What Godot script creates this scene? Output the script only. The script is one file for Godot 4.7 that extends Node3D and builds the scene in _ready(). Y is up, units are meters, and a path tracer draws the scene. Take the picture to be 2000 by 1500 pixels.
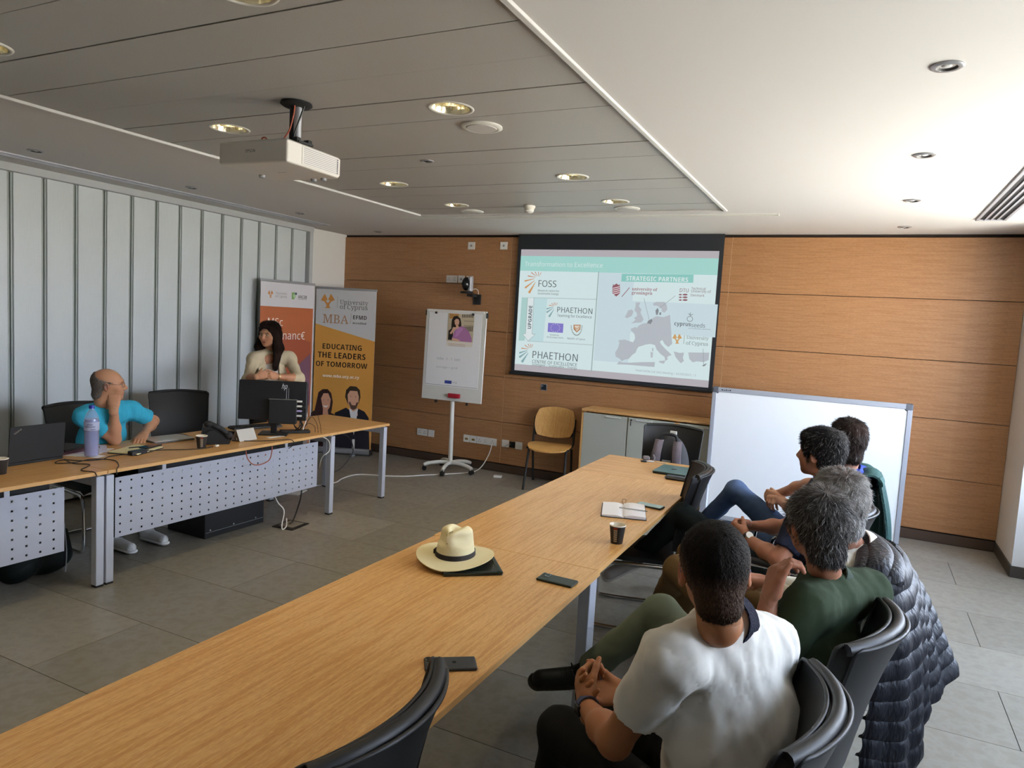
extends Node3D
# A conference room during a talk. Metres, y up; the camera stands at x = 0, z = 0 and the panelled wall is at z = -7.31.

func _ready() -> void:
	# ---- camera, sky, daylight, exposure
	var cam := Camera3D.new()
	cam.name = "camera"
	cam.position = Vector3(0, 1.77, 0)
	cam.rotation = Vector3(-0.089216, 0.452476, 0.057286)
	cam.fov = 56.88
	cam.near = 0.05
	cam.current = true
	add_child(cam)
	var sky_mat := ProceduralSkyMaterial.new()
	sky_mat.sky_top_color = Color("b9cdea")
	sky_mat.sky_horizon_color = Color("eef2fa")
	sky_mat.ground_horizon_color = Color("f2efe8")
	sky_mat.ground_bottom_color = Color("e6e2d8")
	sky_mat.sky_energy_multiplier = 4.6
	sky_mat.ground_energy_multiplier = 4.6
	var sky := Sky.new()
	sky.sky_material = sky_mat
	var env := Environment.new()
	env.background_mode = Environment.BG_SKY
	env.sky = sky
	env.tonemap_mode = Environment.TONE_MAPPER_LINEAR
	env.tonemap_exposure = 0.8
	env.sdfgi_enabled = true
	env.ssao_enabled = true
	env.ssil_enabled = true
	var we := WorldEnvironment.new()
	we.name = "environment"
	we.environment = env
	add_child(we)
	materials()
	room()
	ceiling_fittings()
	wall_fittings()
	tables()
	seats()
	presentation()
	on_desk()
	on_table()
	people()
	for o in get_children():
		shadows(o)

func shadows(o: Node) -> void:
	if o is GeometryInstance3D:
		o.cast_shadow = GeometryInstance3D.SHADOW_CASTING_SETTING_DOUBLE_SIDED
	for k in o.get_children():
		shadows(k)

# ---------------------------------------------------------------- geometry helpers
class Geo:
	var v := PackedVector3Array()
	var n := PackedVector3Array()
	var uv := PackedVector2Array()
	var c := PackedColorArray()
	var x := Transform3D()
	var col := Color.WHITE
	var fuv := Vector2(-1, -1)
	var us := 1.0

	func put(p: Vector3, nn: Vector3, u: Vector2) -> void:
		v.append(x * p)
		n.append((x.basis * nn).normalized())
		uv.append(u if fuv.x < 0.0 else fuv)
		c.append(col)

	func tri3(a: Vector3, b: Vector3, d: Vector3, na: Vector3, nb: Vector3, nd: Vector3, ua := Vector2.ZERO, ub := Vector2.ZERO, ud := Vector2.ZERO) -> void:
		put(a, na, ua)
		if (b - a).cross(d - a).dot(na + nb + nd) > 0.0:
			put(d, nd, ud)
			put(b, nb, ub)
		else:
			put(b, nb, ub)
			put(d, nd, ud)

	func tri(a: Vector3, b: Vector3, d: Vector3, nn: Vector3) -> void:
		tri3(a, b, d, nn, nn, nn)

	func quad(a: Vector3, b: Vector3, d: Vector3, e: Vector3, nn: Vector3) -> void:
		var ax := nn.abs()
		var ps := [a, b, d, e]
		var us4 := []
		for p in ps:
			us4.append((Vector2(p.z, p.y) if ax.x > ax.y and ax.x > ax.z else Vector2(p.x, p.z) if ax.y > ax.z else Vector2(p.x, p.y)) * us)
		tri3(a, b, d, nn, nn, nn, us4[0], us4[1], us4[2])
		tri3(a, d, e, nn, nn, nn, us4[0], us4[2], us4[3])

	func quad4(a: Vector3, b: Vector3, d: Vector3, e: Vector3, na: Vector3, nb: Vector3, nd: Vector3, ne: Vector3, ua := Vector2.ZERO, ub := Vector2.ZERO, ud := Vector2.ZERO, ue := Vector2.ZERO) -> void:
		tri3(a, b, d, na, nb, nd, ua, ub, ud)
		tri3(a, d, e, na, nd, ne, ua, ud, ue)

	# box with chamfered edges
	func box(o: Vector3, s: Vector3, r := 0.0) -> void:
		var h := s * 0.5
		r = minf(r, minf(h.x, minf(h.y, h.z)) * 0.98)
		var i := h - Vector3(r, r, r)
		var ax := [Vector3.RIGHT, Vector3.UP, Vector3.BACK]
		for k in 3:
			var a: Vector3 = ax[k]
			var b: Vector3 = ax[(k + 1) % 3]
			var d: Vector3 = ax[(k + 2) % 3]
			for sg in [-1.0, 1.0]:
				var m: Vector3 = o + a * (h[k] * sg)
				var bb: Vector3 = b * i[(k + 1) % 3]
				var dd: Vector3 = d * i[(k + 2) % 3]
				quad(m - bb - dd, m + bb - dd, m + bb + dd, m - bb + dd, a * sg)
		if r <= 0.0:
			return
		for k in 3:
			var a: Vector3 = ax[k]
			var b: Vector3 = ax[(k + 1) % 3]
			var d: Vector3 = ax[(k + 2) % 3]
			var ia: Vector3 = a * i[k]
			for sb in [-1.0, 1.0]:
				for sd in [-1.0, 1.0]:
					var p1: Vector3 = o + b * (h[(k + 1) % 3] * sb) + d * (i[(k + 2) % 3] * sd)
					var p2: Vector3 = o + b * (i[(k + 1) % 3] * sb) + d * (h[(k + 2) % 3] * sd)
					quad4(p1 - ia, p1 + ia, p2 + ia, p2 - ia, b * sb, b * sb, d * sd, d * sd)
		for sx in [-1.0, 1.0]:
			for sy in [-1.0, 1.0]:
				for sz in [-1.0, 1.0]:
					tri3(o + Vector3(h.x * sx, i.y * sy, i.z * sz), o + Vector3(i.x * sx, h.y * sy, i.z * sz), o + Vector3(i.x * sx, i.y * sy, h.z * sz), Vector3(sx, 0, 0), Vector3(0, sy, 0), Vector3(0, 0, sz))

	func frame_of(d: Vector3) -> Basis:
		var y := d.normalized()
		var h := Vector3.UP if absf(y.y) < 0.9 else Vector3.RIGHT
		var xx := h.cross(y).normalized()
		return Basis(xx, y, xx.cross(y))

	func cyl(a: Vector3, b: Vector3, ra: float, rb := -1.0, seg := 16, caps := true) -> void:
		if rb < 0.0:
			rb = ra
		var f := frame_of(b - a)
		var sl := (ra - rb) / maxf((b - a).length(), 1e-5)
		for k in seg:
			var t0 := TAU * k / seg
			var t1 := TAU * (k + 1) / seg
			var d0 := f.x * cos(t0) + f.z * sin(t0)
			var d1 := f.x * cos(t1) + f.z * sin(t1)
			quad4(a + d0 * ra, a + d1 * ra, b + d1 * rb, b + d0 * rb, d0 + f.y * sl, d1 + f.y * sl, d1 + f.y * sl, d0 + f.y * sl)
			if caps:
				if ra > 0.0:
					tri(a, a + d0 * ra, a + d1 * ra, -f.y)
				if rb > 0.0:
					tri(b, b + d0 * rb, b + d1 * rb, f.y)

	# round rod along points
	func tube(pts: Array, r: float, seg := 8, smooth := 0) -> void:
		var ps := []
		if smooth > 0 and pts.size() > 2:
			for k in pts.size() - 1:
				var p0: Vector3 = pts[maxi(k - 1, 0)]
				var p1: Vector3 = pts[k]
				var p2: Vector3 = pts[k + 1]
				var p3: Vector3 = pts[mini(k + 2, pts.size() - 1)]
				for j in smooth:
					ps.append(p1.cubic_interpolate(p2, p0, p3, float(j) / smooth))
			ps.append(pts[-1])
		else:
			ps = pts
		var nn := ps.size()
		var f := frame_of(ps[1] - ps[0])
		var side := f.x
		var rings := []
		for k in nn:
			var dir: Vector3 = (ps[mini(k + 1, nn - 1)] - ps[maxi(k - 1, 0)]).normalized()
			side = (side - dir * side.dot(dir)).normalized()
			var up := side.cross(dir)
			var ring := []
			for j in seg:
				var t := TAU * j / seg
				ring.append(side * cos(t) + up * sin(t))
			rings.append(ring)
		for k in nn - 1:
			for j in seg:
				var a: Vector3 = rings[k][j]
				var b: Vector3 = rings[k][(j + 1) % seg]
				var d: Vector3 = rings[k + 1][(j + 1) % seg]
				var e: Vector3 = rings[k + 1][j]
				quad4(ps[k] + a * r, ps[k] + b * r, ps[k + 1] + d * r, ps[k + 1] + e * r, a, b, d, e)
		for e in [0, nn - 1]:
			var dir2: Vector3 = (ps[1] - ps[0]) if e == 0 else (ps[nn - 2] - ps[nn - 1])
			for j in seg:
				tri(ps[e], ps[e] + rings[e][j] * r, ps[e] + rings[e][(j + 1) % seg] * r, -dir2.normalized())

	# solid of revolution about y; profile of (radius, height)
	func lathe(o: Vector3, prof: Array, seg := 32, sx := 1.0, sz := 1.0) -> void:
		var m := prof.size()
		var sn := []
		for k in m - 1:
			var d: Vector2 = prof[k + 1] - prof[k]
			sn.append(Vector2(d.y, -d.x).normalized())
		for k in m - 1:
			var n0: Vector2 = sn[k]
			var n1: Vector2 = sn[k]
			if k > 0 and sn[k].dot(sn[k - 1]) > 0.7:
				n0 = (sn[k] + sn[k - 1]).normalized()
			if k < m - 2 and sn[k].dot(sn[k + 1]) > 0.7:
				n1 = (sn[k] + sn[k + 1]).normalized()
			var p: Vector2 = prof[k]
			var q: Vector2 = prof[k + 1]
			for j in seg:
				var t0 := TAU * j / seg
				var t1 := TAU * (j + 1) / seg
				var c0 := Vector3(cos(t0) * sx, 0, sin(t0) * sz)
				var c1 := Vector3(cos(t1) * sx, 0, sin(t1) * sz)
				var e0 := Vector3(cos(t0) / sx, 0, sin(t0) / sz)
				var e1 := Vector3(cos(t1) / sx, 0, sin(t1) / sz)
				var y := Vector3.UP
				if p.x > 1e-6:
					tri3(o + c0 * p.x + y * p.y, o + c1 * p.x + y * p.y, o + c1 * q.x + y * q.y, e0 * n0.x + y * n0.y, e1 * n0.x + y * n0.y, e1 * n1.x + y * n1.y)
				if q.x > 1e-6:
					tri3(o + c0 * p.x + y * p.y, o + c1 * q.x + y * q.y, o + c0 * q.x + y * q.y, e0 * n0.x + y * n0.y, e1 * n1.x + y * n1.y, e0 * n1.x + y * n1.y)

	# polygon in xy pushed from z0 to z1
	func prism(poly: PackedVector2Array, z0: float, z1: float, sides := true) -> void:
		var idx := Geometry2D.triangulate_polygon(poly)
		for k in range(0, idx.size(), 3):
			var a := poly[idx[k]]
			var b := poly[idx[k + 1]]
			var d := poly[idx[k + 2]]
			tri3(Vector3(a.x, a.y, z1), Vector3(b.x, b.y, z1), Vector3(d.x, d.y, z1), Vector3.BACK, Vector3.BACK, Vector3.BACK, a * us, b * us, d * us)
			if sides:
				tri3(Vector3(a.x, a.y, z0), Vector3(b.x, b.y, z0), Vector3(d.x, d.y, z0), Vector3.FORWARD, Vector3.FORWARD, Vector3.FORWARD, a * us, b * us, d * us)
		if not sides:
			return
		var cw := 1.0 if Geometry2D.is_polygon_clockwise(poly) else -1.0
		for k in poly.size():
			var a := poly[k]
			var b := poly[(k + 1) % poly.size()]
			var d := (b - a).normalized()
			var nn := Vector3(-d.y, d.x, 0) * cw
			quad(Vector3(a.x, a.y, z0), Vector3(b.x, b.y, z0), Vector3(b.x, b.y, z1), Vector3(a.x, a.y, z1), nn)

	# smooth sheet of points [i][j]; closed_u joins the last row to the first
	func sheet(g: Array, closed_u := false, closed_v := false, flip := false) -> void:
		var a := g.size()
		var b: int = g[0].size()
		var nn := []
		for i in a:
			var row := []
			for j in b:
				var i0 := (i - 1 + a) % a if closed_u else maxi(i - 1, 0)
				var i1 := (i + 1) % a if closed_u else mini(i + 1, a - 1)
				var j0 := (j - 1 + b) % b if closed_v else maxi(j - 1, 0)
				var j1 := (j + 1) % b if closed_v else mini(j + 1, b - 1)
				var w: Vector3 = (g[i1][j] - g[i0][j]).cross(g[i][j1] - g[i][j0])
				row.append((-w if flip else w).normalized())
			nn.append(row)
		for i in (a if closed_u else a - 1):
			for j in (b if closed_v else b - 1):
				var i1 := (i + 1) % a
				var j1 := (j + 1) % b
				quad4(g[i][j], g[i1][j], g[i1][j1], g[i][j1], nn[i][j], nn[i1][j], nn[i1][j1], nn[i][j1], Vector2(i, j) * 0.05 * us, Vector2(i + 1, j) * 0.05 * us, Vector2(i + 1, j + 1) * 0.05 * us, Vector2(i, j + 1) * 0.05 * us)

	# closed slab between a front sheet and its back
	func slab(front: Array, back: Array) -> void:
		sheet(front)
		sheet(back, false, false, true)
		var a := front.size()
		var b: int = front[0].size()
		var rim := []
		for i in a: rim.append([front[i][0], back[i][0]])
		for j in range(1, b): rim.append([front[a - 1][j], back[a - 1][j]])
		for i in range(a - 2, -1, -1): rim.append([front[i][b - 1], back[i][b - 1]])
		for j in range(b - 2, 0, -1): rim.append([front[0][j], back[0][j]])
		sheet(rim, true)

	func ball(o: Vector3, r: Vector3, seg := 16) -> void:
		var g := []
		for i in seg:
			var row := []
			for j in seg / 2 + 1:
				var t := TAU * i / seg
				var p := PI * j / (seg / 2)
				row.append(o + Vector3(r.x * sin(p) * cos(t), r.y * cos(p), r.z * sin(p) * sin(t)))
			g.append(row)
		for i in seg:
			for j in seg / 2:
				var q := [g[i][j], g[(i + 1) % seg][j], g[(i + 1) % seg][j + 1], g[i][j + 1]]
				var m := []
				for p in q: m.append((p - o) / (r * r))
				quad4(q[0], q[1], q[2], q[3], m[0].normalized(), m[1].normalized(), m[2].normalized(), m[3].normalized())

	func mesh() -> ArrayMesh:
		var a := []
		a.resize(Mesh.ARRAY_MAX)
		a[Mesh.ARRAY_VERTEX] = v
		a[Mesh.ARRAY_NORMAL] = n
		a[Mesh.ARRAY_TEX_UV] = uv
		a[Mesh.ARRAY_COLOR] = c
		var m := ArrayMesh.new()
		m.add_surface_from_arrays(Mesh.PRIMITIVE_TRIANGLES, a)
		return m


var M := {}
# bodies are described twice: dry, to collect the surfaces that are then meshed side by side, and again to put the results in place
var dry := false
var jobs: Array[Sdf] = []
var job := 0

func net(s: Sdf, h: float) -> Sdf:
	if dry:
		s.cell = h
		jobs.append(s)
		return s
	job += 1
	return jobs[job - 1]

func net_one(k: int) -> void:
	jobs[k].mesh(jobs[k].cell)

var used := {}

func numbered(called: String) -> String:
	var k: int = used.get(called, -1) + 1
	used[called] = k
	return called if k == 0 else "%s_%03d" % [called, k]

func tag(o: Node3D, label: String, category: String, group := "", kind := "") -> Node3D:
	o.set_meta("label", label)
	if category: o.set_meta("category", category)
	if group: o.set_meta("group", group)
	if kind: o.set_meta("kind", kind)
	return o

# a Node3D at the thing's base whose children are its parts
func thing(called: String, label: String, category: String, at := Vector3.ZERO, turn := 0.0, group := "") -> Node3D:
	var o := Node3D.new()
	if dry:
		o.position = at
		return o
	o.name = numbered(called)
	add_child(o)
	o.position = at
	o.rotation.y = turn
	return tag(o, label, category, group)

func part(called: String, g: Geo, m: Material, parent: Node3D, at := Vector3.ZERO) -> MeshInstance3D:
	if dry: return null
	return inst(called, g.mesh(), m, parent, at)

func inst(called: String, me: Mesh, m: Material, parent: Node3D, at := Vector3.ZERO) -> MeshInstance3D:
	if dry: return null
	var o := MeshInstance3D.new()
	o.mesh = me
	o.material_override = m
	o.name = numbered(called) if parent == self else called
	parent.add_child(o, true)
	o.position = at
	return o

func single(called: String, g: Geo, m: Material, label: String, category: String, at := Vector3.ZERO, turn := 0.0, group := "") -> MeshInstance3D:
	var o := part(called, g, m, self, at)
	o.rotation.y = turn
	tag(o, label, category, group)
	return o

func structure(called: String, g: Geo, m: Material, label: String, at := Vector3.ZERO) -> MeshInstance3D:
	var o := part(called, g, m, self, at)
	tag(o, label, "", "", "structure")
	return o

func copy(o: Node3D, called: String, label: String, at: Vector3, turn := 0.0) -> Node3D:
	var r: Node3D = o.duplicate()
	r.name = numbered(called)
	add_child(r)
	r.position = at
	r.rotation.y = turn
	r.set_meta("label", label)
	return r

# ---------------------------------------------------------------- materials
func lin(h: String) -> Color:
	return Color(h).srgb_to_linear()

func mat(hex: String, rough := 0.6, metal := 0.0, spec := 0.5) -> StandardMaterial3D:
	var m := StandardMaterial3D.new()
	m.albedo_color = Color(hex)
	m.roughness = rough
	m.metallic = metal
	m.metallic_specular = spec
	return m

func vmat(rough := 0.6, spec := 0.5) -> StandardMaterial3D:
	var m := mat("ffffff", rough, 0.0, spec)
	m.vertex_color_use_as_albedo = true
	return m

func noise_tex(freq: float, oct: int, cols: Array, offs: Array, sd := 1, type := FastNoiseLite.TYPE_SIMPLEX_SMOOTH, size := 512, as_normal := false, bump := 2.0) -> NoiseTexture2D:
	var f := FastNoiseLite.new()
	f.seed = sd
	f.noise_type = type
	f.frequency = freq
	f.fractal_octaves = oct
	var t := NoiseTexture2D.new()
	t.width = size
	t.height = size
	t.seamless = true
	t.noise = f
	t.as_normal_map = as_normal
	t.bump_strength = bump
	if not as_normal:
		var g := Gradient.new()
		g.offsets = PackedFloat32Array(offs)
		var cc := PackedColorArray()
		for h in cols: cc.append(Color(h))
		g.colors = cc
		t.color_ramp = g
	return t

func wood(cols: Array, rough: float, grain_along: Vector3, sd: int, coat := 0.0) -> StandardMaterial3D:
	var m := mat("ffffff", rough)
	m.albedo_texture = noise_tex(0.012, 5, cols, [0.2, 0.42, 0.55, 0.8], sd)
	m.uv1_triplanar = true
	m.uv1_world_triplanar = true
	m.uv1_scale = Vector3.ONE * 5.0 - grain_along * 4.75
	m.detail_enabled = true
	m.detail_blend_mode = BaseMaterial3D.BLEND_MODE_MUL
	m.detail_albedo = noise_tex(0.05, 3, ["e2d8cc", "ffffff", "f4eee6", "d8ccbe"], [0.25, 0.45, 0.6, 0.8], sd + 5)
	m.uv2_triplanar = true
	m.uv2_world_triplanar = true
	m.uv2_scale = Vector3.ONE * 14.0 - grain_along * 13.3
	m.detail_uv_layer = BaseMaterial3D.DETAIL_UV_2
	m.detail_mask = noise_tex(0.02, 1, ["ffffff", "ffffff"], [0.0, 1.0], 3, FastNoiseLite.TYPE_SIMPLEX_SMOOTH, 16)
	return m

func cloth(hex: String, rough := 0.9, bump := 0.25, scale := 60.0) -> StandardMaterial3D:
	var m := mat(hex, rough, 0.0, 0.25)
	m.heightmap_enabled = true
	m.heightmap_texture = M.weave
	m.heightmap_scale = bump
	m.uv1_triplanar = true
	m.uv1_scale = Vector3.ONE * scale * 0.1
	return m

# ---------------------------------------------------------------- flat print
var fonts := {}

func font(kind: String) -> Font:
	if not fonts.has(kind):
		var f := SystemFont.new()
		f.font_names = PackedStringArray(["Droid Serif" if kind.begins_with("serif") else "Droid Sans"])
		f.font_weight = 700 if kind.ends_with("bold") else 400
		fonts[kind] = f
	return fonts[kind]

# lettering in the xy plane of g.x: fits the box from (x0, y0), w wide and h tall (letters without descenders would be about h tall)
func letters(g: Geo, s: String, kind: String, x0: float, y0: float, w: float, h := 0.0, z := 0.0) -> void:
	var t := TextMesh.new()
	t.text = s
	t.font = font(kind)
	t.font_size = 48
	t.pixel_size = 0.01
	t.depth = 0.0
	t.curve_step = 1.2
	var a := t.get_mesh_arrays()
	var ps: PackedVector3Array = a[Mesh.ARRAY_VERTEX]
	if ps.is_empty():
		return
	var lo := ps[0]
	var hi := ps[0]
	for p in ps:
		lo = lo.min(p)
		hi = hi.max(p)
	var k := w / maxf(hi.x - lo.x, 1e-5)
	var ky := k if h == 0.0 else h / maxf(hi.y - lo.y, 1e-5)
	var ix: PackedInt32Array = a[Mesh.ARRAY_INDEX] if a[Mesh.ARRAY_INDEX] != null else PackedInt32Array(range(ps.size()))
	for q in range(0, ix.size(), 3):
		var tr := []
		for e in 3:
			var p := ps[ix[q + e]]
			tr.append(Vector3(x0 + (p.x - lo.x) * k, y0 + (p.y - lo.y) * ky, z))
		g.tri(tr[0], tr[1], tr[2], Vector3.BACK)

func poly(g: Geo, pts: Array, z := 0.0) -> void:
	var p := PackedVector2Array()
	for k in range(0, pts.size(), 2):
		p.append(Vector2(pts[k], pts[k + 1]))
	g.prism(p, z, z, false)

func rect(g: Geo, x0: float, y0: float, x1: float, y1: float, z := 0.0) -> void:
	g.quad(Vector3(x0, y0, z), Vector3(x1, y0, z), Vector3(x1, y1, z), Vector3(x0, y1, z), Vector3.BACK)

func disc(g: Geo, o: Vector2, rx: float, ry: float, z := 0.0, seg := 20) -> void:
	for k in seg:
		var a := TAU * k / seg
		var b := TAU * (k + 1) / seg
		g.tri(Vector3(o.x, o.y, z), Vector3(o.x + rx * cos(a), o.y + ry * sin(a), z), Vector3(o.x + rx * cos(b), o.y + ry * sin(b), z), Vector3.BACK)

func stroke(g: Geo, a: Vector2, b: Vector2, w0: float, w1: float, z := 0.0) -> void:
	var s := (b - a).orthogonal().normalized()
	var q := [a + s * w0 * 0.5, b + s * w1 * 0.5, b - s * w1 * 0.5, a - s * w0 * 0.5]
	g.quad(Vector3(q[0].x, q[0].y, z), Vector3(q[1].x, q[1].y, z), Vector3(q[2].x, q[2].y, z), Vector3(q[3].x, q[3].y, z), Vector3.BACK)

# ---------------------------------------------------------------- bodies: smooth union of tapered capsules and ellipsoids, meshed as surface nets
class Sdf:
	var inv: Array[Transform3D] = []
	var ir := PackedVector3Array()
	var ln := PackedFloat32Array()
	var ra := PackedFloat32Array()
	var rb := PackedFloat32Array()
	var kk := PackedFloat32Array()
	var fl := PackedInt32Array()
	var lo := Vector3.ONE * 1e3
	var hi := Vector3.ONE * -1e3
	var noise: FastNoiseLite
	var amp := 0.0
	var cell := 0.01
	var nsc := Vector3.ONE
	var nbas := Basis()
	var v := PackedVector3Array()
	var n := PackedVector3Array()
	var ix := PackedInt32Array()

	# fx, fz: how wide and deep the cross-section is; flags 1: flat end at b, 2: flat end at a, 4: cut away
	func cap(a: Vector3, b: Vector3, r0: float, r1 := -1.0, k := 0.02, fx := 1.0, fz := 1.0, hint := Vector3.RIGHT, flags := 0) -> void:
		if r1 < 0.0: r1 = r0
		var y := (b - a).normalized()
		var xx := (hint - y * y.dot(hint))
		if xx.length() < 0.05:
			xx = Vector3.BACK - y * y.z
		xx = xx.normalized()
		var z := xx.cross(y)
		inv.append(Transform3D(Basis(xx * fx, y, z * fz), a).affine_inverse())
		ir.append(Vector3(1.0 / fx, 1.0, 1.0 / fz))
		ln.append((b - a).length())
		ra.append(r0)
		rb.append(r1)
		kk.append(k)
		fl.append(flags)
		if not flags & 4:
			var m := maxf(r0, r1) * maxf(1.0, maxf(fx, fz))
			lo = lo.min(a.min(b) - Vector3.ONE * m)
			hi = hi.max(a.max(b) + Vector3.ONE * m)

	func ell(o: Vector3, r: Vector3, bas := Basis(), k := 0.02, flags := 0) -> void:
		inv.append(Transform3D(Basis(bas.x * r.x, bas.y * r.y, bas.z * r.z), o).affine_inverse())
		ir.append(Vector3(1.0 / r.x, 1.0 / r.y, 1.0 / r.z))
		ln.append(0.0)
		ra.append(1.0)
		rb.append(1.0)
		kk.append(k)
		fl.append(flags)
		if not flags & 4:
			var m := maxf(r.x, maxf(r.y, r.z))
			lo = lo.min(o - Vector3.ONE * m)
			hi = hi.max(o + Vector3.ONE * m)

	func f(p: Vector3, act: PackedInt32Array) -> float:
		var d := 1.0
		for i in act:
			var q: Vector3 = inv[i] * p
			var l0 := ln[i]
			var e: float
			if l0 > 0.0:
				var t := clampf(q.y / l0, 0.0, 1.0)
				var y0 := q.y
				q.y -= t * l0
				var l := q.length()
				e = (l - lerpf(ra[i], rb[i], t)) * l / maxf((q * ir[i]).length(), 1e-6)
				var g := fl[i]
				if g & 1: e = maxf(e, y0 - l0)
				if g & 2: e = maxf(e, -y0)
			else:
				var l := q.length()
				e = (l - 1.0) * l / maxf((q * ir[i]).length(), 1e-6)
			var k := kk[i]
			if fl[i] & 4:
				var h := maxf(k - absf(d + e), 0.0) / k
				d = maxf(d, -e) + h * h * k * 0.25
			else:
				var h := maxf(k - absf(d - e), 0.0) / k
				d = minf(d, e) - h * h * k * 0.25
		return d

	func one(i: int, p: Vector3) -> float:
		var q: Vector3 = inv[i] * p
		var l0 := ln[i]
		if l0 > 0.0:
			var t := clampf(q.y / l0, 0.0, 1.0)
			q.y -= t * l0
			var l := q.length()
			return (l - lerpf(ra[i], rb[i], t)) * l / maxf((q * ir[i]).length(), 1e-6)
		var l := q.length()
		return (l - 1.0) * l / maxf((q * ir[i]).length(), 1e-6)

	func mesh(h: float) -> void:
		var o := lo - Vector3.ONE * (h * 2.0 + amp)
		var sz := (hi - lo + Vector3.ONE * (h * 4.0 + amp * 2.0)) / h
		var bx := int(sz.x / 4.0) + 2
		var by := int(sz.y / 4.0) + 2
		var bz := int(sz.z / 4.0) + 2
		var nx := bx * 4
		var ny := by * 4
		var nz := bz * 4
		var val := PackedFloat32Array()
		val.resize(nx * ny * nz)
		val.fill(1.0)
		var np := inv.size()
		var live := []
		var reach := h * 2.0 * 1.75 * 1.35 + amp + h
		for kz in bz:
			for ky in by:
				for kx in bx:
					var cp := o + Vector3(kx * 4 + 1.5, ky * 4 + 1.5, kz * 4 + 1.5) * h
					var es := PackedFloat32Array()
					var best := 1.0
					for i in np:
						var e := one(i, cp)
						es.append(e)
						if not fl[i] & 4:
							best = minf(best, e)
					if best > reach + 0.02:
						continue
					var act := PackedInt32Array()
					for i in np:
						if fl[i] & 4:
							if es[i] < reach + kk[i] + maxf(0.0, -best): act.append(i)
						elif es[i] < best + reach * 1.6 + kk[i]:
							act.append(i)
					var dc := f(cp, act)
					if dc > reach * 1.3:
						continue
					if dc < -reach * 1.6:
						for z in range(kz * 4, kz * 4 + 4):
							for y in range(ky * 4, ky * 4 + 4):
								var b0 := (z * ny + y) * nx + kx * 4
								for xq in 4: val[b0 + xq] = -1.0
						continue
					live.append(Vector3i(kx, ky, kz))
					for z in range(kz * 4, kz * 4 + 4):
						for y in range(ky * 4, ky * 4 + 4):
							var b0 := (z * ny + y) * nx + kx * 4
							for xq in 4:
								var p := o + Vector3(kx * 4 + xq, y, z) * h
								var d := f(p, act)
								if amp > 0.0 and absf(d) < 0.05:
									d += amp * noise.get_noise_3dv((nbas * p) * nsc)
								val[b0 + xq] = d
		var vid := PackedInt32Array()
		vid.resize(nx * ny * nz)
		vid.fill(-1)
		var sx := 1
		var sy := nx
		var sz2 := nx * ny
		var off := [0, sx, sy, sx + sy, sz2, sx + sz2, sy + sz2, sx + sy + sz2]
		var cells := []
		for bl in live:
			var b: Vector3i = bl
			for z in range(maxi(b.z * 4 - 1, 0), mini(b.z * 4 + 4, nz - 1)):
				for y in range(maxi(b.y * 4 - 1, 0), mini(b.y * 4 + 4, ny - 1)):
					for xq in range(maxi(b.x * 4 - 1, 0), mini(b.x * 4 + 4, nx - 1)):
						var c := z * sz2 + y * sy + xq
						if vid[c] >= 0: continue
						var a0 := val[c]
						var a1 := val[c + sx]
						var a2 := val[c + sy]
						var a3 := val[c + sx + sy]
						var a4 := val[c + sz2]
						var a5 := val[c + sx + sz2]
						var a6 := val[c + sy + sz2]
						var a7 := val[c + sx + sy + sz2]
						var s := int(a0 < 0.0) + int(a1 < 0.0) + int(a2 < 0.0) + int(a3 < 0.0) + int(a4 < 0.0) + int(a5 < 0.0) + int(a6 < 0.0) + int(a7 < 0.0)
						if s == 0 or s == 8: continue
						var w := Vector3.ZERO
						var m := 0
						if (a0 < 0.0) != (a1 < 0.0): w += Vector3(a0 / (a0 - a1), 0, 0); m += 1
						if (a2 < 0.0) != (a3 < 0.0): w += Vector3(a2 / (a2 - a3), 1, 0); m += 1
						if (a4 < 0.0) != (a5 < 0.0): w += Vector3(a4 / (a4 - a5), 0, 1); m += 1
						if (a6 < 0.0) != (a7 < 0.0): w += Vector3(a6 / (a6 - a7), 1, 1); m += 1
						if (a0 < 0.0) != (a2 < 0.0): w += Vector3(0, a0 / (a0 - a2), 0); m += 1
						if (a1 < 0.0) != (a3 < 0.0): w += Vector3(1, a1 / (a1 - a3), 0); m += 1
						if (a4 < 0.0) != (a6 < 0.0): w += Vector3(0, a4 / (a4 - a6), 1); m += 1
						if (a5 < 0.0) != (a7 < 0.0): w += Vector3(1, a5 / (a5 - a7), 1); m += 1
						if (a0 < 0.0) != (a4 < 0.0): w += Vector3(0, 0, a0 / (a0 - a4)); m += 1
						if (a1 < 0.0) != (a5 < 0.0): w += Vector3(1, 0, a1 / (a1 - a5)); m += 1
						if (a2 < 0.0) != (a6 < 0.0): w += Vector3(0, 1, a2 / (a2 - a6)); m += 1
						if (a3 < 0.0) != (a7 < 0.0): w += Vector3(1, 1, a3 / (a3 - a7)); m += 1
						vid[c] = v.size()
						v.append(o + (Vector3(xq, y, z) + w / m) * h)
						n.append(Vector3((a1 + a3 + a5 + a7) - (a0 + a2 + a4 + a6), (a2 + a3 + a6 + a7) - (a0 + a1 + a4 + a5), (a4 + a5 + a6 + a7) - (a0 + a1 + a2 + a3)).normalized())
						cells.append(c)
		for cc in cells:
			var c: int = cc
			var s0 := val[c] < 0.0
			if s0 != (val[c + sx] < 0.0): _q(vid, c, sy, sz2, s0)
			if s0 != (val[c + sy] < 0.0): _q(vid, c, sz2, sx, s0)
			if s0 != (val[c + sz2] < 0.0): _q(vid, c, sx, sy, s0)

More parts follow.
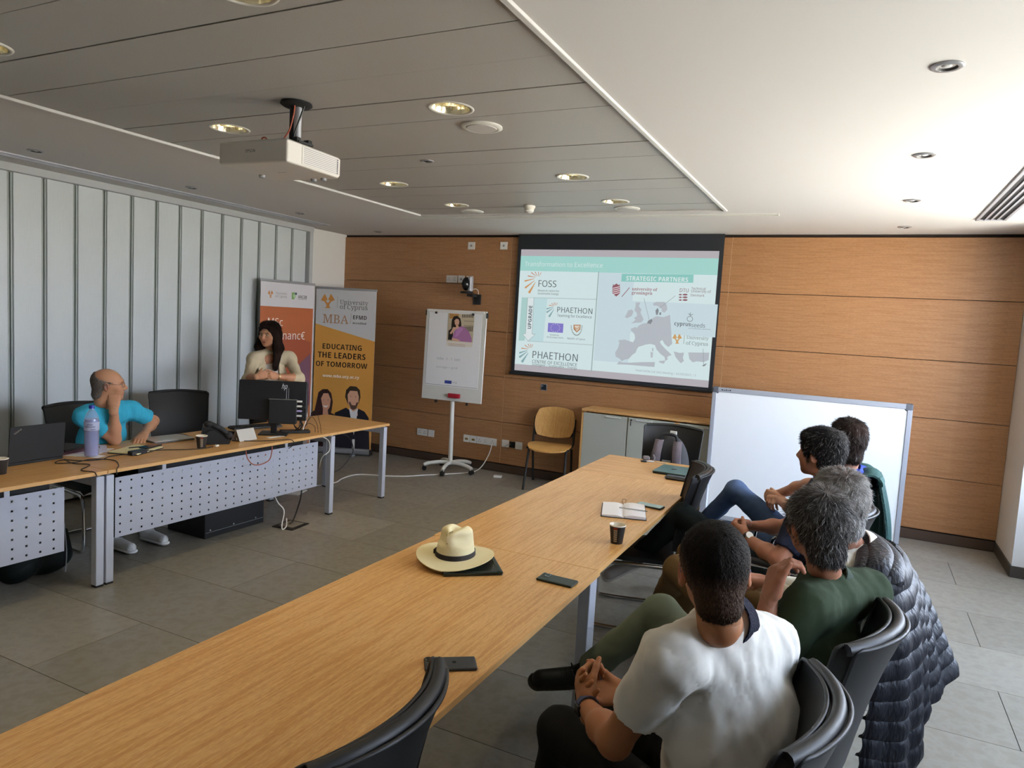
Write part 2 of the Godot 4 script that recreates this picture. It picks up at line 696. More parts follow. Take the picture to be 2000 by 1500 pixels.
	func _q(vid: PackedInt32Array, c: int, u: int, w: int, solid: bool) -> void:
		if c - u - w < 0: return
		var a := vid[c]
		var b := vid[c - u]
		var d := vid[c - u - w]
		var e := vid[c - w]
		if a < 0 or b < 0 or d < 0 or e < 0: return
		if solid:
			ix.append_array([a, d, b, a, e, d])
		else:
			ix.append_array([a, b, d, a, d, e])


# vertex colours: base colour, then soft blobs [place, radius, colour, strength]
func paint(vs: PackedVector3Array, base: Color, blobs: Array, x := Transform3D()) -> PackedColorArray:
	var c := PackedColorArray()
	c.resize(vs.size())
	c.fill(base)
	var iv := x.affine_inverse()
	for b in blobs:
		var o: Vector3 = b[0]
		var r = b[1]
		var rr: Vector3 = r if r is Vector3 else Vector3.ONE * r
		var col: Color = b[2]
		var st: float = b[3]
		for i in vs.size():
			var q: Vector3 = (iv * vs[i] - o) / rr
			var d := q.length()
			if d < 1.0:
				c[i] = c[i].lerp(col, st * smoothstep(1.0, 0.45, d))
	return c

class Flesh:
	var v := PackedVector3Array()
	var n := PackedVector3Array()
	var c := PackedColorArray()
	var ix := PackedInt32Array()
	func add(s: Sdf, cols: PackedColorArray, x := Transform3D()) -> void:
		var b := v.size()
		for i in s.v.size():
			v.append(x * s.v[i])
			n.append((x.basis * s.n[i]).normalized())
		c.append_array(cols)
		for i in s.ix: ix.append(b + i)
	func mesh() -> ArrayMesh:
		if v.is_empty(): return null
		var a := []
		a.resize(Mesh.ARRAY_MAX)
		a[Mesh.ARRAY_VERTEX] = v
		a[Mesh.ARRAY_NORMAL] = n
		a[Mesh.ARRAY_COLOR] = c
		a[Mesh.ARRAY_INDEX] = ix
		var m := ArrayMesh.new()
		m.add_surface_from_arrays(Mesh.PRIMITIVE_TRIANGLES, a)
		return m

func materials() -> void:
	M.weave = noise_tex(0.09, 2, ["000000", "ffffff"], [0.2, 0.8], 7, FastNoiseLite.TYPE_SIMPLEX_SMOOTH, 256)
	M.plaster = mat("d9d8d6", 0.85)
	M.white_wall = mat("dcdad6", 0.8)
	M.panel_wood = wood(["a87a52", "b0835b", "b48860", "aa7d56"], 0.42, Vector3.RIGHT, 11)
	M.wall_back = mat("2a1c12", 0.8)
	M.edge_light = mat("d8b48a", 0.5)
	M.beech = wood(["c99656", "d6a667", "dcb074", "cc9b5a"], 0.36, Vector3.BACK, 21)
	M.beech_edge = mat("d3a466", 0.45)
	M.beech_x = wood(["bf8d55", "d2a268", "dab078", "c4965c"], 0.4, Vector3.RIGHT, 23)
	M.ply = wood(["c4924e", "d6a662", "e0b472", "c89a56"], 0.28, Vector3.UP, 25)
	M.black_plastic = mat("17181a", 0.45)
	M.black_gloss = mat("101113", 0.15)
	M.black_matte = mat("1b1c1e", 0.7)
	M.leather = mat("141517", 0.42)
	M.leather.heightmap_enabled = true
	M.leather.heightmap_texture = M.weave
	M.leather.heightmap_scale = 0.02
	M.leather.uv1_triplanar = true
	M.leather.uv1_scale = Vector3.ONE * 34.0
	M.chrome = mat("d8dadc", 0.12, 1.0)
	M.steel = mat("b4b6ba", 0.35, 0.7)
	M.silver = mat("b9bcc4", 0.38, 0.35)
	M.leg_silver = mat("c6cad4", 0.4, 0.25)
	M.white_plastic = mat("e6e5e0", 0.4)
	M.cream_plastic = mat("e2dfd2", 0.4)
	M.grey_plastic = mat("8d9094", 0.5)
	M.paper = mat("eeeeee", 0.8)
	M.white_metal = mat("d9d9d2", 0.4)
	M.vcol = vmat(0.6, 0.35)
	M.gloss_print = vmat(0.35, 0.5)
	M.hole = mat("050505", 0.9)
	M.straw = mat("e9dcae", 0.75)
	M.straw.heightmap_enabled = true
	M.straw.heightmap_texture = M.weave
	M.straw.heightmap_scale = 0.08
	M.straw.uv1_triplanar = true
	M.straw.uv1_scale = Vector3.ONE * 22.0
	M.puffer = mat("1a1b22", 0.5, 0.0, 0.4)
	M.puffer.heightmap_enabled = true
	M.puffer.heightmap_texture = noise_tex(0.04, 3, ["000000", "ffffff"], [0.2, 0.8], 71, FastNoiseLite.TYPE_SIMPLEX_SMOOTH, 256)
	M.puffer.heightmap_scale = 0.35
	M.puffer.uv1_triplanar = true
	M.puffer.uv1_scale = Vector3(5, 1.6, 5)

func room() -> void:
	# floor: slab and tiles with open joints
	var g := Geo.new()
	g.box(Vector3(-2.2, -0.06, -2.6), Vector3(8.6, 0.1, 9.8))
	var fl := structure("floor", g, mat("3f3d38", 0.9), "grey floor of large stone tiles")
	var tmats := []
	for k in 4:
		var m := mat("ffffff", 0.42, 0.0, 0.45)
		var d := [0, -5, 5, -2]
		var cols := []
		for b in [[128, 124, 114], [135, 131, 121], [139, 135, 126], [131, 127, 117]]:
			cols.append("%02x%02x%02x" % [b[0] + d[k], b[1] + d[k], b[2] + d[k]])
		m.albedo_texture = noise_tex(0.02, 5, cols, [0.2, 0.45, 0.6, 0.8], 40 + k)
		m.roughness_texture = noise_tex(0.03, 4, ["d0d0d0", "ffffff"], [0.2, 0.8], 46)
		m.uv1_triplanar = true
		m.uv1_world_triplanar = true
		m.uv1_scale = Vector3.ONE * 0.9
		m.uv1_offset = Vector3(0.37, 0.11, 0.53) * k
		tmats.append(m)
	var tg := {}
	var row := 0
	var z := -7.31
	while z < 2.0:
		var z1 := minf(z + 0.598, 2.2)
		var x := -6.40 - (0.6 if row % 2 == 0 else 0.0)
		var col := 0
		while x < 1.85:
			var x0 := maxf(x, -6.1)
			var x1 := minf(x + 1.2, 1.9)
			if x1 - x0 > 0.05:
				var key := "%.2f %.2f" % [x1 - x0, z1 - z]
				if not tg.has(key):
					var t := Geo.new()
					t.box(Vector3.ZERO, Vector3(x1 - x0 - 0.003, 0.012, z1 - z - 0.003), 0.001)
					tg[key] = t.mesh()
				inst("floor_tile", tg[key], tmats[(row * 7 + col * 3 + row * col) % 4], fl, Vector3((x0 + x1) * 0.5, -0.006, (z + z1) * 0.5))
			x += 1.2
			col += 1
		z += 0.598
		row += 1
	# back wall of timber panels
	g = Geo.new()
	g.box(Vector3(-2.3, 1.4, -7.42), Vector3(8.4, 2.9, 0.16))
	var wb := structure("wall_back", g, M.wall_back, "wall clad in warm brown timber panels")
	var xs := [-6.14, -3.656, -1.225, 1.21]
	var ys := [0.10, 0.588, 1.112, 1.63, 2.17, 2.712]
	for i in 3:
		for j in 5:
			var p := Geo.new()
			p.box(Vector3.ZERO, Vector3(xs[i + 1] - xs[i] - 0.004, ys[j + 1] - ys[j] - 0.005, 0.03), 0.0015)
			part("wood_panel", p, M.panel_wood, wb, Vector3((xs[i] + xs[i + 1]) * 0.5, (ys[j] + ys[j + 1]) * 0.5, -7.325))
	for i in [1, 2]:
		var p := Geo.new()
		p.box(Vector3.ZERO, Vector3(0.003, 2.6, 0.02))
		part("edge_strip", p, M.edge_light, wb, Vector3(xs[i], 1.41, -7.322))
	g = Geo.new()
	g.box(Vector3(-2.46, 0.045, -7.33), Vector3(7.34, 0.09, 0.02), 0.002)
	structure("baseboard_back", g, mat("4a3a30", 0.5), "dark baseboard under the timber wall")
	# left wall: channel glass in a frame, then a plastered return
	var wl := Node3D.new()
	wl.name = "wall_left"
	add_child(wl)
	wl.position = Vector3(-5.83, 0, 0)
	wl.rotation.y = 0.0276
	tag(wl, "wall of tall translucent glass channels in a pale frame", "", "", "structure")
	g = Geo.new()
	g.box(Vector3(-0.17, 1.4, -2.2), Vector3(0.08, 2.9, 9.0))
	part("backing", g, mat("8e969a", 0.7), wl)
	var gm := mat("ccd2d4", 0.3, 0.0, 0.5)
	gm.heightmap_enabled = true
	gm.heightmap_texture = noise_tex(0.03, 3, ["000000", "ffffff"], [0.2, 0.8], 60)
	gm.heightmap_scale = 0.03
	gm.uv1_triplanar = true
	gm.uv1_scale = Vector3(1, 0.4, 9)
	var jm := mat("a4aca8", 0.4)
	var ch := Geo.new()
	var pr := PackedVector2Array([Vector2(-0.107, -0.05), Vector2(-0.107, -0.004), Vector2(-0.103, 0.0), Vector2(0.103, 0.0), Vector2(0.107, -0.004), Vector2(0.107, -0.05)])
	ch.x = Transform3D(Basis(Vector3(0, 0, -1), Vector3(1, 0, 0), Vector3(0, 1, 0)), Vector3.ZERO)
	ch.x = Transform3D(Basis(Vector3(0, 0, -1), Vector3(1, 0, 0), Vector3(0, -1, 0)), Vector3.ZERO)
	ch.prism(pr, -1.32, 1.32)
	var chm := ch.mesh()
	var js := Geo.new()
	js.box(Vector3(-0.018, 0, -0.013), Vector3(0.02, 2.64, 0.014), 0.003)
	js.box(Vector3(-0.018, 0, 0.013), Vector3(0.02, 2.64, 0.014), 0.003)
	js.box(Vector3(-0.035, 0, 0), Vector3(0.02, 2.64, 0.05))
	var jsm := js.mesh()
	for k in 32:
		var zz := -6.455 + 0.2572 * k
		inst("glass_channel", chm, gm, wl, Vector3(0, 1.36, zz))
		inst("joint_strip", jsm, jm, wl, Vector3(0, 1.36, zz + 0.1286))
	g = Geo.new()
	g.box(Vector3(0.0, 2.715, -2.3), Vector3(0.09, 0.07, 8.7), 0.004)
	g.box(Vector3(0.0, 1.36, -6.61), Vector3(0.09, 2.72, 0.06), 0.004)
	part("frame", g, mat("b6b9ba", 0.5), wl)
	g = Geo.new()
	g.box(Vector3(-6.15, 1.4, -6.98), Vector3(0.22, 2.8, 0.70))
	structure("wall_left_return", g, M.white_wall, "short white plastered wall between glass and timber")
	# right side: white pier, then the window wall
	g = Geo.new()
	g.box(Vector3(1.61, 1.4, -6.98), Vector3(0.80, 2.8, 0.76))
	structure("wall_right_pier", g, M.white_wall, "white plastered pier beside the timber wall")
	g = Geo.new()
	g.box(Vector3(1.205, 0.045, -6.955), Vector3(0.012, 0.09, 0.72), 0.002)
	g.box(Vector3(1.6, 0.045, -6.592), Vector3(0.80, 0.09, 0.012), 0.002)
	structure("baseboard_right", g, mat("38342f", 0.5), "dark baseboard of the white pier")
	g = Geo.new()
	g.box(Vector3(1.88, 0.5, -2.2), Vector3(0.22, 1.0, 8.8))
	g.box(Vector3(1.88, 2.68, -2.2), Vector3(0.22, 0.24, 8.8))
	for zz in [[-6.5, 0.25], [-3.35, 0.25], [0.3, 4.0], [-2.9, 0.7]]:
		g.box(Vector3(1.88, 1.4, zz[0]), Vector3(0.22, 2.8, zz[1]))
	structure("wall_right", g, M.white_wall, "white window wall with deep sill")
	var wz := [[-6.375, -3.475], [-2.55, -1.70]]
	for k in 2:
		var w := Node3D.new()
		w.name = "window_%d" % (k + 1)
		add_child(w)
		w.position = Vector3(1.9, 1.78, (wz[k][0] + wz[k][1]) * 0.5)
		tag(w, "wide window in the right wall", "", "", "structure")
		var L: float = wz[k][1] - wz[k][0]
		var fr := Geo.new()
		for s in [-1.0, 0.0, 1.0]:
			fr.box(Vector3(0, 0, s * (L * 0.5 - 0.025)), Vector3(0.06, 1.56, 0.05), 0.003)
		for s in [-1.0, 1.0]:
			fr.box(Vector3(0, s * 0.755, 0), Vector3(0.06, 0.05, L), 0.003)
		part("window_frame", fr, M.steel, w)
		var gl := StandardMaterial3D.new()
		gl.transparency = BaseMaterial3D.TRANSPARENCY_ALPHA
		gl.albedo_color = Color(0.92, 0.96, 0.96, 0.06)
		gl.roughness = 0.02
		for s in [-1.0, 1.0]:
			var pn := Geo.new()
			pn.box(Vector3(0, 0, s * L * 0.25), Vector3(0.006, 1.48, L * 0.5 - 0.06))
			part("pane", pn, gl, w)
	g = Geo.new()
	g.box(Vector3(-2.2, 1.4, 2.28), Vector3(8.6, 2.9, 0.16))
	structure("wall_front", g, M.white_wall, "plain white wall behind the camera")
	# ceiling: plaster round a field of perforated metal planks
	var X0 := -3.965
	var X1 := -1.06
	var Z0 := -5.90
	var Z1 := 1.29
	g = Geo.new()
	g.box(Vector3((-6.4 + X0) * 0.5, 2.81, -2.6), Vector3(X0 + 6.4, 0.14, 9.8))
	g.box(Vector3((2.0 + X1) * 0.5, 2.81, -2.6), Vector3(2.0 - X1, 0.14, 9.8))
	g.box(Vector3((X0 + X1) * 0.5, 2.81, (-7.5 + Z0) * 0.5), Vector3(X1 - X0, 0.14, 7.5 + Z0))
	g.box(Vector3((X0 + X1) * 0.5, 2.81, (2.3 + Z1) * 0.5), Vector3(X1 - X0, 0.14, 2.3 - Z1))
	g.box(Vector3((X0 + X1) * 0.5, 2.92, -2.3), Vector3(X1 - X0 + 0.1, 0.06, 7.4))
	var ce := structure("ceiling", g, M.plaster, "white plaster ceiling with a field of perforated metal planks")
	g = Geo.new()
	for s in [X0, X1]:
		g.box(Vector3(s, 2.738, (Z0 + Z1) * 0.5), Vector3(0.028, 0.02, Z1 - Z0), 0.005)
	g.box(Vector3((X0 + X1) * 0.5, 2.738, Z0), Vector3(X1 - X0, 0.02, 0.028), 0.005)
	structure("trim_1", g, mat("d4d3d0", 0.4), "pale edge trim round the metal ceiling planks")
	var dots := Image.create(64, 64, false, Image.FORMAT_RGB8)
	dots.fill(Color("bdbbb6"))
	for i in 8:
		for j in 8:
			for a in 8:
				for b in 8:
					if Vector2(a - 3.5, b - 3.5).length() < 2.3:
						dots.set_pixel(i * 8 + a, j * 8 + b, Color("838079"))
	M.plank = mat("ffffff", 0.45, 0.0, 0.5)
	M.plank.albedo_texture = ImageTexture.create_from_image(dots)
	M.plank.uv1_scale = Vector3(22, 22, 22)
	M.plank_edge = mat("aaa8a4", 0.45)
	for k in 23:
		var zc := 1.29 - 0.15625 - 0.3125 * k
		var holes := []
		for l in big_lights:
			if absf(l.y - zc) < 0.1: holes.append(l.x)
		holes.sort()
		var p := Geo.new()
		var hw := 0.153
		var xa := X0 + 0.012
		for hx in holes + [X1 - 0.012 + hw]:
			p.quad(Vector3(xa, 0, -hw), Vector3(hx - hw, 0, -hw), Vector3(hx - hw, 0, hw), Vector3(xa, 0, hw), Vector3.DOWN)
			xa = hx + hw
			if hx < X1:
				for q in 32:
					var t0 := TAU * q / 32.0
					var t1 := TAU * (q + 1) / 32.0
					var c0 := Vector3(cos(t0), 0, sin(t0))
					var c1 := Vector3(cos(t1), 0, sin(t1))
					var e0 := c0 / maxf(absf(c0.x), absf(c0.z)) * hw
					var e1 := c1 / maxf(absf(c1.x), absf(c1.z)) * hw
					var o := Vector3(hx, 0, 0)
					p.quad(o + c0 * 0.098, o + c1 * 0.098, o + e1, o + e0, Vector3.DOWN)
		for s in [-1.0, 1.0]:
			p.quad(Vector3(X0, 0, s * hw), Vector3(X1, 0, s * hw), Vector3(X1, 0.03, s * hw), Vector3(X0, 0.03, s * hw), Vector3(0, 0, s))
		part("ceiling_plank", p, M.plank, ce, Vector3(0, 2.745 + (0.002 if k % 3 == 0 else 0.0), zc))

var big_lights := [Vector2(-3.265, -1.679), Vector2(-1.825, -1.679), Vector2(-1.825, -2.929), Vector2(-3.265, -2.929), Vector2(-3.275, -4.491), Vector2(-1.825, -4.491), Vector2(-3.28, -5.429), Vector2(-1.83, -5.429), Vector2(-3.265, -0.116), Vector2(-1.825, -0.116)]

# ---------------------------------------------------------------- what is printed or shown
var inks := []

func ink(g: Geo, h: String) -> void:
	if not inks.has(h): inks.append(h)
	g.col = lin(h)
	g.fuv = Vector2((inks.find(h) + 0.5) / 64.0, 0.5)

func print_slide(g: Geo) -> void:
	ink(g, "c2bcc2")
	rect(g, 0, 0, 2.177, 1.362, 0.0005)
	ink(g, "e4f8fa")
	rect(g, 0.0, 0.072, 2.177, 1.16, 0.001)
	ink(g, "ade6de")
	rect(g, 0.0, 1.125, 2.177, 1.29, 0.0015)
	ink(g, "e9fbfb")
	letters(g, "Transformation to Excellence", "sans", 0.0566, 1.1749, 0.9188, 0.0, 0.002)
	ink(g, "d7ecf3")
	rect(g, 0.9431, 0.1816, 1.3289, 1.1372, 0.0012)
	rect(g, 1.2804, 0.5084, 2.2048, 0.8358, 0.0012)
	ink(g, "a2b6b8")
	poly(g, [0.929, 1.1312, 0.9387, 1.1314, 0.9318, 0.0619, 0.922, 0.0611], 0.0018)
	ink(g, "b9e0dc")
	poly(g, [0.0416, 0.8272, 0.1193, 0.8265, 0.1079, 0.3425, 0.0326, 0.3377], 0.0014)
	ink(g, "cfeef2")
	poly(g, [0.1924, 0.8268, 0.3562, 0.8282, 0.3363, 0.345, 0.1645, 0.3388], 0.0014)
	ink(g, "eef9fb")
	poly(g, [0.1168, 0.824, 0.1898, 0.8255, 0.1925, 0.4204, 0.2285, 0.4189, 0.1509, 0.3428, 0.0816, 0.4162, 0.1165, 0.4183], 0.002)
	ink(g, "a4bcc0")
	poly(g, [0.1113, 0.8262, 0.1949, 0.8281, 0.1975, 0.4255, 0.2387, 0.4244, 0.1513, 0.3356, 0.0733, 0.4206, 0.1108, 0.4228], 0.0018)
	ink(g, "50606c")
	g.x = Transform3D(Basis(Vector3(0, 1, 0), Vector3(-1, 0, 0), Vector3(0, 0, 1)), Vector3(0.1793, 0.48, 0))
	letters(g, "UPGRADE", "sans-bold", 0, 0, 0.2586, 0.0, 0.0024)
	g.x = Transform3D()
	ink(g, "7f9093")
	disc(g, Vector2(0.1923, 0.828), 0.004, 0.004, 0.002, 14)
	disc(g, Vector2(0.151, 0.3404), 0.004, 0.004, 0.002, 14)
	disc(g, Vector2(0.2092, 0.8282), 0.004, 0.004, 0.002, 14)
	disc(g, Vector2(0.1687, 0.3405), 0.004, 0.004, 0.002, 14)
	disc(g, Vector2(0.226, 0.8284), 0.004, 0.004, 0.002, 14)
	disc(g, Vector2(0.1863, 0.3407), 0.004, 0.004, 0.002, 14)
	disc(g, Vector2(0.2428, 0.8287), 0.004, 0.004, 0.002, 14)
	disc(g, Vector2(0.2039, 0.3409), 0.004, 0.004, 0.002, 14)
	disc(g, Vector2(0.2596, 0.8289), 0.004, 0.004, 0.002, 14)
	disc(g, Vector2(0.2215, 0.341), 0.004, 0.004, 0.002, 14)
	disc(g, Vector2(0.2764, 0.8291), 0.004, 0.004, 0.002, 14)
	disc(g, Vector2(0.2391, 0.3412), 0.004, 0.004, 0.002, 14)
	disc(g, Vector2(0.2931, 0.8294), 0.004, 0.004, 0.002, 14)
	disc(g, Vector2(0.2566, 0.3414), 0.004, 0.004, 0.002, 14)
	disc(g, Vector2(0.3098, 0.8296), 0.004, 0.004, 0.002, 14)
	disc(g, Vector2(0.274, 0.3415), 0.004, 0.004, 0.002, 14)
	disc(g, Vector2(0.3264, 0.8298), 0.004, 0.004, 0.002, 14)
	disc(g, Vector2(0.2915, 0.3417), 0.004, 0.004, 0.002, 14)
	disc(g, Vector2(0.3431, 0.83), 0.004, 0.004, 0.002, 14)
	disc(g, Vector2(0.3089, 0.3418), 0.004, 0.004, 0.002, 14)
	disc(g, Vector2(0.3597, 0.8303), 0.004, 0.004, 0.002, 14)
	disc(g, Vector2(0.3262, 0.342), 0.004, 0.004, 0.002, 14)
	disc(g, Vector2(0.3762, 0.8305), 0.004, 0.004, 0.002, 14)
	disc(g, Vector2(0.3436, 0.3422), 0.004, 0.004, 0.002, 14)
	disc(g, Vector2(0.3928, 0.8307), 0.004, 0.004, 0.002, 14)
	disc(g, Vector2(0.3609, 0.3423), 0.004, 0.004, 0.002, 14)
	disc(g, Vector2(0.4093, 0.8309), 0.004, 0.004, 0.002, 14)
	disc(g, Vector2(0.3782, 0.3425), 0.004, 0.004, 0.002, 14)
	disc(g, Vector2(0.4258, 0.8312), 0.004, 0.004, 0.002, 14)
	disc(g, Vector2(0.3954, 0.3426), 0.004, 0.004, 0.002, 14)
	disc(g, Vector2(0.4422, 0.8314), 0.004, 0.004, 0.002, 14)
	disc(g, Vector2(0.4126, 0.3428), 0.004, 0.004, 0.002, 14)
	disc(g, Vector2(0.4586, 0.8316), 0.004, 0.004, 0.002, 14)
	disc(g, Vector2(0.4298, 0.3429), 0.004, 0.004, 0.002, 14)
	disc(g, Vector2(0.475, 0.8318), 0.004, 0.004, 0.002, 14)
	disc(g, Vector2(0.4469, 0.3431), 0.004, 0.004, 0.002, 14)
	disc(g, Vector2(0.4914, 0.832), 0.004, 0.004, 0.002, 14)
	disc(g, Vector2(0.464, 0.3433), 0.004, 0.004, 0.002, 14)
	disc(g, Vector2(0.5077, 0.8323), 0.004, 0.004, 0.002, 14)
	disc(g, Vector2(0.4811, 0.3434), 0.004, 0.004, 0.002, 14)
	disc(g, Vector2(0.524, 0.8325), 0.004, 0.004, 0.002, 14)
	disc(g, Vector2(0.4982, 0.3436), 0.004, 0.004, 0.002, 14)
	disc(g, Vector2(0.5403, 0.8327), 0.004, 0.004, 0.002, 14)
	disc(g, Vector2(0.5152, 0.3437), 0.004, 0.004, 0.002, 14)
	disc(g, Vector2(0.5565, 0.8329), 0.004, 0.004, 0.002, 14)
	disc(g, Vector2(0.5322, 0.3439), 0.004, 0.004, 0.002, 14)
	disc(g, Vector2(0.5727, 0.8332), 0.004, 0.004, 0.002, 14)
	disc(g, Vector2(0.5491, 0.344), 0.004, 0.004, 0.002, 14)
	disc(g, Vector2(0.5889, 0.8334), 0.004, 0.004, 0.002, 14)
	disc(g, Vector2(0.566, 0.3442), 0.004, 0.004, 0.002, 14)
	disc(g, Vector2(0.605, 0.8336), 0.004, 0.004, 0.002, 14)
	disc(g, Vector2(0.5829, 0.3444), 0.004, 0.004, 0.002, 14)
	disc(g, Vector2(0.6212, 0.8338), 0.004, 0.004, 0.002, 14)
	disc(g, Vector2(0.5998, 0.3445), 0.004, 0.004, 0.002, 14)
	disc(g, Vector2(0.6372, 0.834), 0.004, 0.004, 0.002, 14)
	disc(g, Vector2(0.6166, 0.3447), 0.004, 0.004, 0.002, 14)
	disc(g, Vector2(0.6533, 0.8343), 0.004, 0.004, 0.002, 14)
	disc(g, Vector2(0.6334, 0.3448), 0.004, 0.004, 0.002, 14)
	disc(g, Vector2(0.6693, 0.8345), 0.004, 0.004, 0.002, 14)
	disc(g, Vector2(0.6501, 0.345), 0.004, 0.004, 0.002, 14)
	disc(g, Vector2(0.6853, 0.8347), 0.004, 0.004, 0.002, 14)
	disc(g, Vector2(0.6668, 0.3451), 0.004, 0.004, 0.002, 14)
	disc(g, Vector2(0.7013, 0.8349), 0.004, 0.004, 0.002, 14)
	disc(g, Vector2(0.6835, 0.3453), 0.004, 0.004, 0.002, 14)
	disc(g, Vector2(0.7173, 0.8351), 0.004, 0.004, 0.002, 14)
	disc(g, Vector2(0.7002, 0.3454), 0.004, 0.004, 0.002, 14)
	disc(g, Vector2(0.7332, 0.8353), 0.004, 0.004, 0.002, 14)
	disc(g, Vector2(0.7168, 0.3456), 0.004, 0.004, 0.002, 14)
	disc(g, Vector2(0.7491, 0.8356), 0.004, 0.004, 0.002, 14)
	disc(g, Vector2(0.7334, 0.3457), 0.004, 0.004, 0.002, 14)
	disc(g, Vector2(0.7649, 0.8358), 0.004, 0.004, 0.002, 14)
	disc(g, Vector2(0.75, 0.3459), 0.004, 0.004, 0.002, 14)
	disc(g, Vector2(0.7808, 0.836), 0.004, 0.004, 0.002, 14)
	disc(g, Vector2(0.7665, 0.346), 0.004, 0.004, 0.002, 14)
	disc(g, Vector2(0.7966, 0.8362), 0.004, 0.004, 0.002, 14)
	disc(g, Vector2(0.7831, 0.3462), 0.004, 0.004, 0.002, 14)
	disc(g, Vector2(0.8123, 0.8364), 0.004, 0.004, 0.002, 14)
	disc(g, Vector2(0.7995, 0.3463), 0.004, 0.004, 0.002, 14)
	disc(g, Vector2(0.8281, 0.8366), 0.004, 0.004, 0.002, 14)
	disc(g, Vector2(0.816, 0.3465), 0.004, 0.004, 0.002, 14)
	disc(g, Vector2(0.8438, 0.8368), 0.004, 0.004, 0.002, 14)
	disc(g, Vector2(0.8324, 0.3466), 0.004, 0.004, 0.002, 14)
	disc(g, Vector2(0.8595, 0.8371), 0.004, 0.004, 0.002, 14)
	disc(g, Vector2(0.8488, 0.3468), 0.004, 0.004, 0.002, 14)
	disc(g, Vector2(0.8752, 0.8373), 0.004, 0.004, 0.002, 14)
	disc(g, Vector2(0.8651, 0.3469), 0.004, 0.004, 0.002, 14)
	disc(g, Vector2(0.8908, 0.8375), 0.004, 0.004, 0.002, 14)
	disc(g, Vector2(0.8815, 0.3471), 0.004, 0.004, 0.002, 14)
	disc(g, Vector2(0.9064, 0.8377), 0.004, 0.004, 0.002, 14)
	disc(g, Vector2(0.8978, 0.3472), 0.004, 0.004, 0.002, 14)
	disc(g, Vector2(0.922, 0.8379), 0.004, 0.004, 0.002, 14)
	disc(g, Vector2(0.914, 0.3474), 0.004, 0.004, 0.002, 14)
	ink(g, "d79a78")
	stroke(g, Vector2(0.2391, 1.0675), Vector2(0.2618, 1.1099), 0.004, 0.008, 0.002)
	stroke(g, Vector2(0.2298, 1.0693), Vector2(0.2286, 1.1163), 0.004, 0.009, 0.002)
	stroke(g, Vector2(0.2181, 1.069), Vector2(0.1866, 1.1154), 0.004, 0.01, 0.002)
	stroke(g, Vector2(0.2053, 1.0667), Vector2(0.1409, 1.1072), 0.004, 0.011, 0.002)
	stroke(g, Vector2(0.1943, 1.0558), Vector2(0.1009, 1.0681), 0.004, 0.014, 0.002)
	ink(g, "e0a468")
	stroke(g, Vector2(0.1842, 1.0395), Vector2(0.0647, 1.0097), 0.004, 0.018, 0.002)
	stroke(g, Vector2(0.1871, 1.0182), Vector2(0.075, 0.9331), 0.004, 0.022, 0.002)
	stroke(g, Vector2(0.2014, 1.0029), Vector2(0.1266, 0.8784), 0.004, 0.03, 0.002)
	ink(g, "62686c")
	letters(g, "FOSS", "sans", 0.2368, 0.9524, 0.2164, 0.0, 0.002)
	letters(g, "Research Centre for", "sans", 0.2364, 0.9, 0.2562, 0.0, 0.002)
	letters(g, "Sustainable Energy", "sans", 0.2363, 0.8618, 0.2512, 0.0, 0.002)
	ink(g, "d79a78")
	stroke(g, Vector2(0.4699, 0.755), Vector2(0.482, 0.781), 0.003, 0.006, 0.002)
	stroke(g, Vector2(0.4637, 0.7561), Vector2(0.4599, 0.7848), 0.003, 0.007, 0.002)
	stroke(g, Vector2(0.4573, 0.7558), Vector2(0.4368, 0.7839), 0.003, 0.008, 0.002)
	stroke(g, Vector2(0.4496, 0.7525), Vector2(0.4092, 0.7722), 0.003, 0.009, 0.002)
	stroke(g, Vector2(0.4417, 0.7466), Vector2(0.3809, 0.7508), 0.003, 0.01, 0.002)
	ink(g, "8fb6bc")
	stroke(g, Vector2(0.4341, 0.7353), Vector2(0.3537, 0.7105), 0.003, 0.016, 0.002)
	stroke(g, Vector2(0.4349, 0.7244), Vector2(0.3563, 0.6713), 0.003, 0.02, 0.002)
	stroke(g, Vector2(0.444, 0.7116), Vector2(0.3893, 0.6253), 0.003, 0.024, 0.002)
	ink(g, "5d686e")
	letters(g, "PHAETHON", "sans", 0.4825, 0.6795, 0.4103, 0.0, 0.002)
	letters(g, "Teaming for Excellence", "sans", 0.4863, 0.6229, 0.403, 0.0, 0.002)
	ink(g, "d79a78")
	stroke(g, Vector2(0.1967, 0.2669), Vector2(0.2132, 0.3081), 0.004, 0.008, 0.002)
	stroke(g, Vector2(0.1892, 0.2677), Vector2(0.1863, 0.3112), 0.004, 0.009, 0.002)
	stroke(g, Vector2(0.1799, 0.2671), Vector2(0.1531, 0.309), 0.004, 0.01, 0.002)
	stroke(g, Vector2(0.169, 0.2623), Vector2(0.1139, 0.2918), 0.004, 0.011, 0.002)
	stroke(g, Vector2(0.1576, 0.252), Vector2(0.0732, 0.2549), 0.004, 0.013, 0.002)
	ink(g, "8fb6bc")
	stroke(g, Vector2(0.1512, 0.2362), Vector2(0.0497, 0.1983), 0.004, 0.02, 0.002)
	stroke(g, Vector2(0.152, 0.2227), Vector2(0.0529, 0.1496), 0.004, 0.024, 0.002)
	stroke(g, Vector2(0.162, 0.2081), Vector2(0.0887, 0.0973), 0.004, 0.03, 0.002)
	ink(g, "5d686e")
	letters(g, "PHAETHON", "sans", 0.2165, 0.1557, 0.5433, 0.0, 0.002)
	letters(g, "CENTRE OF EXCELLENCE", "sans", 0.2175, 0.0999, 0.5385, 0.0, 0.002)
	letters(g, "Intelligent | Sustainable | Energy", "sans", 0.2174, 0.061, 0.5405, 0.0, 0.002)
	ink(g, "8a80d8")
	rect(g, 0.3834, 0.457, 0.5668, 0.5583, 0.002)
	ink(g, "d8d0e8")
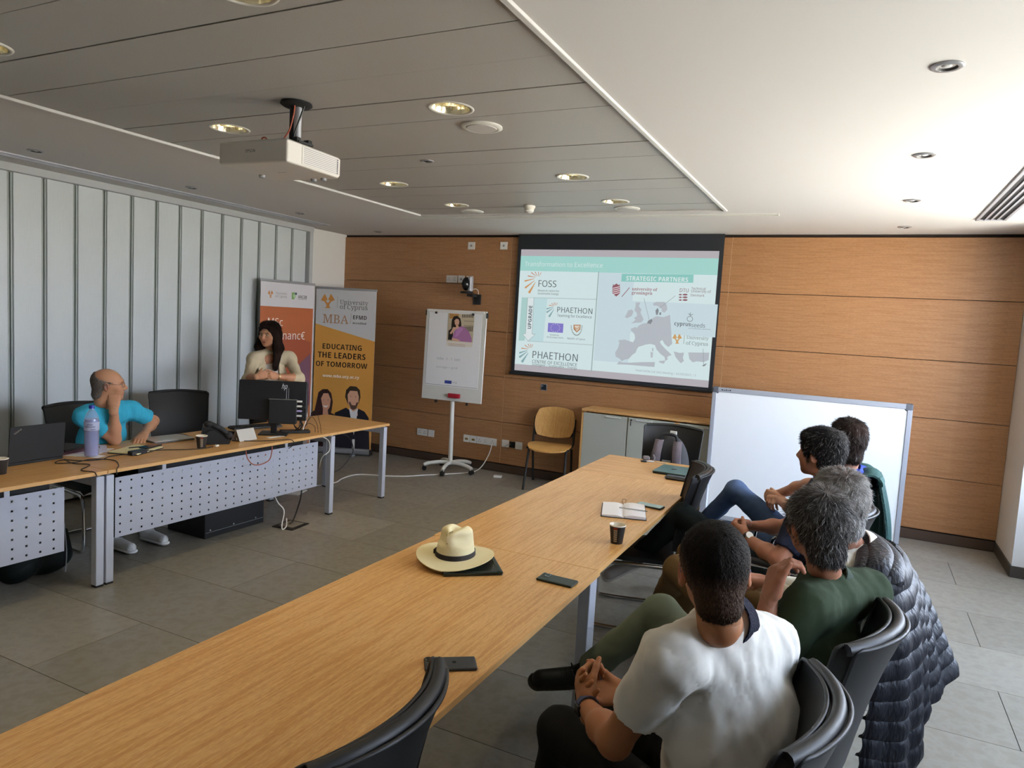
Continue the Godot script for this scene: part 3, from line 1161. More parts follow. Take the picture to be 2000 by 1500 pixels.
	disc(g, Vector2(0.5274, 0.5103), 0.005, 0.005, 0.0024, 14)
	disc(g, Vector2(0.5216, 0.4887), 0.005, 0.005, 0.0024, 14)
	disc(g, Vector2(0.503, 0.472), 0.005, 0.005, 0.0024, 14)
	disc(g, Vector2(0.4765, 0.4647), 0.005, 0.005, 0.0024, 14)
	disc(g, Vector2(0.4491, 0.4689), 0.005, 0.005, 0.0024, 14)
	disc(g, Vector2(0.4282, 0.4833), 0.005, 0.005, 0.0024, 14)
	disc(g, Vector2(0.4195, 0.5043), 0.005, 0.005, 0.0024, 14)
	disc(g, Vector2(0.4253, 0.526), 0.005, 0.005, 0.0024, 14)
	disc(g, Vector2(0.4441, 0.5427), 0.005, 0.005, 0.0024, 14)
	disc(g, Vector2(0.4707, 0.5499), 0.005, 0.005, 0.0024, 14)
	disc(g, Vector2(0.498, 0.5456), 0.005, 0.005, 0.0024, 14)
	disc(g, Vector2(0.5187, 0.5311), 0.005, 0.005, 0.0024, 14)
	ink(g, "5d686e")
	letters(g, "Funded by", "sans", 0.4152, 0.4146, 0.108, 0.0, 0.002)
	letters(g, "the European Union", "sans", 0.3752, 0.3883, 0.1993, 0.0, 0.002)
	letters(g, "Republic of Cyprus", "sans", 0.6238, 0.3872, 0.2062, 0.0, 0.002)
	ink(g, "c0895c")
	poly(g, [0.6844, 0.5531, 0.7692, 0.5576, 0.7678, 0.5074, 0.7303, 0.4701, 0.6904, 0.503], 0.002)
	ink(g, "f0e2d2")
	poly(g, [0.6951, 0.5443, 0.7599, 0.5478, 0.757, 0.5184, 0.7295, 0.4818, 0.7071, 0.5156], 0.0024)
	ink(g, "c0895c")
	stroke(g, Vector2(0.7115, 0.5241), Vector2(0.728, 0.5039), 0.006, 0.006, 0.0028)
	stroke(g, Vector2(0.728, 0.5039), Vector2(0.7533, 0.5358), 0.006, 0.006, 0.0028)
	ink(g, "7c8a86")
	disc(g, Vector2(0.6604, 0.5371), 0.007, 0.005, 0.002, 14)
	disc(g, Vector2(0.785, 0.5439), 0.007, 0.005, 0.002, 14)
	disc(g, Vector2(0.6632, 0.5188), 0.007, 0.005, 0.002, 14)
	disc(g, Vector2(0.7848, 0.5256), 0.007, 0.005, 0.002, 14)
	disc(g, Vector2(0.6678, 0.5013), 0.007, 0.005, 0.002, 14)
	disc(g, Vector2(0.7827, 0.5078), 0.007, 0.005, 0.002, 14)
	disc(g, Vector2(0.6742, 0.4852), 0.007, 0.005, 0.002, 14)
	disc(g, Vector2(0.7786, 0.4913), 0.007, 0.005, 0.002, 14)
	disc(g, Vector2(0.6821, 0.471), 0.007, 0.005, 0.002, 14)
	disc(g, Vector2(0.7729, 0.4764), 0.007, 0.005, 0.002, 14)
	disc(g, Vector2(0.6912, 0.4592), 0.007, 0.005, 0.002, 14)
	disc(g, Vector2(0.7655, 0.4636), 0.007, 0.005, 0.002, 14)
	disc(g, Vector2(0.7013, 0.4501), 0.007, 0.005, 0.002, 14)
	disc(g, Vector2(0.7568, 0.4534), 0.007, 0.005, 0.002, 14)
	disc(g, Vector2(0.7121, 0.4439), 0.007, 0.005, 0.002, 14)
	disc(g, Vector2(0.7471, 0.446), 0.007, 0.005, 0.002, 14)
	disc(g, Vector2(0.7232, 0.441), 0.007, 0.005, 0.002, 14)
	disc(g, Vector2(0.7365, 0.4418), 0.007, 0.005, 0.002, 14)
	ink(g, "93d8cf")
	poly(g, [1.1916, 1.1166, 1.9425, 1.1249, 1.9447, 1.0432, 1.1905, 1.0355], 0.002)
	ink(g, "eefcfc")
	letters(g, "STRATEGIC PARTNERS", "sans-bold", 1.2436, 1.0482, 0.6478, 0.0, 0.0025)
	ink(g, "a5606c")
	letters(g, "university of", "serif-bold", 1.3136, 0.9381, 0.2706, 0.0, 0.002)
	letters(g, "groningen", "serif-bold", 1.3131, 0.8978, 0.2212, 0.0, 0.002)
	ink(g, "9a5a68")
	stroke(g, Vector2(1.2093, 0.876), Vector2(1.2864, 0.9754), 0.007, 0.007, 0.002)
	poly(g, [1.098, 0.9877, 1.1809, 0.9902, 1.1867, 0.9113, 1.1478, 0.876, 1.1038, 0.9085], 0.002)
	ink(g, "f4e4ea")
	poly(g, [1.1032, 0.9652, 1.1789, 0.9856, 1.1795, 0.9766, 1.1039, 0.9561], 0.0024)
	poly(g, [1.1047, 0.9448, 1.1803, 0.9653, 1.181, 0.9563, 1.1054, 0.9358], 0.0024)
	poly(g, [1.1062, 0.9244, 1.1818, 0.9451, 1.1825, 0.936, 1.1069, 0.9154], 0.0024)
	poly(g, [1.1077, 0.9041, 1.1833, 0.9248, 1.184, 0.9158, 1.1084, 0.895], 0.0024)
	ink(g, "9a5a68")
	poly(g, [1.1001, 1.0082, 1.1154, 0.995, 1.1401, 1.0138, 1.1651, 0.9965, 1.1806, 1.0105, 1.175, 0.99, 1.1064, 0.9879], 0.002)
	ink(g, "9a6470")
	letters(g, "DTU", "sans", 1.8155, 0.9461, 0.0891, 0.0, 0.002)
	poly(g, [1.8044, 0.9196, 1.8234, 0.9289, 1.8437, 0.921, 1.8604, 0.9302, 1.8821, 0.931, 1.9023, 0.923, 1.8836, 0.9126, 1.8618, 0.9129, 1.8438, 0.9199, 1.8248, 0.9105], 0.002)
	poly(g, [1.8065, 0.8924, 1.8255, 0.9018, 1.8458, 0.8939, 1.8625, 0.9032, 1.8843, 0.904, 1.9044, 0.896, 1.8857, 0.8856, 1.8639, 0.8858, 1.8459, 0.8928, 1.8269, 0.8834], 0.002)
	poly(g, [1.8086, 0.8652, 1.8276, 0.8747, 1.8479, 0.8668, 1.8647, 0.8761, 1.8864, 0.8769, 1.9066, 0.869, 1.8878, 0.8585, 1.866, 0.8588, 1.848, 0.8657, 1.8291, 0.8562], 0.002)
	ink(g, "8c6670")
	letters(g, "Technical", "sans", 1.9308, 0.9737, 0.141, 0.0, 0.002)
	letters(g, "University of", "sans", 1.9314, 0.9392, 0.1959, 0.0, 0.002)
	letters(g, "Denmark", "sans", 1.9296, 0.9067, 0.1369, 0.0, 0.002)
	ink(g, "707880")
	letters(g, "cyprus", "sans-bold", 1.7858, 0.5926, 0.1679, 0.0, 0.002)
	letters(g, "seeds", "sans", 1.9584, 0.5978, 0.139, 0.0, 0.002)
	letters(g, "FOR TECHNOLOGICAL INNOVATION", "sans", 1.9316, 0.5789, 0.22, 0.0, 0.002)
	stroke(g, Vector2(1.968, 0.6809), Vector2(1.9673, 0.6728), 0.005, 0.005, 0.002)
	stroke(g, Vector2(1.9673, 0.6728), Vector2(1.9639, 0.6653), 0.005, 0.005, 0.002)
	stroke(g, Vector2(1.9639, 0.6653), Vector2(1.9581, 0.6593), 0.005, 0.005, 0.002)
	stroke(g, Vector2(1.9581, 0.6593), Vector2(1.9506, 0.6552), 0.005, 0.005, 0.002)
	stroke(g, Vector2(1.9506, 0.6552), Vector2(1.942, 0.6535), 0.005, 0.005, 0.002)
	stroke(g, Vector2(1.942, 0.6535), Vector2(1.9332, 0.6543), 0.005, 0.005, 0.002)
	stroke(g, Vector2(1.9332, 0.6543), Vector2(1.9251, 0.6576), 0.005, 0.005, 0.002)
	stroke(g, Vector2(1.9251, 0.6576), Vector2(1.9184, 0.663), 0.005, 0.005, 0.002)
	stroke(g, Vector2(1.9184, 0.663), Vector2(1.9139, 0.6701), 0.005, 0.005, 0.002)
	stroke(g, Vector2(1.9139, 0.6701), Vector2(1.9118, 0.678), 0.005, 0.005, 0.002)
	stroke(g, Vector2(1.9118, 0.678), Vector2(1.9126, 0.6862), 0.005, 0.005, 0.002)
	stroke(g, Vector2(1.9126, 0.6862), Vector2(1.916, 0.6936), 0.005, 0.005, 0.002)
	stroke(g, Vector2(1.916, 0.6936), Vector2(1.9218, 0.6997), 0.005, 0.005, 0.002)
	stroke(g, Vector2(1.9218, 0.6997), Vector2(1.9293, 0.7037), 0.005, 0.005, 0.002)
	stroke(g, Vector2(1.9293, 0.7037), Vector2(1.9379, 0.7054), 0.005, 0.005, 0.002)
	stroke(g, Vector2(1.9379, 0.7054), Vector2(1.9467, 0.7046), 0.005, 0.005, 0.002)
	stroke(g, Vector2(1.9467, 0.7046), Vector2(1.9548, 0.7013), 0.005, 0.005, 0.002)
	stroke(g, Vector2(1.9548, 0.7013), Vector2(1.9615, 0.6958), 0.005, 0.005, 0.002)
	stroke(g, Vector2(1.9615, 0.6958), Vector2(1.966, 0.6888), 0.005, 0.005, 0.002)
	stroke(g, Vector2(1.966, 0.6888), Vector2(1.968, 0.6809), 0.005, 0.005, 0.002)
	stroke(g, Vector2(1.9402, 0.7045), Vector2(1.9402, 0.7446), 0.005, 0.005, 0.002)
	stroke(g, Vector2(1.941, 0.7208), Vector2(1.9197, 0.7306), 0.005, 0.005, 0.002)
	stroke(g, Vector2(1.9415, 0.7154), Vector2(1.9676, 0.7275), 0.005, 0.005, 0.002)
	ink(g, "dcab6a")
	poly(g, [1.7772, 0.4747, 1.7961, 0.5134, 1.8037, 0.5189, 1.8245, 0.4817, 1.8132, 0.4729, 1.7977, 0.4679], 0.002)
	poly(g, [1.876, 0.4808, 1.8515, 0.5167, 1.8432, 0.5212, 1.8284, 0.4819, 1.8409, 0.4746, 1.857, 0.4716], 0.002)
	poly(g, [1.7995, 0.47, 1.8112, 0.4728, 1.8283, 0.4576, 1.8429, 0.4747, 1.8548, 0.4735, 1.8408, 0.4503, 1.8401, 0.4341, 1.8529, 0.4228, 1.8094, 0.4199, 1.8203, 0.4328, 1.8171, 0.4488], 0.002)
	ink(g, "7e8a90")
	letters(g, "University", "serif", 1.9209, 0.4668, 0.2206, 0.0, 0.002)
	letters(g, "of Cyprus", "serif", 1.9211, 0.4077, 0.219, 0.0, 0.002)
	stroke(g, Vector2(1.899, 0.5092), Vector2(1.8971, 0.4215), 0.004, 0.004, 0.002)
	ink(g, "c3cad2")
	poly(g, [1.3312, 0.545, 1.3819, 0.5681, 1.3944, 0.5553, 1.4155, 0.5835, 1.4542, 0.6058, 1.4994, 0.6149, 1.5122, 0.6423, 1.5472, 0.6619, 1.5959, 0.691, 1.6696, 0.6835, 1.7345, 0.7109, 1.7795, 0.4159, 1.7433, 0.3803, 1.702, 0.4086, 1.6765, 0.4481, 1.6506, 0.4342, 1.664, 0.4061, 1.7076, 0.3646, 1.7649, 0.3176, 1.7842, 0.299, 1.7602, 0.2929, 1.7369, 0.2756, 1.7473, 0.2564, 1.7222, 0.2345, 1.7122, 0.276, 1.6649, 0.306, 1.6222, 0.3476, 1.6019, 0.3909, 1.5556, 0.4012, 1.5048, 0.3911, 1.4714, 0.3777, 1.432, 0.3638, 1.4152, 0.34, 1.402, 0.2984, 1.3689, 0.2733, 1.3325, 0.2274, 1.2909, 0.2174, 1.2568, 0.1988, 1.2311, 0.2244, 1.1884, 0.2396, 1.1791, 0.2848, 1.2066, 0.3325, 1.2191, 0.3882, 1.2051, 0.417, 1.2753, 0.4283, 1.3662, 0.4046, 1.3863, 0.4466, 1.376, 0.4911, 1.3334, 0.5316], 0.0016)
	poly(g, [1.3629, 0.8223, 1.4147, 0.8243, 1.4004, 0.7846, 1.4317, 0.7524, 1.4227, 0.7184, 1.449, 0.6749, 1.4625, 0.6476, 1.4417, 0.6185, 1.3788, 0.6096, 1.3305, 0.6014, 1.3655, 0.6314, 1.3763, 0.6432, 1.3577, 0.6592, 1.3907, 0.6833, 1.3824, 0.7166, 1.3576, 0.7379, 1.3658, 0.7831], 0.0016)
	poly(g, [1.2879, 0.7347, 1.3278, 0.7478, 1.3469, 0.7262, 1.3328, 0.6805, 1.2822, 0.6532, 1.2578, 0.6655, 1.2733, 0.6946], 0.0016)
	poly(g, [1.5466, 0.8185, 1.5792, 0.8365, 1.6688, 0.84, 1.6936, 0.8081, 1.7025, 0.7644, 1.6772, 0.7303, 1.6485, 0.74, 1.6404, 0.7727, 1.5934, 0.7983, 1.5596, 0.7969], 0.0016)
	poly(g, [1.2061, 0.1605, 1.2332, 0.197, 1.2698, 0.1827, 1.3518, 0.189, 1.4671, 0.2036, 1.6153, 0.2151, 1.6134, 0.1645, 1.4701, 0.1643, 1.3418, 0.1655], 0.0016)
	poly(g, [1.5619, 0.3176, 1.5873, 0.3138, 1.587, 0.2578, 1.5662, 0.2618], 0.0016)
	poly(g, [1.576, 0.3578, 1.5869, 0.3641, 1.5898, 0.3252, 1.5747, 0.3297], 0.0016)
	poly(g, [1.6539, 0.2292, 1.7206, 0.2399, 1.712, 0.2058, 1.6664, 0.2134], 0.0016)
	poly(g, [1.8021, 0.3401, 1.8638, 0.328, 1.9071, 0.3366, 1.9004, 0.2811, 1.9139, 0.2491, 1.8829, 0.2247, 1.8591, 0.2471, 1.8229, 0.2864], 0.0016)
	poly(g, [1.9505, 0.3397, 2.1592, 0.3523, 2.1598, 0.2788, 2.1085, 0.2531, 2.0438, 0.2569, 2.0016, 0.2427, 1.9665, 0.2751], 0.0016)
	ink(g, "8d949c")
	poly(g, [2.1005, 0.2199, 2.1209, 0.2324, 2.1465, 0.2452, 2.1275, 0.2166, 2.1099, 0.2097], 0.0022)
	poly(g, [1.503, 0.6128, 1.5124, 0.6401, 1.5473, 0.6597, 1.5579, 0.6402, 1.54, 0.6059], 0.0022)
	poly(g, [1.5803, 0.7479, 1.6007, 0.7765, 1.6152, 0.7495, 1.6073, 0.7049, 1.5893, 0.704], 0.0022)
	poly(g, [1.6213, 0.7277, 1.6433, 0.7342, 1.641, 0.7065, 1.6254, 0.7035], 0.0022)
	ink(g, "9aa6ac")
	stroke(g, Vector2(1.4493, 0.8692), Vector2(1.5207, 0.6506), 0.004, 0.004, 0.0022)
	stroke(g, Vector2(1.7767, 0.9077), Vector2(1.62, 0.774), 0.004, 0.004, 0.0022)
	stroke(g, Vector2(2.0956, 0.388), Vector2(2.1149, 0.2264), 0.004, 0.004, 0.0022)
	ink(g, "a9b8c0")
	letters(g, "PHAETHON CoE SAG Meeting | 02/09/2025 | 5", "sans", 1.4195, 0.0955, 0.6274, 0.0, 0.0022)

func print_banner_right(g: Geo) -> void:
	ink(g, "c9c8ca")
	rect(g, 0, 0.06, 0.747, 2.03, 0.0004)
	ink(g, "d69a4a")
	poly(g, [0, 0.06, 0.747, 0.06, 0.747, 1.417, 0, 1.598], 0.0008)
	ink(g, "c98a44")
	poly(g, [0.0585, 1.884, 0.0946, 1.9504, 0.1081, 1.9598, 0.1416, 1.8955, 0.1213, 1.8805, 0.0937, 1.872], 0.0008)
	poly(g, [0.232, 1.8935, 0.1916, 1.9556, 0.1775, 1.9635, 0.1486, 1.8959, 0.1698, 1.8832, 0.1978, 1.8778], 0.0008)
	poly(g, [0.0971, 1.8757, 0.1178, 1.8803, 0.1465, 1.8541, 0.1733, 1.8834, 0.1942, 1.881, 0.1678, 1.8413, 0.1653, 1.8133, 0.1869, 1.7936, 0.1105, 1.7894, 0.1306, 1.8114, 0.1262, 1.839], 0.0008)
	ink(g, "8b8278")
	stroke(g, Vector2(0.2659, 1.9435), Vector2(0.266, 1.7995), 0.004, 0.004, 0.0012)
	stroke(g, Vector2(0.4414, 1.7447), Vector2(0.4359, 1.6198), 0.004, 0.004, 0.0012)
	ink(g, "4d4a48")
	letters(g, "University", "serif", 0.2974, 1.8341, 0.3497, 0.0, 0.0012)
	letters(g, "of Cyprus", "serif", 0.2995, 1.7745, 0.342, 0.0, 0.0012)
	ink(g, "a8794e")
	letters(g, "MBA", "serif", 0.0913, 1.6131, 0.3191, 0.0, 0.0012)
	ink(g, "2b2826")
	letters(g, "EFMD", "sans-bold", 0.4664, 1.6744, 0.169, 0.0, 0.0012)
	letters(g, "Accredited", "sans-bold", 0.4625, 1.6164, 0.169, 0.0, 0.0012)
	ink(g, "2c1b14")
	letters(g, "EDUCATING", "sans-bold", 0.0991, 1.2946, 0.4901, 0.0, 0.0012)
	letters(g, "THE LEADERS", "sans-bold", 0.043, 1.1853, 0.5965, 0.0, 0.0012)
	letters(g, "OF TOMORROW", "sans-bold", 0.0208, 1.0779, 0.6457, 0.0, 0.0012)
	ink(g, "f6efe6")
	letters(g, "www.mba.ucy.ac.cy", "sans-bold", 0.1113, 0.9357, 0.4589, 0.0, 0.0012)
	ink(g, "3a2622")
	poly(g, [0.011, 0.4558, 0.0442, 0.6306, 0.066, 0.7531, 0.1164, 0.7945, 0.1809, 0.7986, 0.2278, 0.7508, 0.2509, 0.6442, 0.2414, 0.5479, 0.1964, 0.353, 0.2075, 0.0322, 0.0644, 0.0221], 0.0012)
	ink(g, "d9a083")
	poly(g, [0.1009, 0.6789, 0.131, 0.7445, 0.1891, 0.7483, 0.224, 0.6742, 0.2144, 0.578, 0.1777, 0.5181, 0.1315, 0.5406], 0.0016)
	poly(g, [0.1311, 0.5533, 0.1897, 0.5444, 0.206, 0.4497, 0.1283, 0.4444], 0.0016)
	ink(g, "f3ece6")
	poly(g, [0.1296, 0.5979, 0.1688, 0.5877, 0.2004, 0.609, 0.1759, 0.5691, 0.1434, 0.5733], 0.002)
	ink(g, "43302a")
	disc(g, Vector2(0.1339, 0.662), 0.006, 0.004, 0.002, 14)
	disc(g, Vector2(0.192, 0.6658), 0.006, 0.004, 0.002, 14)
	ink(g, "33211f")
	poly(g, [-0.0667, 0.4441, 0.0089, 0.5196, 0.1134, 0.501, 0.1687, 0.4024, 0.2298, 0.5088, 0.3087, 0.4758, 0.3515, 0.3636, 0.3645, 0.0047, -0.0516, -0.025], 0.0018)
	ink(g, "3d3026")
	poly(g, [0.4032, 0.7177, 0.413, 0.8009, 0.4624, 0.8547, 0.5396, 0.8533, 0.5861, 0.812, 0.5959, 0.7239, 0.5737, 0.6336, 0.4452, 0.6251], 0.0022)
	ink(g, "dba88a")
	poly(g, [0.4343, 0.7452, 0.4646, 0.7979, 0.5545, 0.7973, 0.5764, 0.729, 0.5734, 0.6399, 0.5371, 0.5803, 0.4791, 0.5828, 0.4448, 0.6378], 0.0026)
	poly(g, [0.4655, 0.601, 0.5557, 0.6006, 0.5726, 0.4935, 0.4762, 0.487], 0.0026)
	ink(g, "5a4438")
	poly(g, [0.4505, 0.6573, 0.5727, 0.6589, 0.55, 0.5812, 0.5121, 0.5595, 0.4793, 0.5765], 0.003)
	ink(g, "d8a48a")
	poly(g, [0.4695, 0.6649, 0.5532, 0.664, 0.5357, 0.6184, 0.4905, 0.6217], 0.0034)
	ink(g, "2c2420")
	disc(g, Vector2(0.4736, 0.7287), 0.006, 0.004, 0.0034, 14)
	disc(g, Vector2(0.538, 0.7265), 0.006, 0.004, 0.0034, 14)
	ink(g, "25232c")
	poly(g, [0.2815, 0.5123, 0.4209, 0.5853, 0.4738, 0.5506, 0.5191, 0.375, 0.5756, 0.5829, 0.6541, 0.5499, 0.7084, 0.4772, 0.7395, 0.0186, 0.2997, 0.0001], 0.0024)
	ink(g, "e9e6e6")
	poly(g, [0.4598, 0.5815, 0.5129, 0.5405, 0.5692, 0.5824, 0.5513, 0.3772, 0.5304, 0.2478, 0.4998, 0.3737], 0.003)
	poly(g, [0.513, 0.1953, 0.5452, 0.1975, 0.5454, 0.0241, 0.5195, 0.0222], 0.003)

func print_banner_left(g: Geo) -> void:
	ink(g, "d2d0d3")
	rect(g, 0, 0.06, 0.792, 2.05, 0.0004)
	ink(g, "b4663e")
	rect(g, 0.0, 0.06, 0.772, 1.774, 0.0008)
	ink(g, "7c5566")
	poly(g, [0.5121, 1.0753, 0.7506, 1.2497, 0.7602, 0.6405, 0.6493, 0.5881], 0.001)
	ink(g, "8a7c74")
	poly(g, [0.5447, 0.8361, 0.7396, 0.9347, 0.7509, 0.0867, 0.5495, 0.1133], 0.001)
	ink(g, "a3543a")
	poly(g, [0.0341, 1.537, 0.745, 1.3825, 0.7584, 1.0677, 0.0556, 0.8633], 0.0009)
	ink(g, "c98a50")
	poly(g, [0.0972, 1.9105, 0.113, 1.941, 0.119, 1.9454, 0.1339, 1.9159, 0.1249, 1.909, 0.1127, 1.905], 0.0012)
	poly(g, [0.1741, 1.9152, 0.1561, 1.9438, 0.1498, 1.9474, 0.1369, 1.9161, 0.1464, 1.9103, 0.1588, 1.9078], 0.0012)
	poly(g, [0.1142, 1.9067, 0.1233, 1.9089, 0.136, 1.8968, 0.1479, 1.9104, 0.1572, 1.9093, 0.1455, 1.8909, 0.1444, 1.878, 0.154, 1.8689, 0.1201, 1.867, 0.129, 1.8771, 0.127, 1.8898], 0.0012)
	ink(g, "8d8984")
	letters(g, "University", "serif", 0.2054, 1.9043, 0.1617, 0.0, 0.0012)
	letters(g, "of Cyprus", "serif", 0.2032, 1.8682, 0.1641, 0.0, 0.0012)
	ink(g, "74a060")
	poly(g, [0.44, 1.9432, 0.4825, 1.9459, 0.4794, 1.8688, 0.4393, 1.8666], 0.0012)
	ink(g, "3e5e68")
	poly(g, [0.485, 1.9451, 0.5156, 1.9451, 0.5142, 1.92, 0.4847, 1.921], 0.0012)
	ink(g, "a9c79a")
	poly(g, [0.4589, 1.9259, 0.4984, 1.9162, 0.4996, 1.8847, 0.4602, 1.8936], 0.0016)
	ink(g, "4c4c4c")
	letters(g, "AACSB", "sans-bold", 0.534, 1.8866, 0.1329, 0.0, 0.0012)
	letters(g, "ACCREDITED", "sans", 0.5323, 1.8679, 0.1355, 0.0, 0.0012)
	ink(g, "f0e6de")
	letters(g, "Financ€", "sans", 0.2342, 1.4108, 0.4222, 0.0, 0.0012)
	letters(g, "MSc", "sans", 0.1088, 1.561, 0.2103, 0.0, 0.0012)
	letters(g, "your goal!", "sans", 0.2653, 0.6076, 0.394, 0.0, 0.0012)

func print_poster(g: Geo) -> void:
	ink(g, "c9bba0")
	rect(g, 0, 0, 0.33, 0.365, 0.0004)
	ink(g, "e8e0d4")
	rect(g, 0, 0, 0.33, 0.055, 0.0006)
	ink(g, "b98a50")
	poly(g, [0.0146, 0.3657, 0.1354, 0.3642, 0.1386, 0.3087, 0.0179, 0.3078], 0.0006)
	ink(g, "5c5548")
	poly(g, [0.1766, 0.3611, 0.1883, 0.3617, 0.1904, 0.3254, 0.1787, 0.3249], 0.0006)
	poly(g, [0.1976, 0.3621, 0.2092, 0.3627, 0.2114, 0.3265, 0.1997, 0.3259], 0.0006)
	poly(g, [0.2185, 0.3631, 0.2301, 0.3637, 0.2323, 0.3275, 0.2207, 0.3269], 0.0006)
	poly(g, [0.2394, 0.3641, 0.251, 0.3646, 0.2531, 0.3285, 0.2416, 0.328], 0.0006)
	poly(g, [0.2603, 0.3651, 0.2718, 0.3656, 0.274, 0.3296, 0.2624, 0.329], 0.0006)
	poly(g, [0.2811, 0.3661, 0.2926, 0.3666, 0.2947, 0.3306, 0.2832, 0.33], 0.0006)
	poly(g, [0.3018, 0.367, 0.3133, 0.3676, 0.3155, 0.3316, 0.3039, 0.331], 0.0006)
	poly(g, [0.2138, 0.2266, 0.2254, 0.2273, 0.2263, 0.1717, 0.2147, 0.1711], 0.0006)
	poly(g, [0.2324, 0.2277, 0.244, 0.2283, 0.2449, 0.1728, 0.2333, 0.1721], 0.0006)
	poly(g, [0.2509, 0.2287, 0.2625, 0.2293, 0.2635, 0.1739, 0.2519, 0.1732], 0.0006)
	poly(g, [0.2695, 0.2297, 0.281, 0.2303, 0.282, 0.175, 0.2704, 0.1743], 0.0006)
	poly(g, [0.288, 0.2307, 0.2995, 0.2313, 0.3005, 0.176, 0.2889, 0.1754], 0.0006)
	poly(g, [0.3064, 0.2317, 0.3179, 0.2323, 0.3189, 0.1771, 0.3074, 0.1764], 0.0006)
	ink(g, "8a7d68")
	poly(g, [0.2041, 0.2918, 0.3316, 0.2923, 0.332, 0.2863, 0.2044, 0.2858], 0.0006)
	poly(g, [0.207, 0.2414, 0.3289, 0.242, 0.3293, 0.236, 0.2074, 0.2354], 0.0006)
	ink(g, "2f2320")
	poly(g, [0.0478, 0.2431, 0.0508, 0.2941, 0.0723, 0.3339, 0.1131, 0.3429, 0.1559, 0.3146, 0.1703, 0.2698, 0.1764, 0.2246, 0.1445, 0.2076, 0.0733, 0.2139, 0.0514, 0.182], 0.001)
	ink(g, "2a2226")
	poly(g, [0.0162, 0.0674, 0.0163, 0.1698, 0.062, 0.203, 0.0797, 0.1021, 0.07, 0.0657], 0.001)
	ink(g, "e0b296")
	poly(g, [0.0833, 0.2856, 0.1034, 0.307, 0.1329, 0.3064, 0.1474, 0.2788, 0.1422, 0.2481, 0.1199, 0.2266, 0.0928, 0.2454], 0.0014)
	poly(g, [0.1075, 0.2361, 0.137, 0.2356, 0.151, 0.1978, 0.1099, 0.1955], 0.0014)
	ink(g, "b07aa8")
	poly(g, [0.0685, 0.0912, 0.088, 0.1637, 0.1322, 0.2171, 0.2018, 0.231, 0.2751, 0.1746, 0.3145, 0.0963, 0.3169, 0.0561, 0.1296, 0.0593], 0.0012)
	ink(g, "c48ac0")
	poly(g, [0.1216, 0.1962, 0.1615, 0.2187, 0.2036, 0.2008, 0.1381, 0.1158, 0.1034, 0.1035], 0.0016)
	ink(g, "e0b296")
	poly(g, [0.0323, 0.1401, 0.0739, 0.2037, 0.1087, 0.2158, 0.1169, 0.1959, 0.0872, 0.179, 0.0543, 0.1312], 0.002)
	poly(g, [0.0685, 0.0912, 0.1282, 0.0826, 0.1763, 0.0673, 0.1181, 0.0534, 0.0638, 0.0704], 0.002)
	ink(g, "a85a4a")
	stroke(g, Vector2(0.1044, 0.2481), Vector2(0.1234, 0.2471), 0.003, 0.003, 0.0022)
	ink(g, "3a2a24")
	stroke(g, Vector2(0.0908, 0.2799), Vector2(0.105, 0.2786), 0.003, 0.003, 0.0022)
	stroke(g, Vector2(0.1214, 0.2815), Vector2(0.1379, 0.2803), 0.003, 0.003, 0.0022)
	ink(g, "a87a60")
	stroke(g, Vector2(0.0246, 0.0249), Vector2(0.2374, 0.0246), 0.0025, 0.0025, 0.001)
	stroke(g, Vector2(0.0253, 0.0126), Vector2(0.2381, 0.0125), 0.0025, 0.0025, 0.001)
	stroke(g, Vector2(0.026, 0.0004), Vector2(0.2388, 0.0003), 0.0025, 0.0025, 0.001)

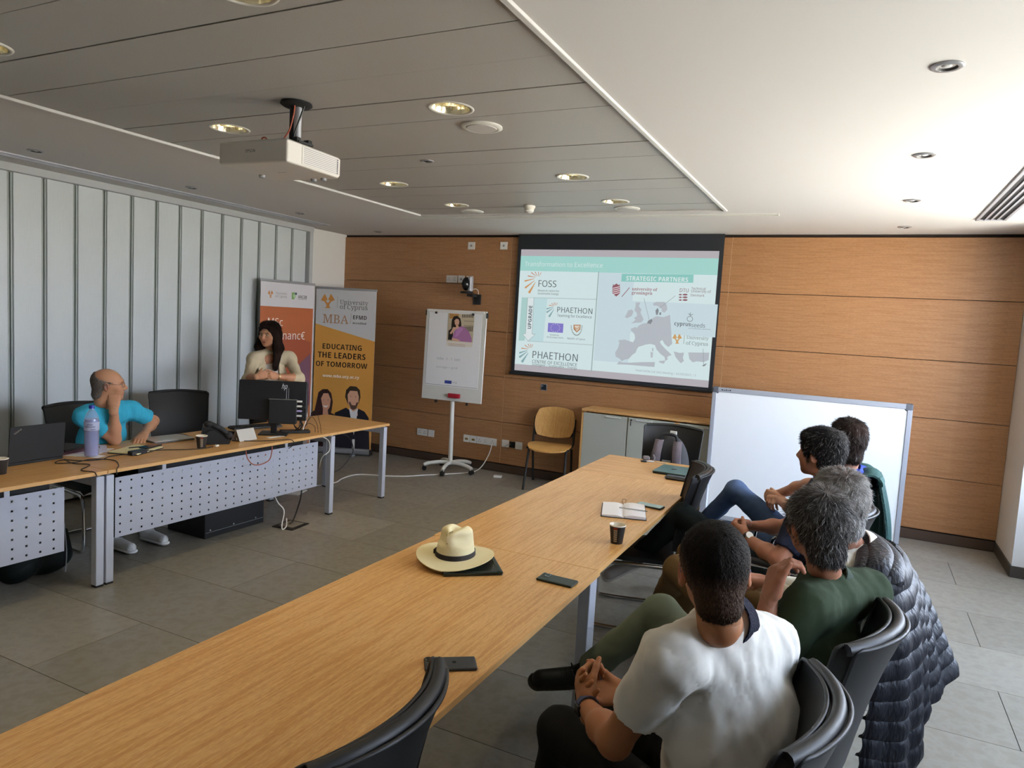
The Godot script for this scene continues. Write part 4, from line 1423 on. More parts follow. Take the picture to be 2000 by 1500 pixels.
# ---------------------------------------------------------------- ceiling
func ceiling_fittings() -> void:
	var lamp := mat("fff4d0", 0.4)
	lamp.emission_enabled = true
	lamp.emission = Color("fff0c0")
	lamp.emission_energy_multiplier = 5.0
	var refl := mat("e9e2c8", 0.16, 0.85)
	var ring := Geo.new()
	ring.lathe(Vector3.ZERO, [Vector2(0.098, 0.012), Vector2(0.112, 0.012), Vector2(0.114, 0.004), Vector2(0.108, -0.003), Vector2(0.098, -0.004), Vector2(0.093, 0.0), Vector2(0.091, 0.02)], 40)
	var ringm := ring.mesh()
	var cone := Geo.new()
	cone.lathe(Vector3.ZERO, [Vector2(0.03, 0.100), Vector2(0.062, 0.085), Vector2(0.080, 0.05), Vector2(0.092, 0.0)], 14)
	var conem := cone.mesh()
	var fins := Geo.new()
	for a in [0.5, 0.5 + PI / 2]:
		fins.x = Transform3D(Basis(Vector3.UP, a), Vector3.ZERO)
		fins.box(Vector3(0, 0.035, 0), Vector3(0.15, 0.05, 0.003))
	var finm := fins.mesh()
	var tube := Geo.new()
	for s in [-1.0, 1.0]:
		tube.cyl(Vector3(0.012 * s, 0.052, -0.055), Vector3(0.012 * s, 0.052, 0.055), 0.010, -1.0, 10)
	var tubem := tube.mesh()
	var where := ["cut by the left edge of the frame", "cut by the top edge of the frame", "between the projector and the round speaker plate", "directly left of the projector", "next behind the projector in the left row", "third from the camera in the right row", "last in the left row, beside the far speaker plate", "last in the right row, beside the far speaker plate", "above and behind the camera on the left", "above and behind the camera on the right"]
	for k in big_lights.size():
		var p: Vector2 = big_lights[k]
		var t := thing("downlight", "large warm round ceiling downlight " + where[k], "ceiling light", Vector3(p.x, 2.745, p.y), 0.0, "large downlights in the metal planks")
		inst("trim_ring", ringm, M.white_metal, t)
		inst("reflector", conem, refl, t)
		inst("baffle", finm, refl, t)
		inst("lamp_tube", tubem, lamp, t)
		var o := SpotLight3D.new()
		o.name = "downlight_beam"
		o.light_color = Color("ffe9bd")
		o.light_energy = 1.0
		o.light_size = 0.05
		o.spot_angle = 62.0
		o.spot_range = 12.0
		o.spot_attenuation = 2.0
		o.shadow_enabled = true
		o.rotation.x = -PI / 2
		o.position = Vector3(0, 0.03, 0)
		t.add_child(o)
	# small spots
	var sr := Geo.new()
	sr.lathe(Vector3.ZERO, [Vector2(0.052, 0.002), Vector2(0.054, -0.004), Vector2(0.046, -0.009), Vector2(0.036, -0.008), Vector2(0.034, 0.0)], 28)
	var srm := sr.mesh()
	var si := Geo.new()
	si.lathe(Vector3.ZERO, [Vector2(0.034, -0.007), Vector2(0.028, 0.001), Vector2(0.0, 0.001)], 28)
	var sim := si.mesh()
	var sb := Geo.new()
	sb.ball(Vector3(0, -0.002, 0), Vector3(0.016, 0.005, 0.016), 14)
	var sbm := sb.mesh()
	var n := 0
	for p in [[0.182, -2.944, "nearest the camera on the right"], [0.206, -4.272, "second from the camera on the right"], [0.226, -5.598, "third from the camera on the right"], [0.241, -6.861, "last on the right, close to the timber wall"], [-5.173, -2.996, "nearest the camera beside the left slot diffuser"], [-5.214, -4.293, "second along the left slot diffuser"], [-5.255, -5.641, "third along the left slot diffuser"], [-5.309, -7.009, "last on the left, close to the timber wall"]]:
		var t := thing("spot_fitting", "small unlit ceiling spot, " + p[2], "ceiling spot", Vector3(p[0], 2.74, p[1]), 0.0, "small ceiling spots")
		inst("trim_ring", srm, M.steel, t)
		inst("cup", sim, mat("4a4a4a", 0.5, 0.5), t)
		inst("lens", sbm, mat("dfe3e6", 0.1), t)
		n += 1
	# loudspeaker plates
	var sp := Geo.new()
	sp.lathe(Vector3.ZERO, [Vector2(0.105, 0.0), Vector2(0.107, -0.006), Vector2(0.095, -0.012), Vector2(0.085, -0.012), Vector2(0.083, -0.007), Vector2(0.08, -0.007)], 40)
	var spm := sp.mesh()
	var sg := Geo.new()
	sg.lathe(Vector3.ZERO, [Vector2(0.08, -0.008), Vector2(0.076, -0.014), Vector2(0.0, -0.016)], 40)
	var sgm := sg.mesh()
	for p in [[-1.83, -3.241, "in the plank behind the lit middle downlight"], [-3.297, -5.741, "far left, in the last metal plank"], [-1.828, -5.741, "far right, in the last metal plank"]]:
		var t := thing("ceiling_speaker", "flat round white ceiling loudspeaker plate, " + p[2], "speaker", Vector3(p[0], 2.745, p[1]), 0.0, "ceiling loudspeakers")
		inst("rim", spm, M.white_metal, t)
		inst("grille", sgm, mat("c4c2be", 0.6), t)
	var sd := thing("smoke_detector", "white smoke detector hanging under the far metal planks", "smoke detector", Vector3(-2.62, 2.745, -5.53))
	var g := Geo.new()
	g.lathe(Vector3.ZERO, [Vector2(0.05, 0.0), Vector2(0.05, -0.018), Vector2(0.044, -0.022), Vector2(0.04, -0.035)], 28)
	part("base", g, M.cream_plastic, sd)
	g = Geo.new()
	g.lathe(Vector3.ZERO, [Vector2(0.04, -0.034), Vector2(0.038, -0.05), Vector2(0.022, -0.062), Vector2(0.0, -0.064)], 28)
	part("head", g, M.white_plastic, sd)
	var se := thing("ceiling_sensor", "tiny dark ringed sensor in a metal plank right of the projector", "sensor", Vector3(-2.565, 2.745, -3.866))
	g = Geo.new()
	g.lathe(Vector3.ZERO, [Vector2(0.042, 0.0), Vector2(0.042, -0.004), Vector2(0.03, -0.006), Vector2(0.028, -0.002)], 28)
	part("rim", g, M.steel, se)
	g = Geo.new()
	g.lathe(Vector3.ZERO, [Vector2(0.029, -0.003), Vector2(0.012, -0.004), Vector2(0.01, -0.009), Vector2(0.0, -0.01)], 20)
	part("lens", g, M.black_plastic, se)
	# slot diffusers
	var dark := mat("26262a", 0.7)
	diffuser("linear_diffuser", "long dark slotted air diffuser in the ceiling along the glass wall", Vector3(-5.518, 2.74, -2.45), 0.0276, 0.13, 8.0, 4, M.silver, dark)
	diffuser("linear_diffuser", "wide slotted air diffuser in the ceiling over the window side", Vector3(0.80, 2.74, -2.55), 0.0, 0.20, 7.9, 4, M.silver, dark)
	diffuser("linear_diffuser", "narrow slotted air diffuser in the ceiling before the timber wall", Vector3(-2.478, 2.74, -6.06), PI / 2 + 0.02, 0.075, 3.6, 2, M.white_metal, dark)
	# projector
	var pj := thing("projector", "white ceiling projector with vented side hanging on a short pole", "projector", Vector3(-2.638, 2.486, -2.686), 0.047)
	var w := mat("d9d6d0", 0.45)
	g = Geo.new()
	g.box(Vector3.ZERO, Vector3(0.42, 0.108, 0.394), 0.012)
	part("casing", g, w, pj)
	g = Geo.new()
	g.box(Vector3(0.2105, 0.0, -0.045), Vector3(0.004, 0.084, 0.285), 0.002)
	part("vent_panel", g, w, pj)
	g = Geo.new()
	for k in 9:
		g.box(Vector3(0.2128, 0.034 - k * 0.0085, -0.045), Vector3(0.0015, 0.0028, 0.26))
	part("vent_slots", g, mat("9a9da4", 0.6), pj)
	g = Geo.new()
	for k in 8:
		g.box(Vector3(0.2135, 0.032 - k * 0.0092, -0.165), Vector3(0.002, 0.0045, 0.006))
	part("vent_slots", g, M.black_matte, pj)
	g = Geo.new()
	for p in [[-0.165, -0.05], [0.06, -0.175], [0.13, -0.165]]:
		g.cyl(Vector3(p[0], -0.066, p[1]), Vector3(p[0], -0.054, p[1]), 0.014, 0.016, 14)
	part("foot", g, M.grey_plastic, pj)
	g = Geo.new()
	g.col = lin("26241f")
	letters(g, "EPSON", "sans", -0.035, -0.004, 0.056, 0.0135, 0.1985)
	g.x = Transform3D(Basis(Vector3.RIGHT, PI / 2), Vector3.ZERO)
	letters(g, "EPSON", "sans", -0.02, -0.01, 0.05, 0.0, 0.0552)
	part("lettering", g, M.vcol, pj)
	g = Geo.new()
	g.cyl(Vector3(-0.12, 0.0, -0.195), Vector3(-0.12, 0.0, -0.215), 0.04, 0.038, 24)
	part("lens", g, M.black_gloss, pj)
	var pm := thing("projector_mount", "black and silver ceiling pole that carries the projector", "bracket", Vector3(-2.52, 2.54, -2.655))
	g = Geo.new()
	g.lathe(Vector3(0, 0.195, 0), [Vector2(0.0, 0.008), Vector2(0.072, 0.008), Vector2(0.075, 0.0), Vector2(0.06, -0.01), Vector2(0.02, -0.014), Vector2(0.0, -0.014)], 32)
	part("ceiling_plate", g, M.black_matte, pm)
	g = Geo.new()
	g.cyl(Vector3(0.012, 0.02, 0), Vector3(0.012, 0.2, 0), 0.018, 0.018, 20)
	part("pole", g, M.silver, pm)
	g = Geo.new()
	g.box(Vector3(-0.02, 0.11, 0.0), Vector3(0.02, 0.17, 0.03), 0.004)
	part("cable_cover", g, M.black_plastic, pm)
	g = Geo.new()
	for p in [[0.0, 0.0], [0.05, -0.03], [-0.05, 0.03], [0.045, 0.04]]:
		g.box(Vector3(p[0], 0.018, p[1]), Vector3(0.035, 0.03, 0.03), 0.004)
	g.box(Vector3(0, 0.012, 0), Vector3(0.14, 0.012, 0.10), 0.003)
	part("bracket_plate", g, M.black_plastic, pm)
	g = Geo.new()
	g.tube([Vector3(0.02, 0.2, 0.03), Vector3(0.018, 0.14, 0.035), Vector3(0.0, 0.07, 0.04), Vector3(-0.03, 0.02, 0.05), Vector3(-0.05, 0.005, 0.02)], 0.0035, 8, 4)
	g.tube([Vector3(-0.14, 0.0, 0.06), Vector3(-0.15, 0.03, 0.065), Vector3(-0.13, 0.035, 0.06), Vector3(-0.12, 0.0, 0.05)], 0.0035, 8, 4)
	part("cable", g, mat("b0553a", 0.5), pm)
	g = Geo.new()
	g.tube([Vector3(0.055, 0.195, 0.0), Vector3(0.035, 0.12, 0.015), Vector3(0.015, 0.05, 0.025), Vector3(0.0, 0.01, 0.02)], 0.004, 8, 4)
	part("cable", g, M.black_plastic, pm)

func diffuser(called: String, label: String, at: Vector3, turn: float, w: float, l: float, slots: int, m: Material, dark: Material) -> void:
	var t := thing(called, label, "air vent", at, turn)
	var g := Geo.new()
	g.box(Vector3(0, -0.001, 0), Vector3(w - 0.01, 0.004, l - 0.01))
	part("slot_backing", g, dark, t)
	g = Geo.new()
	var b := 0.022 if w > 0.1 else 0.012
	for s in [-1.0, 1.0]:
		g.box(Vector3(s * (w - b) * 0.5, -0.005, 0), Vector3(b, 0.012, l), 0.002)
		g.box(Vector3(0, -0.005, s * (l - b) * 0.5), Vector3(w, 0.012, b), 0.002)
	part("frame", g, m, t)
	for k in range(1, slots):
		g = Geo.new()
		g.box(Vector3(-(w - 2 * b) * 0.5 + (w - 2 * b) * k / slots, -0.004, 0), Vector3((w - 2 * b) / slots * 0.36, 0.01, l - b))
		part("slat", g, m, t)

# ---------------------------------------------------------------- things fixed to the timber wall
func plate(w: float) -> Geo:
	var g := Geo.new()
	g.box(Vector3(0, 0, 0.005), Vector3(w, 0.086, 0.010), 0.003)
	return g

func outlet(label: String, x: float, y: float, w: float, kind: String) -> void:
	var t := thing("wall_outlet", label, "socket", Vector3(x, y, -7.31))
	part("cover_plate", plate(w), M.white_plastic, t)
	var g := Geo.new()
	if kind == "socket" or kind == "double":
		for s in ([0.0] if kind == "socket" else [-0.038, 0.038]):
			for h in [[0.0, 0.012, 0.006, 0.010], [-0.012, -0.012, 0.010, 0.005], [0.012, -0.012, 0.010, 0.005]]:
				g.box(Vector3(s + h[0], h[1], 0.0098), Vector3(h[2], h[3], 0.002))
		part("pin_holes", g, M.black_matte, t)
		g = Geo.new()
		for s in ([0.026] if kind == "socket" else [-0.012, 0.064]):
			g.box(Vector3(s, 0.026, 0.0105), Vector3(0.012, 0.018, 0.004), 0.001)
		part("switch", g, M.cream_plastic, t)
	elif kind == "data":
		g.box(Vector3(0, -0.004, 0.011), Vector3(0.04, 0.026, 0.005), 0.001)
		part("jack_frame", g, mat("b9a25a", 0.5), t)
		g = Geo.new()
		for s in [-0.01, 0.01]:
			g.box(Vector3(s, -0.006, 0.0135), Vector3(0.013, 0.011, 0.002))
		part("jack_hole", g, M.black_matte, t)
	elif kind == "round":
		g.cyl(Vector3(0, 0, 0.01), Vector3(0, 0, 0.013), 0.014, 0.012, 18)
		part("coax_jack", g, M.grey_plastic, t)
		g = Geo.new()
		for s in [-0.034, 0.034]:
			g.cyl(Vector3(s, 0, 0.0095), Vector3(s, 0, 0.0112), 0.003, 0.003, 10)
		part("screw", g, M.steel, t)

func wall_fittings() -> void:
	outlet("small square white wall plate under the ceiling, left one of the pair", -4.18, 2.612, 0.09, "round")
	outlet("small square white wall plate under the ceiling, right one beside the screen", -3.755, 2.614, 0.09, "round")
	outlet("double white power socket left of the wall camera", -4.424, 2.219, 0.15, "double")
	outlet("single white wall plate with dark centre hole, left of the wall camera", -4.295, 2.221, 0.086, "round")
	outlet("white wall plate half hidden behind the wall camera", -4.18, 2.217, 0.09, "blank")
	outlet("double white power socket low on the wall, left of the flipchart stand", -4.742, 0.341, 0.15, "double")
	outlet("single white blank plate low on the wall, between socket and flipchart pole", -4.613, 0.340, 0.09, "blank")
	outlet("white data outlet with brass coloured jacks, first in the row of four", -4.11, 0.341, 0.088, "data")
	outlet("white data outlet with brass coloured jacks, second in the row of four", -4.018, 0.341, 0.088, "data")
	outlet("double white power socket, third in the low row right of the flipchart", -3.895, 0.341, 0.15, "double")
	outlet("white power socket with plug and cable, last in the low row", -3.763, 0.341, 0.11, "socket")
	outlet("plain white wall plate left of the open dark wall box", -3.593, 0.345, 0.09, "blank")
	outlet("plain white wall plate right of the open dark wall box, behind the wooden chair", -3.418, 0.340, 0.09, "blank")
	var t := thing("wall_box", "open dark electrical box with a loose wire between two white plates", "wall box", Vector3(-3.505, 0.342, -7.31))
	var g := Geo.new()
	g.box(Vector3(0, 0, 0.002), Vector3(0.07, 0.07, 0.004))
	part("recess", g, M.hole, t)
	g = Geo.new()
	g.tube([Vector3(-0.02, 0.0, 0.004), Vector3(-0.07, -0.02, 0.03), Vector3(-0.085, -0.05, 0.03), Vector3(-0.06, -0.06, 0.02)], 0.003, 6, 4)
	part("wire", g, M.grey_plastic, t)
	t = thing("wall_box", "small open metal wall box under the projection screen", "wall box", Vector3(-3.152, 1.044, -7.31))
	g = Geo.new()
	for s in [-1.0, 1.0]:
		g.box(Vector3(s * 0.034, 0, 0.003), Vector3(0.008, 0.074, 0.008), 0.001)
		g.box(Vector3(0, s * 0.034, 0.003), Vector3(0.074, 0.008, 0.008), 0.001)
	g.box(Vector3(-0.02, 0.012, 0.004), Vector3(0.02, 0.008, 0.006))
	part("rim", g, M.steel, t)
	g = Geo.new()
	g.box(Vector3(0, 0, 0.001), Vector3(0.062, 0.062, 0.003))
	part("recess", g, mat("15202a", 0.6), t)
	# camera on a bracket
	t = thing("video_camera", "black and silver conference camera on a wall bracket above the flipchart", "camera", Vector3(-4.12, 2.06, -7.31))
	g = Geo.new()
	g.box(Vector3(0.055, -0.07, 0.01), Vector3(0.10, 0.12, 0.02), 0.004)
	g.box(Vector3(0.02, -0.028, 0.07), Vector3(0.08, 0.03, 0.12), 0.004)
	part("bracket", g, M.black_matte, t)
	g = Geo.new()
	g.lathe(Vector3(-0.02, -0.008, 0.13), [Vector2(0.0, 0.0), Vector2(0.075, 0.0), Vector2(0.078, 0.008), Vector2(0.07, 0.022), Vector2(0.0, 0.024)], 28)
	part("base", g, M.black_plastic, t)
	g = Geo.new()
	g.box(Vector3(0.02, 0.10, 0.12), Vector3(0.045, 0.17, 0.07), 0.012)
	part("yoke", g, M.silver, t)
	g = Geo.new()
	g.ball(Vector3(-0.022, 0.10, 0.145), Vector3(0.05, 0.078, 0.058), 22)
	part("camera_head", g, M.black_gloss, t)
	g = Geo.new()
	g.cyl(Vector3(-0.026, 0.10, 0.195), Vector3(-0.028, 0.10, 0.21), 0.024, 0.022, 20)
	part("lens", g, M.black_plastic, t)
	g = Geo.new()
	g.tube([Vector3(0.02, 0.03, 0.09), Vector3(0.06, 0.05, 0.07), Vector3(0.085, 0.03, 0.05), Vector3(0.08, -0.01, 0.03)], 0.004, 6, 5)
	part("cable", g, M.white_plastic, t)

# ---------------------------------------------------------------- screen, banners, boards
func presentation() -> void:
	var g := Geo.new()
	var t := thing("projection_screen", "pull-down projection screen with black border showing a slide about strategic partners", "projection screen", Vector3(-3.514, 1.209, -7.27))
	g.box(Vector3(1.0885, 0.75, -0.004), Vector3(2.26, 1.56, 0.004))
	part("black_border", g, mat("22262c", 0.55), t)
	g = Geo.new()
	g.cyl(Vector3(-0.06, -0.035, 0.0), Vector3(2.24, -0.035, 0.0), 0.016, 0.016, 14)
	part("bottom_bar", g, mat("1d2126", 0.4), t)
	inks = []
	g = Geo.new()
	print_slide(g)
	var im := Image.create(64, 1, false, Image.FORMAT_RGB8)
	for k in inks.size():
		im.set_pixel(k, 0, Color(inks[k]))
	var glow := mat("303030", 0.9)
	glow.emission_enabled = true
	glow.emission = Color.BLACK
	glow.emission_texture = ImageTexture.create_from_image(im)
	glow.emission_energy_multiplier = 0.95
	glow.texture_filter = BaseMaterial3D.TEXTURE_FILTER_NEAREST
	part("picture", g, glow, t)
	var a := AreaLight3D.new()
	a.name = "screen_light"
	a.area_size = Vector2(2.17, 1.36)
	a.light_color = Color("dcf4f4")
	a.light_energy = 0.25
	a.area_range = 12.0
	a.area_attenuation = 2.0
	a.shadow_enabled = true
	a.position = Vector3(1.0885, 0.68, 0.012)
	a.rotation.y = PI
	t.add_child(a)
	# roll-up banners
	banner("orange and grey roll-up banner with two smiling people and EDUCATING lettering", Vector3(-6.005, 0, -6.759), atan2(0.278, 0.693), 0.747, 2.03, 0)
	banner("rust coloured roll-up banner with a white head, behind the standing woman", Vector3(-5.85, 0, -5.71), atan2(0.79, 0.05), 0.79, 2.05, 1)
	# flip chart
	var f := thing("flip_chart", "white flip chart easel on a castored column with paper, poster and red eraser", "flip chart", Vector3(-4.12, 0, -6.965), 0.05)
	g = Geo.new()
	var tilt := Transform3D(Basis(Vector3.RIGHT, -0.03), Vector3(0, 1.335, 0.04))
	g.x = tilt
	g.box(Vector3.ZERO, Vector3(0.765, 1.03, 0.022), 0.004)
	part("board", g, M.white_metal, f)
	g = Geo.new()
	g.x = tilt
	g.box(Vector3(0, 0.5, 0.014), Vector3(0.72, 0.03, 0.012), 0.004)
	part("clamp_bar", g, M.white_plastic, f)
	for s in [-0.25, 0.22]:
		g = Geo.new()
		g.x = tilt
		g.cyl(Vector3(s, 0.475, 0.012), Vector3(s, 0.475, 0.03), 0.014, 0.012, 16)
		part("clamp_knob", g, M.black_plastic, f)
	for s in [-1.0, 1.0]:
		g = Geo.new()
		g.x = tilt
		g.box(Vector3(s * 0.385, 0.47, 0.0), Vector3(0.016, 0.06, 0.03), 0.003)
		part("side_clip", g, M.black_plastic, f)
	g = Geo.new()
	g.cyl(Vector3(0, 0.08, 0.0), Vector3(0, 0.9, 0.02), 0.026, 0.024, 24)
	part("column", g, M.white_metal, f)
	g = Geo.new()
	for s in [-1.0, 1.0]:
		g.box(Vector3(s * 0.2, 0.80, 0.05), Vector3(0.02, 0.03, 0.03), 0.003)
	part("tray_hook", g, M.black_plastic, f)
	for k in 5:
		var an := 0.2 + TAU * k / 5.0
		var dir := Vector3(sin(an), 0, cos(an))
		var leg := Geo.new()
		leg.tube([Vector3(0, 0.10, 0), dir * 0.12 + Vector3(0, 0.105, 0), dir * 0.24 + Vector3(0, 0.088, 0), dir * 0.30 + Vector3(0, 0.065, 0)], 0.021, 10, 4)
		var lo := part("base_leg", leg, M.white_metal, f)
		leg = Geo.new()
		var c: Vector3 = dir * 0.295 + Vector3(0, 0.026, 0)
		var sd := dir.cross(Vector3.UP)
		leg.cyl(c - sd * 0.022, c - sd * 0.006, 0.026, 0.026, 18)
		leg.cyl(c + sd * 0.006, c + sd * 0.022, 0.026, 0.026, 18)
		leg.cyl(c, c + Vector3(0, 0.04, 0), 0.008, 0.008, 8)
		part("castor", leg, M.black_plastic, lo)
	var at: Vector3 = f.position
	g = Geo.new()
	g.x = Transform3D(Basis(Vector3.RIGHT, -0.03), Vector3(-0.01, 1.40, 0.051))
	g.box(Vector3.ZERO, Vector3(0.68, 0.84, 0.003))
	var pad := single("paper_pad", g, M.paper, "large white flip chart paper clamped to the easel, faint notes on it", "paper pad", at, 0.05)
	g = Geo.new()
	g.x = Transform3D(Basis(Vector3.RIGHT, -0.03), Vector3(-0.01, 1.40, 0.0532))
	g.col = lin("8f9298")
	for s in [[-0.335, -0.41, -0.331, 0.41], [-0.335, -0.41, 0.335, -0.406]]:
		rect(g, s[0], s[1], s[2], s[3], 0.0)
	g.col = lin("3a4a9a")
	rect(g, -0.08, -0.385, 0.01, -0.35, 0.0)
	g.col = lin("b9bcc4")
	letters(g, "ucy", "sans-bold", 0.02, -0.38, 0.06, 0.02)
	letters(g, "solar  2 : 1  test", "sans", -0.2, -0.12, 0.3, 0.03)
	letters(g, "storage + grid", "sans", -0.2, -0.22, 0.27, 0.03)
	part("print", g, M.vcol, pad)
	g = Geo.new()
	g.x = Transform3D(Basis(Vector3.RIGHT, -0.03), Vector3(-0.095, 1.445, 0.054))
	print_poster(g)
	var pg := Geo.new()
	pg.x = g.x
	pg.box(Vector3(0.165, 0.1825, 0.0), Vector3(0.33, 0.365, 0.0006))
	var po := single("poster", pg, M.paper, "poster of a thinking woman in purple taped on the flip chart paper", "poster", at, 0.05)
	part("print", g, M.vcol, po)
	g = Geo.new()
	g.x = Transform3D(Basis(Vector3.RIGHT, -0.03), Vector3(0.05, 0.885, 0.085))
	g.box(Vector3.ZERO, Vector3(0.145, 0.05, 0.035), 0.006)
	var er := single("board_eraser", g, mat("a3182c", 0.5), "red board eraser on the bottom edge of the flip chart", "eraser", at, 0.05)
	g = Geo.new()
	g.x = Transform3D(Basis(Vector3.RIGHT, -0.03), Vector3(0.05, 0.885, 0.068))
	g.box(Vector3.ZERO, Vector3(0.14, 0.046, 0.012), 0.003)
	part("felt_pad", g, M.black_matte, er)
	# whiteboard that stands on the floor
	var wb := thing("whiteboard", "large blank whiteboard with grey frame standing on the floor before the cabinets", "whiteboard", Vector3(-0.385, 0, -6.84))
	g = Geo.new()
	g.box(Vector3(0, 0.63, -0.004), Vector3(1.62, 1.21, 0.012))
	part("surface", g, mat("eef0f2", 0.3), wb)
	var fm := mat("a9adb6", 0.45, 0.2)
	for s in [-1.0, 1.0]:
		g = Geo.new()
		g.box(Vector3(s * 0.81, 0.63, 0.0), Vector3(0.04, 1.16, 0.024), 0.005)
		part("frame_rail", g, fm, wb)
		g = Geo.new()
		g.box(Vector3(0, 0.63 + s * 0.605, 0.0), Vector3(1.56, 0.045, 0.024), 0.005)
		part("frame_rail", g, fm, wb)
		for q in [-1.0, 1.0]:
			g = Geo.new()
			g.box(Vector3(s * 0.80, 0.63 + q * 0.60, 0.0), Vector3(0.065, 0.065, 0.028), 0.012)
			part("corner_cap", g, mat("5b5e66", 0.5), wb)
	g = Geo.new()
	g.col = lin("3a3d42")
	for k in 5:
		rect(g, -0.745 + k * 0.018, 1.229, -0.733 + k * 0.018, 1.241 - (k % 2) * 0.004, 0.0128)
	part("maker_mark", g, M.vcol, wb)

func banner(label: String, at: Vector3, turn: float, w: float, h: float, which: int) -> void:
	var t := thing("roll_up_banner", label, "banner", at, turn)
	var g := Geo.new()
	g.box(Vector3(w * 0.5, 1.045, -0.003), Vector3(w, h - 0.06, 0.002))
	part("sheet", g, mat("cfced0", 0.5), t)
	g = Geo.new()
	if which == 0: print_banner_right(g)
	else: print_banner_left(g)
	part("print", g, M.gloss_print, t)
	g = Geo.new()
	g.box(Vector3(w * 0.5, h + 0.005, -0.003), Vector3(w + 0.01, 0.028, 0.016), 0.004)
	part("top_rail", g, M.steel, t)
	g = Geo.new()
	g.box(Vector3(w * 0.5, 0.045, -0.01), Vector3(w + 0.02, 0.075, 0.09), 0.02)
	part("base", g, M.steel, t)
	for s in [0.0, 1.0]:
		g = Geo.new()
		g.box(Vector3(s * w, 0.045, -0.01), Vector3(0.024, 0.08, 0.096), 0.008)
		part("end_cap", g, M.black_plastic, t)
		g = Geo.new()
		g.box(Vector3(w * (0.28 + 0.44 * s), 0.006, 0.02), Vector3(0.06, 0.012, 0.2), 0.004)
		part("foot", g, M.grey_plastic, t)
	g = Geo.new()
	g.cyl(Vector3(w * 0.5, 0.06, -0.05), Vector3(w * 0.5, h, -0.02), 0.008, 0.007, 10)
	part("support_pole", g, M.steel, t)

# ---------------------------------------------------------------- tables and cabinets
func leg_frame(t: Node3D, x0: float, x1: float, z: float, h := 0.69) -> void:
	# two square legs joined by a beam under the top
	var w := 0.052
	for x in [x0, x1]:
		var g := Geo.new()
		g.box(Vector3(x, (h + 0.012) * 0.5, z), Vector3(w, h - 0.012, w), 0.005)
		part("leg", g, M.leg_silver, t)
		g = Geo.new()
		g.box(Vector3(x, 0.006, z), Vector3(w - 0.004, 0.012, w - 0.004), 0.002)
		part("glide", g, M.black_plastic, t)
		g = Geo.new()
		g.cyl(Vector3(x, h, z), Vector3(x, h + 0.013, z), 0.011, 0.011, 12)
		part("spacer", g, M.white_plastic, t)
	var b := Geo.new()
	b.box(Vector3((x0 + x1) * 0.5, h - 0.03, z), Vector3(absf(x1 - x0) - w, 0.06, w), 0.003)
	part("cross_beam", b, M.leg_silver, t)

func table_thing(called: String, label: String, at: Vector3, turn: float, w: float, l: float, ends: Array, wd: Material, group: String) -> Node3D:
	var t := thing(called, label, "table", at, turn, group)
	var g := Geo.new()
	g.box(Vector3(-w * 0.5, 0.7145, l * 0.5), Vector3(w, 0.0225, l), 0.002)
	part("tabletop", g, wd, t)
	g = Geo.new()
	for s in [0.0, 1.0]:
		g.box(Vector3(-w * s, 0.7145, l * 0.5), Vector3(0.0016, 0.0215, l), 0.0007)
		g.box(Vector3(-w * 0.5, 0.7145, l * s), Vector3(w, 0.0215, 0.0016), 0.0007)
	part("edge_band", g, M.beech_edge, t)
	for e in ends:
		leg_frame(t, -0.045, -w + 0.045, e)
	if l > 1.0:
		g = Geo.new()
		for x in [-0.2, -w + 0.2]:
			g.box(Vector3(x, 0.675, l * 0.5), Vector3(0.04, 0.04, l - 0.14), 0.003)
		part("long_beam", g, M.black_matte, t)
	return t

# perforated sheet: square holes with real depth
func perforated(l: float, h: float, cols: int, rows: int, pitch: float, u0: float) -> Geo:
	var g := Geo.new()
	var xs := [0.0]
	var ys := [0.0]
	for k in cols:
		xs.append(u0 + k * pitch - 0.0062)
		xs.append(u0 + k * pitch + 0.0062)
	xs.append(l)
	var v0 := (h - (rows - 1) * 0.054) * 0.5
	for k in rows:
		ys.append(v0 + k * 0.054 - 0.0062)
		ys.append(v0 + k * 0.054 + 0.0062)
	ys.append(h)
	for i in xs.size() - 1:
		for j in ys.size() - 1:
			var x0: float = xs[i]
			var x1: float = xs[i + 1]
			var y0: float = ys[j]
			var y1: float = ys[j + 1]
			if i % 2 == 1 and j % 2 == 1:
				for q in [[x0, y0, x1, y0, Vector3.UP], [x0, y1, x1, y1, Vector3.DOWN], [x0, y0, x0, y1, Vector3.BACK], [x1, y0, x1, y1, Vector3.FORWARD]]:
					g.quad(Vector3(0, q[1], q[0]), Vector3(0, q[3], q[2]), Vector3(-0.0018, q[3], q[2]), Vector3(-0.0018, q[1], q[0]), q[4])
			else:
				g.quad(Vector3(0, y0, x0), Vector3(0, y0, x1), Vector3(0, y1, x1), Vector3(0, y1, x0), Vector3.RIGHT)
				g.quad(Vector3(-0.0018, y0, x0), Vector3(-0.0018, y0, x1), Vector3(-0.0018, y1, x1), Vector3(-0.0018, y1, x0), Vector3.LEFT)
	return g

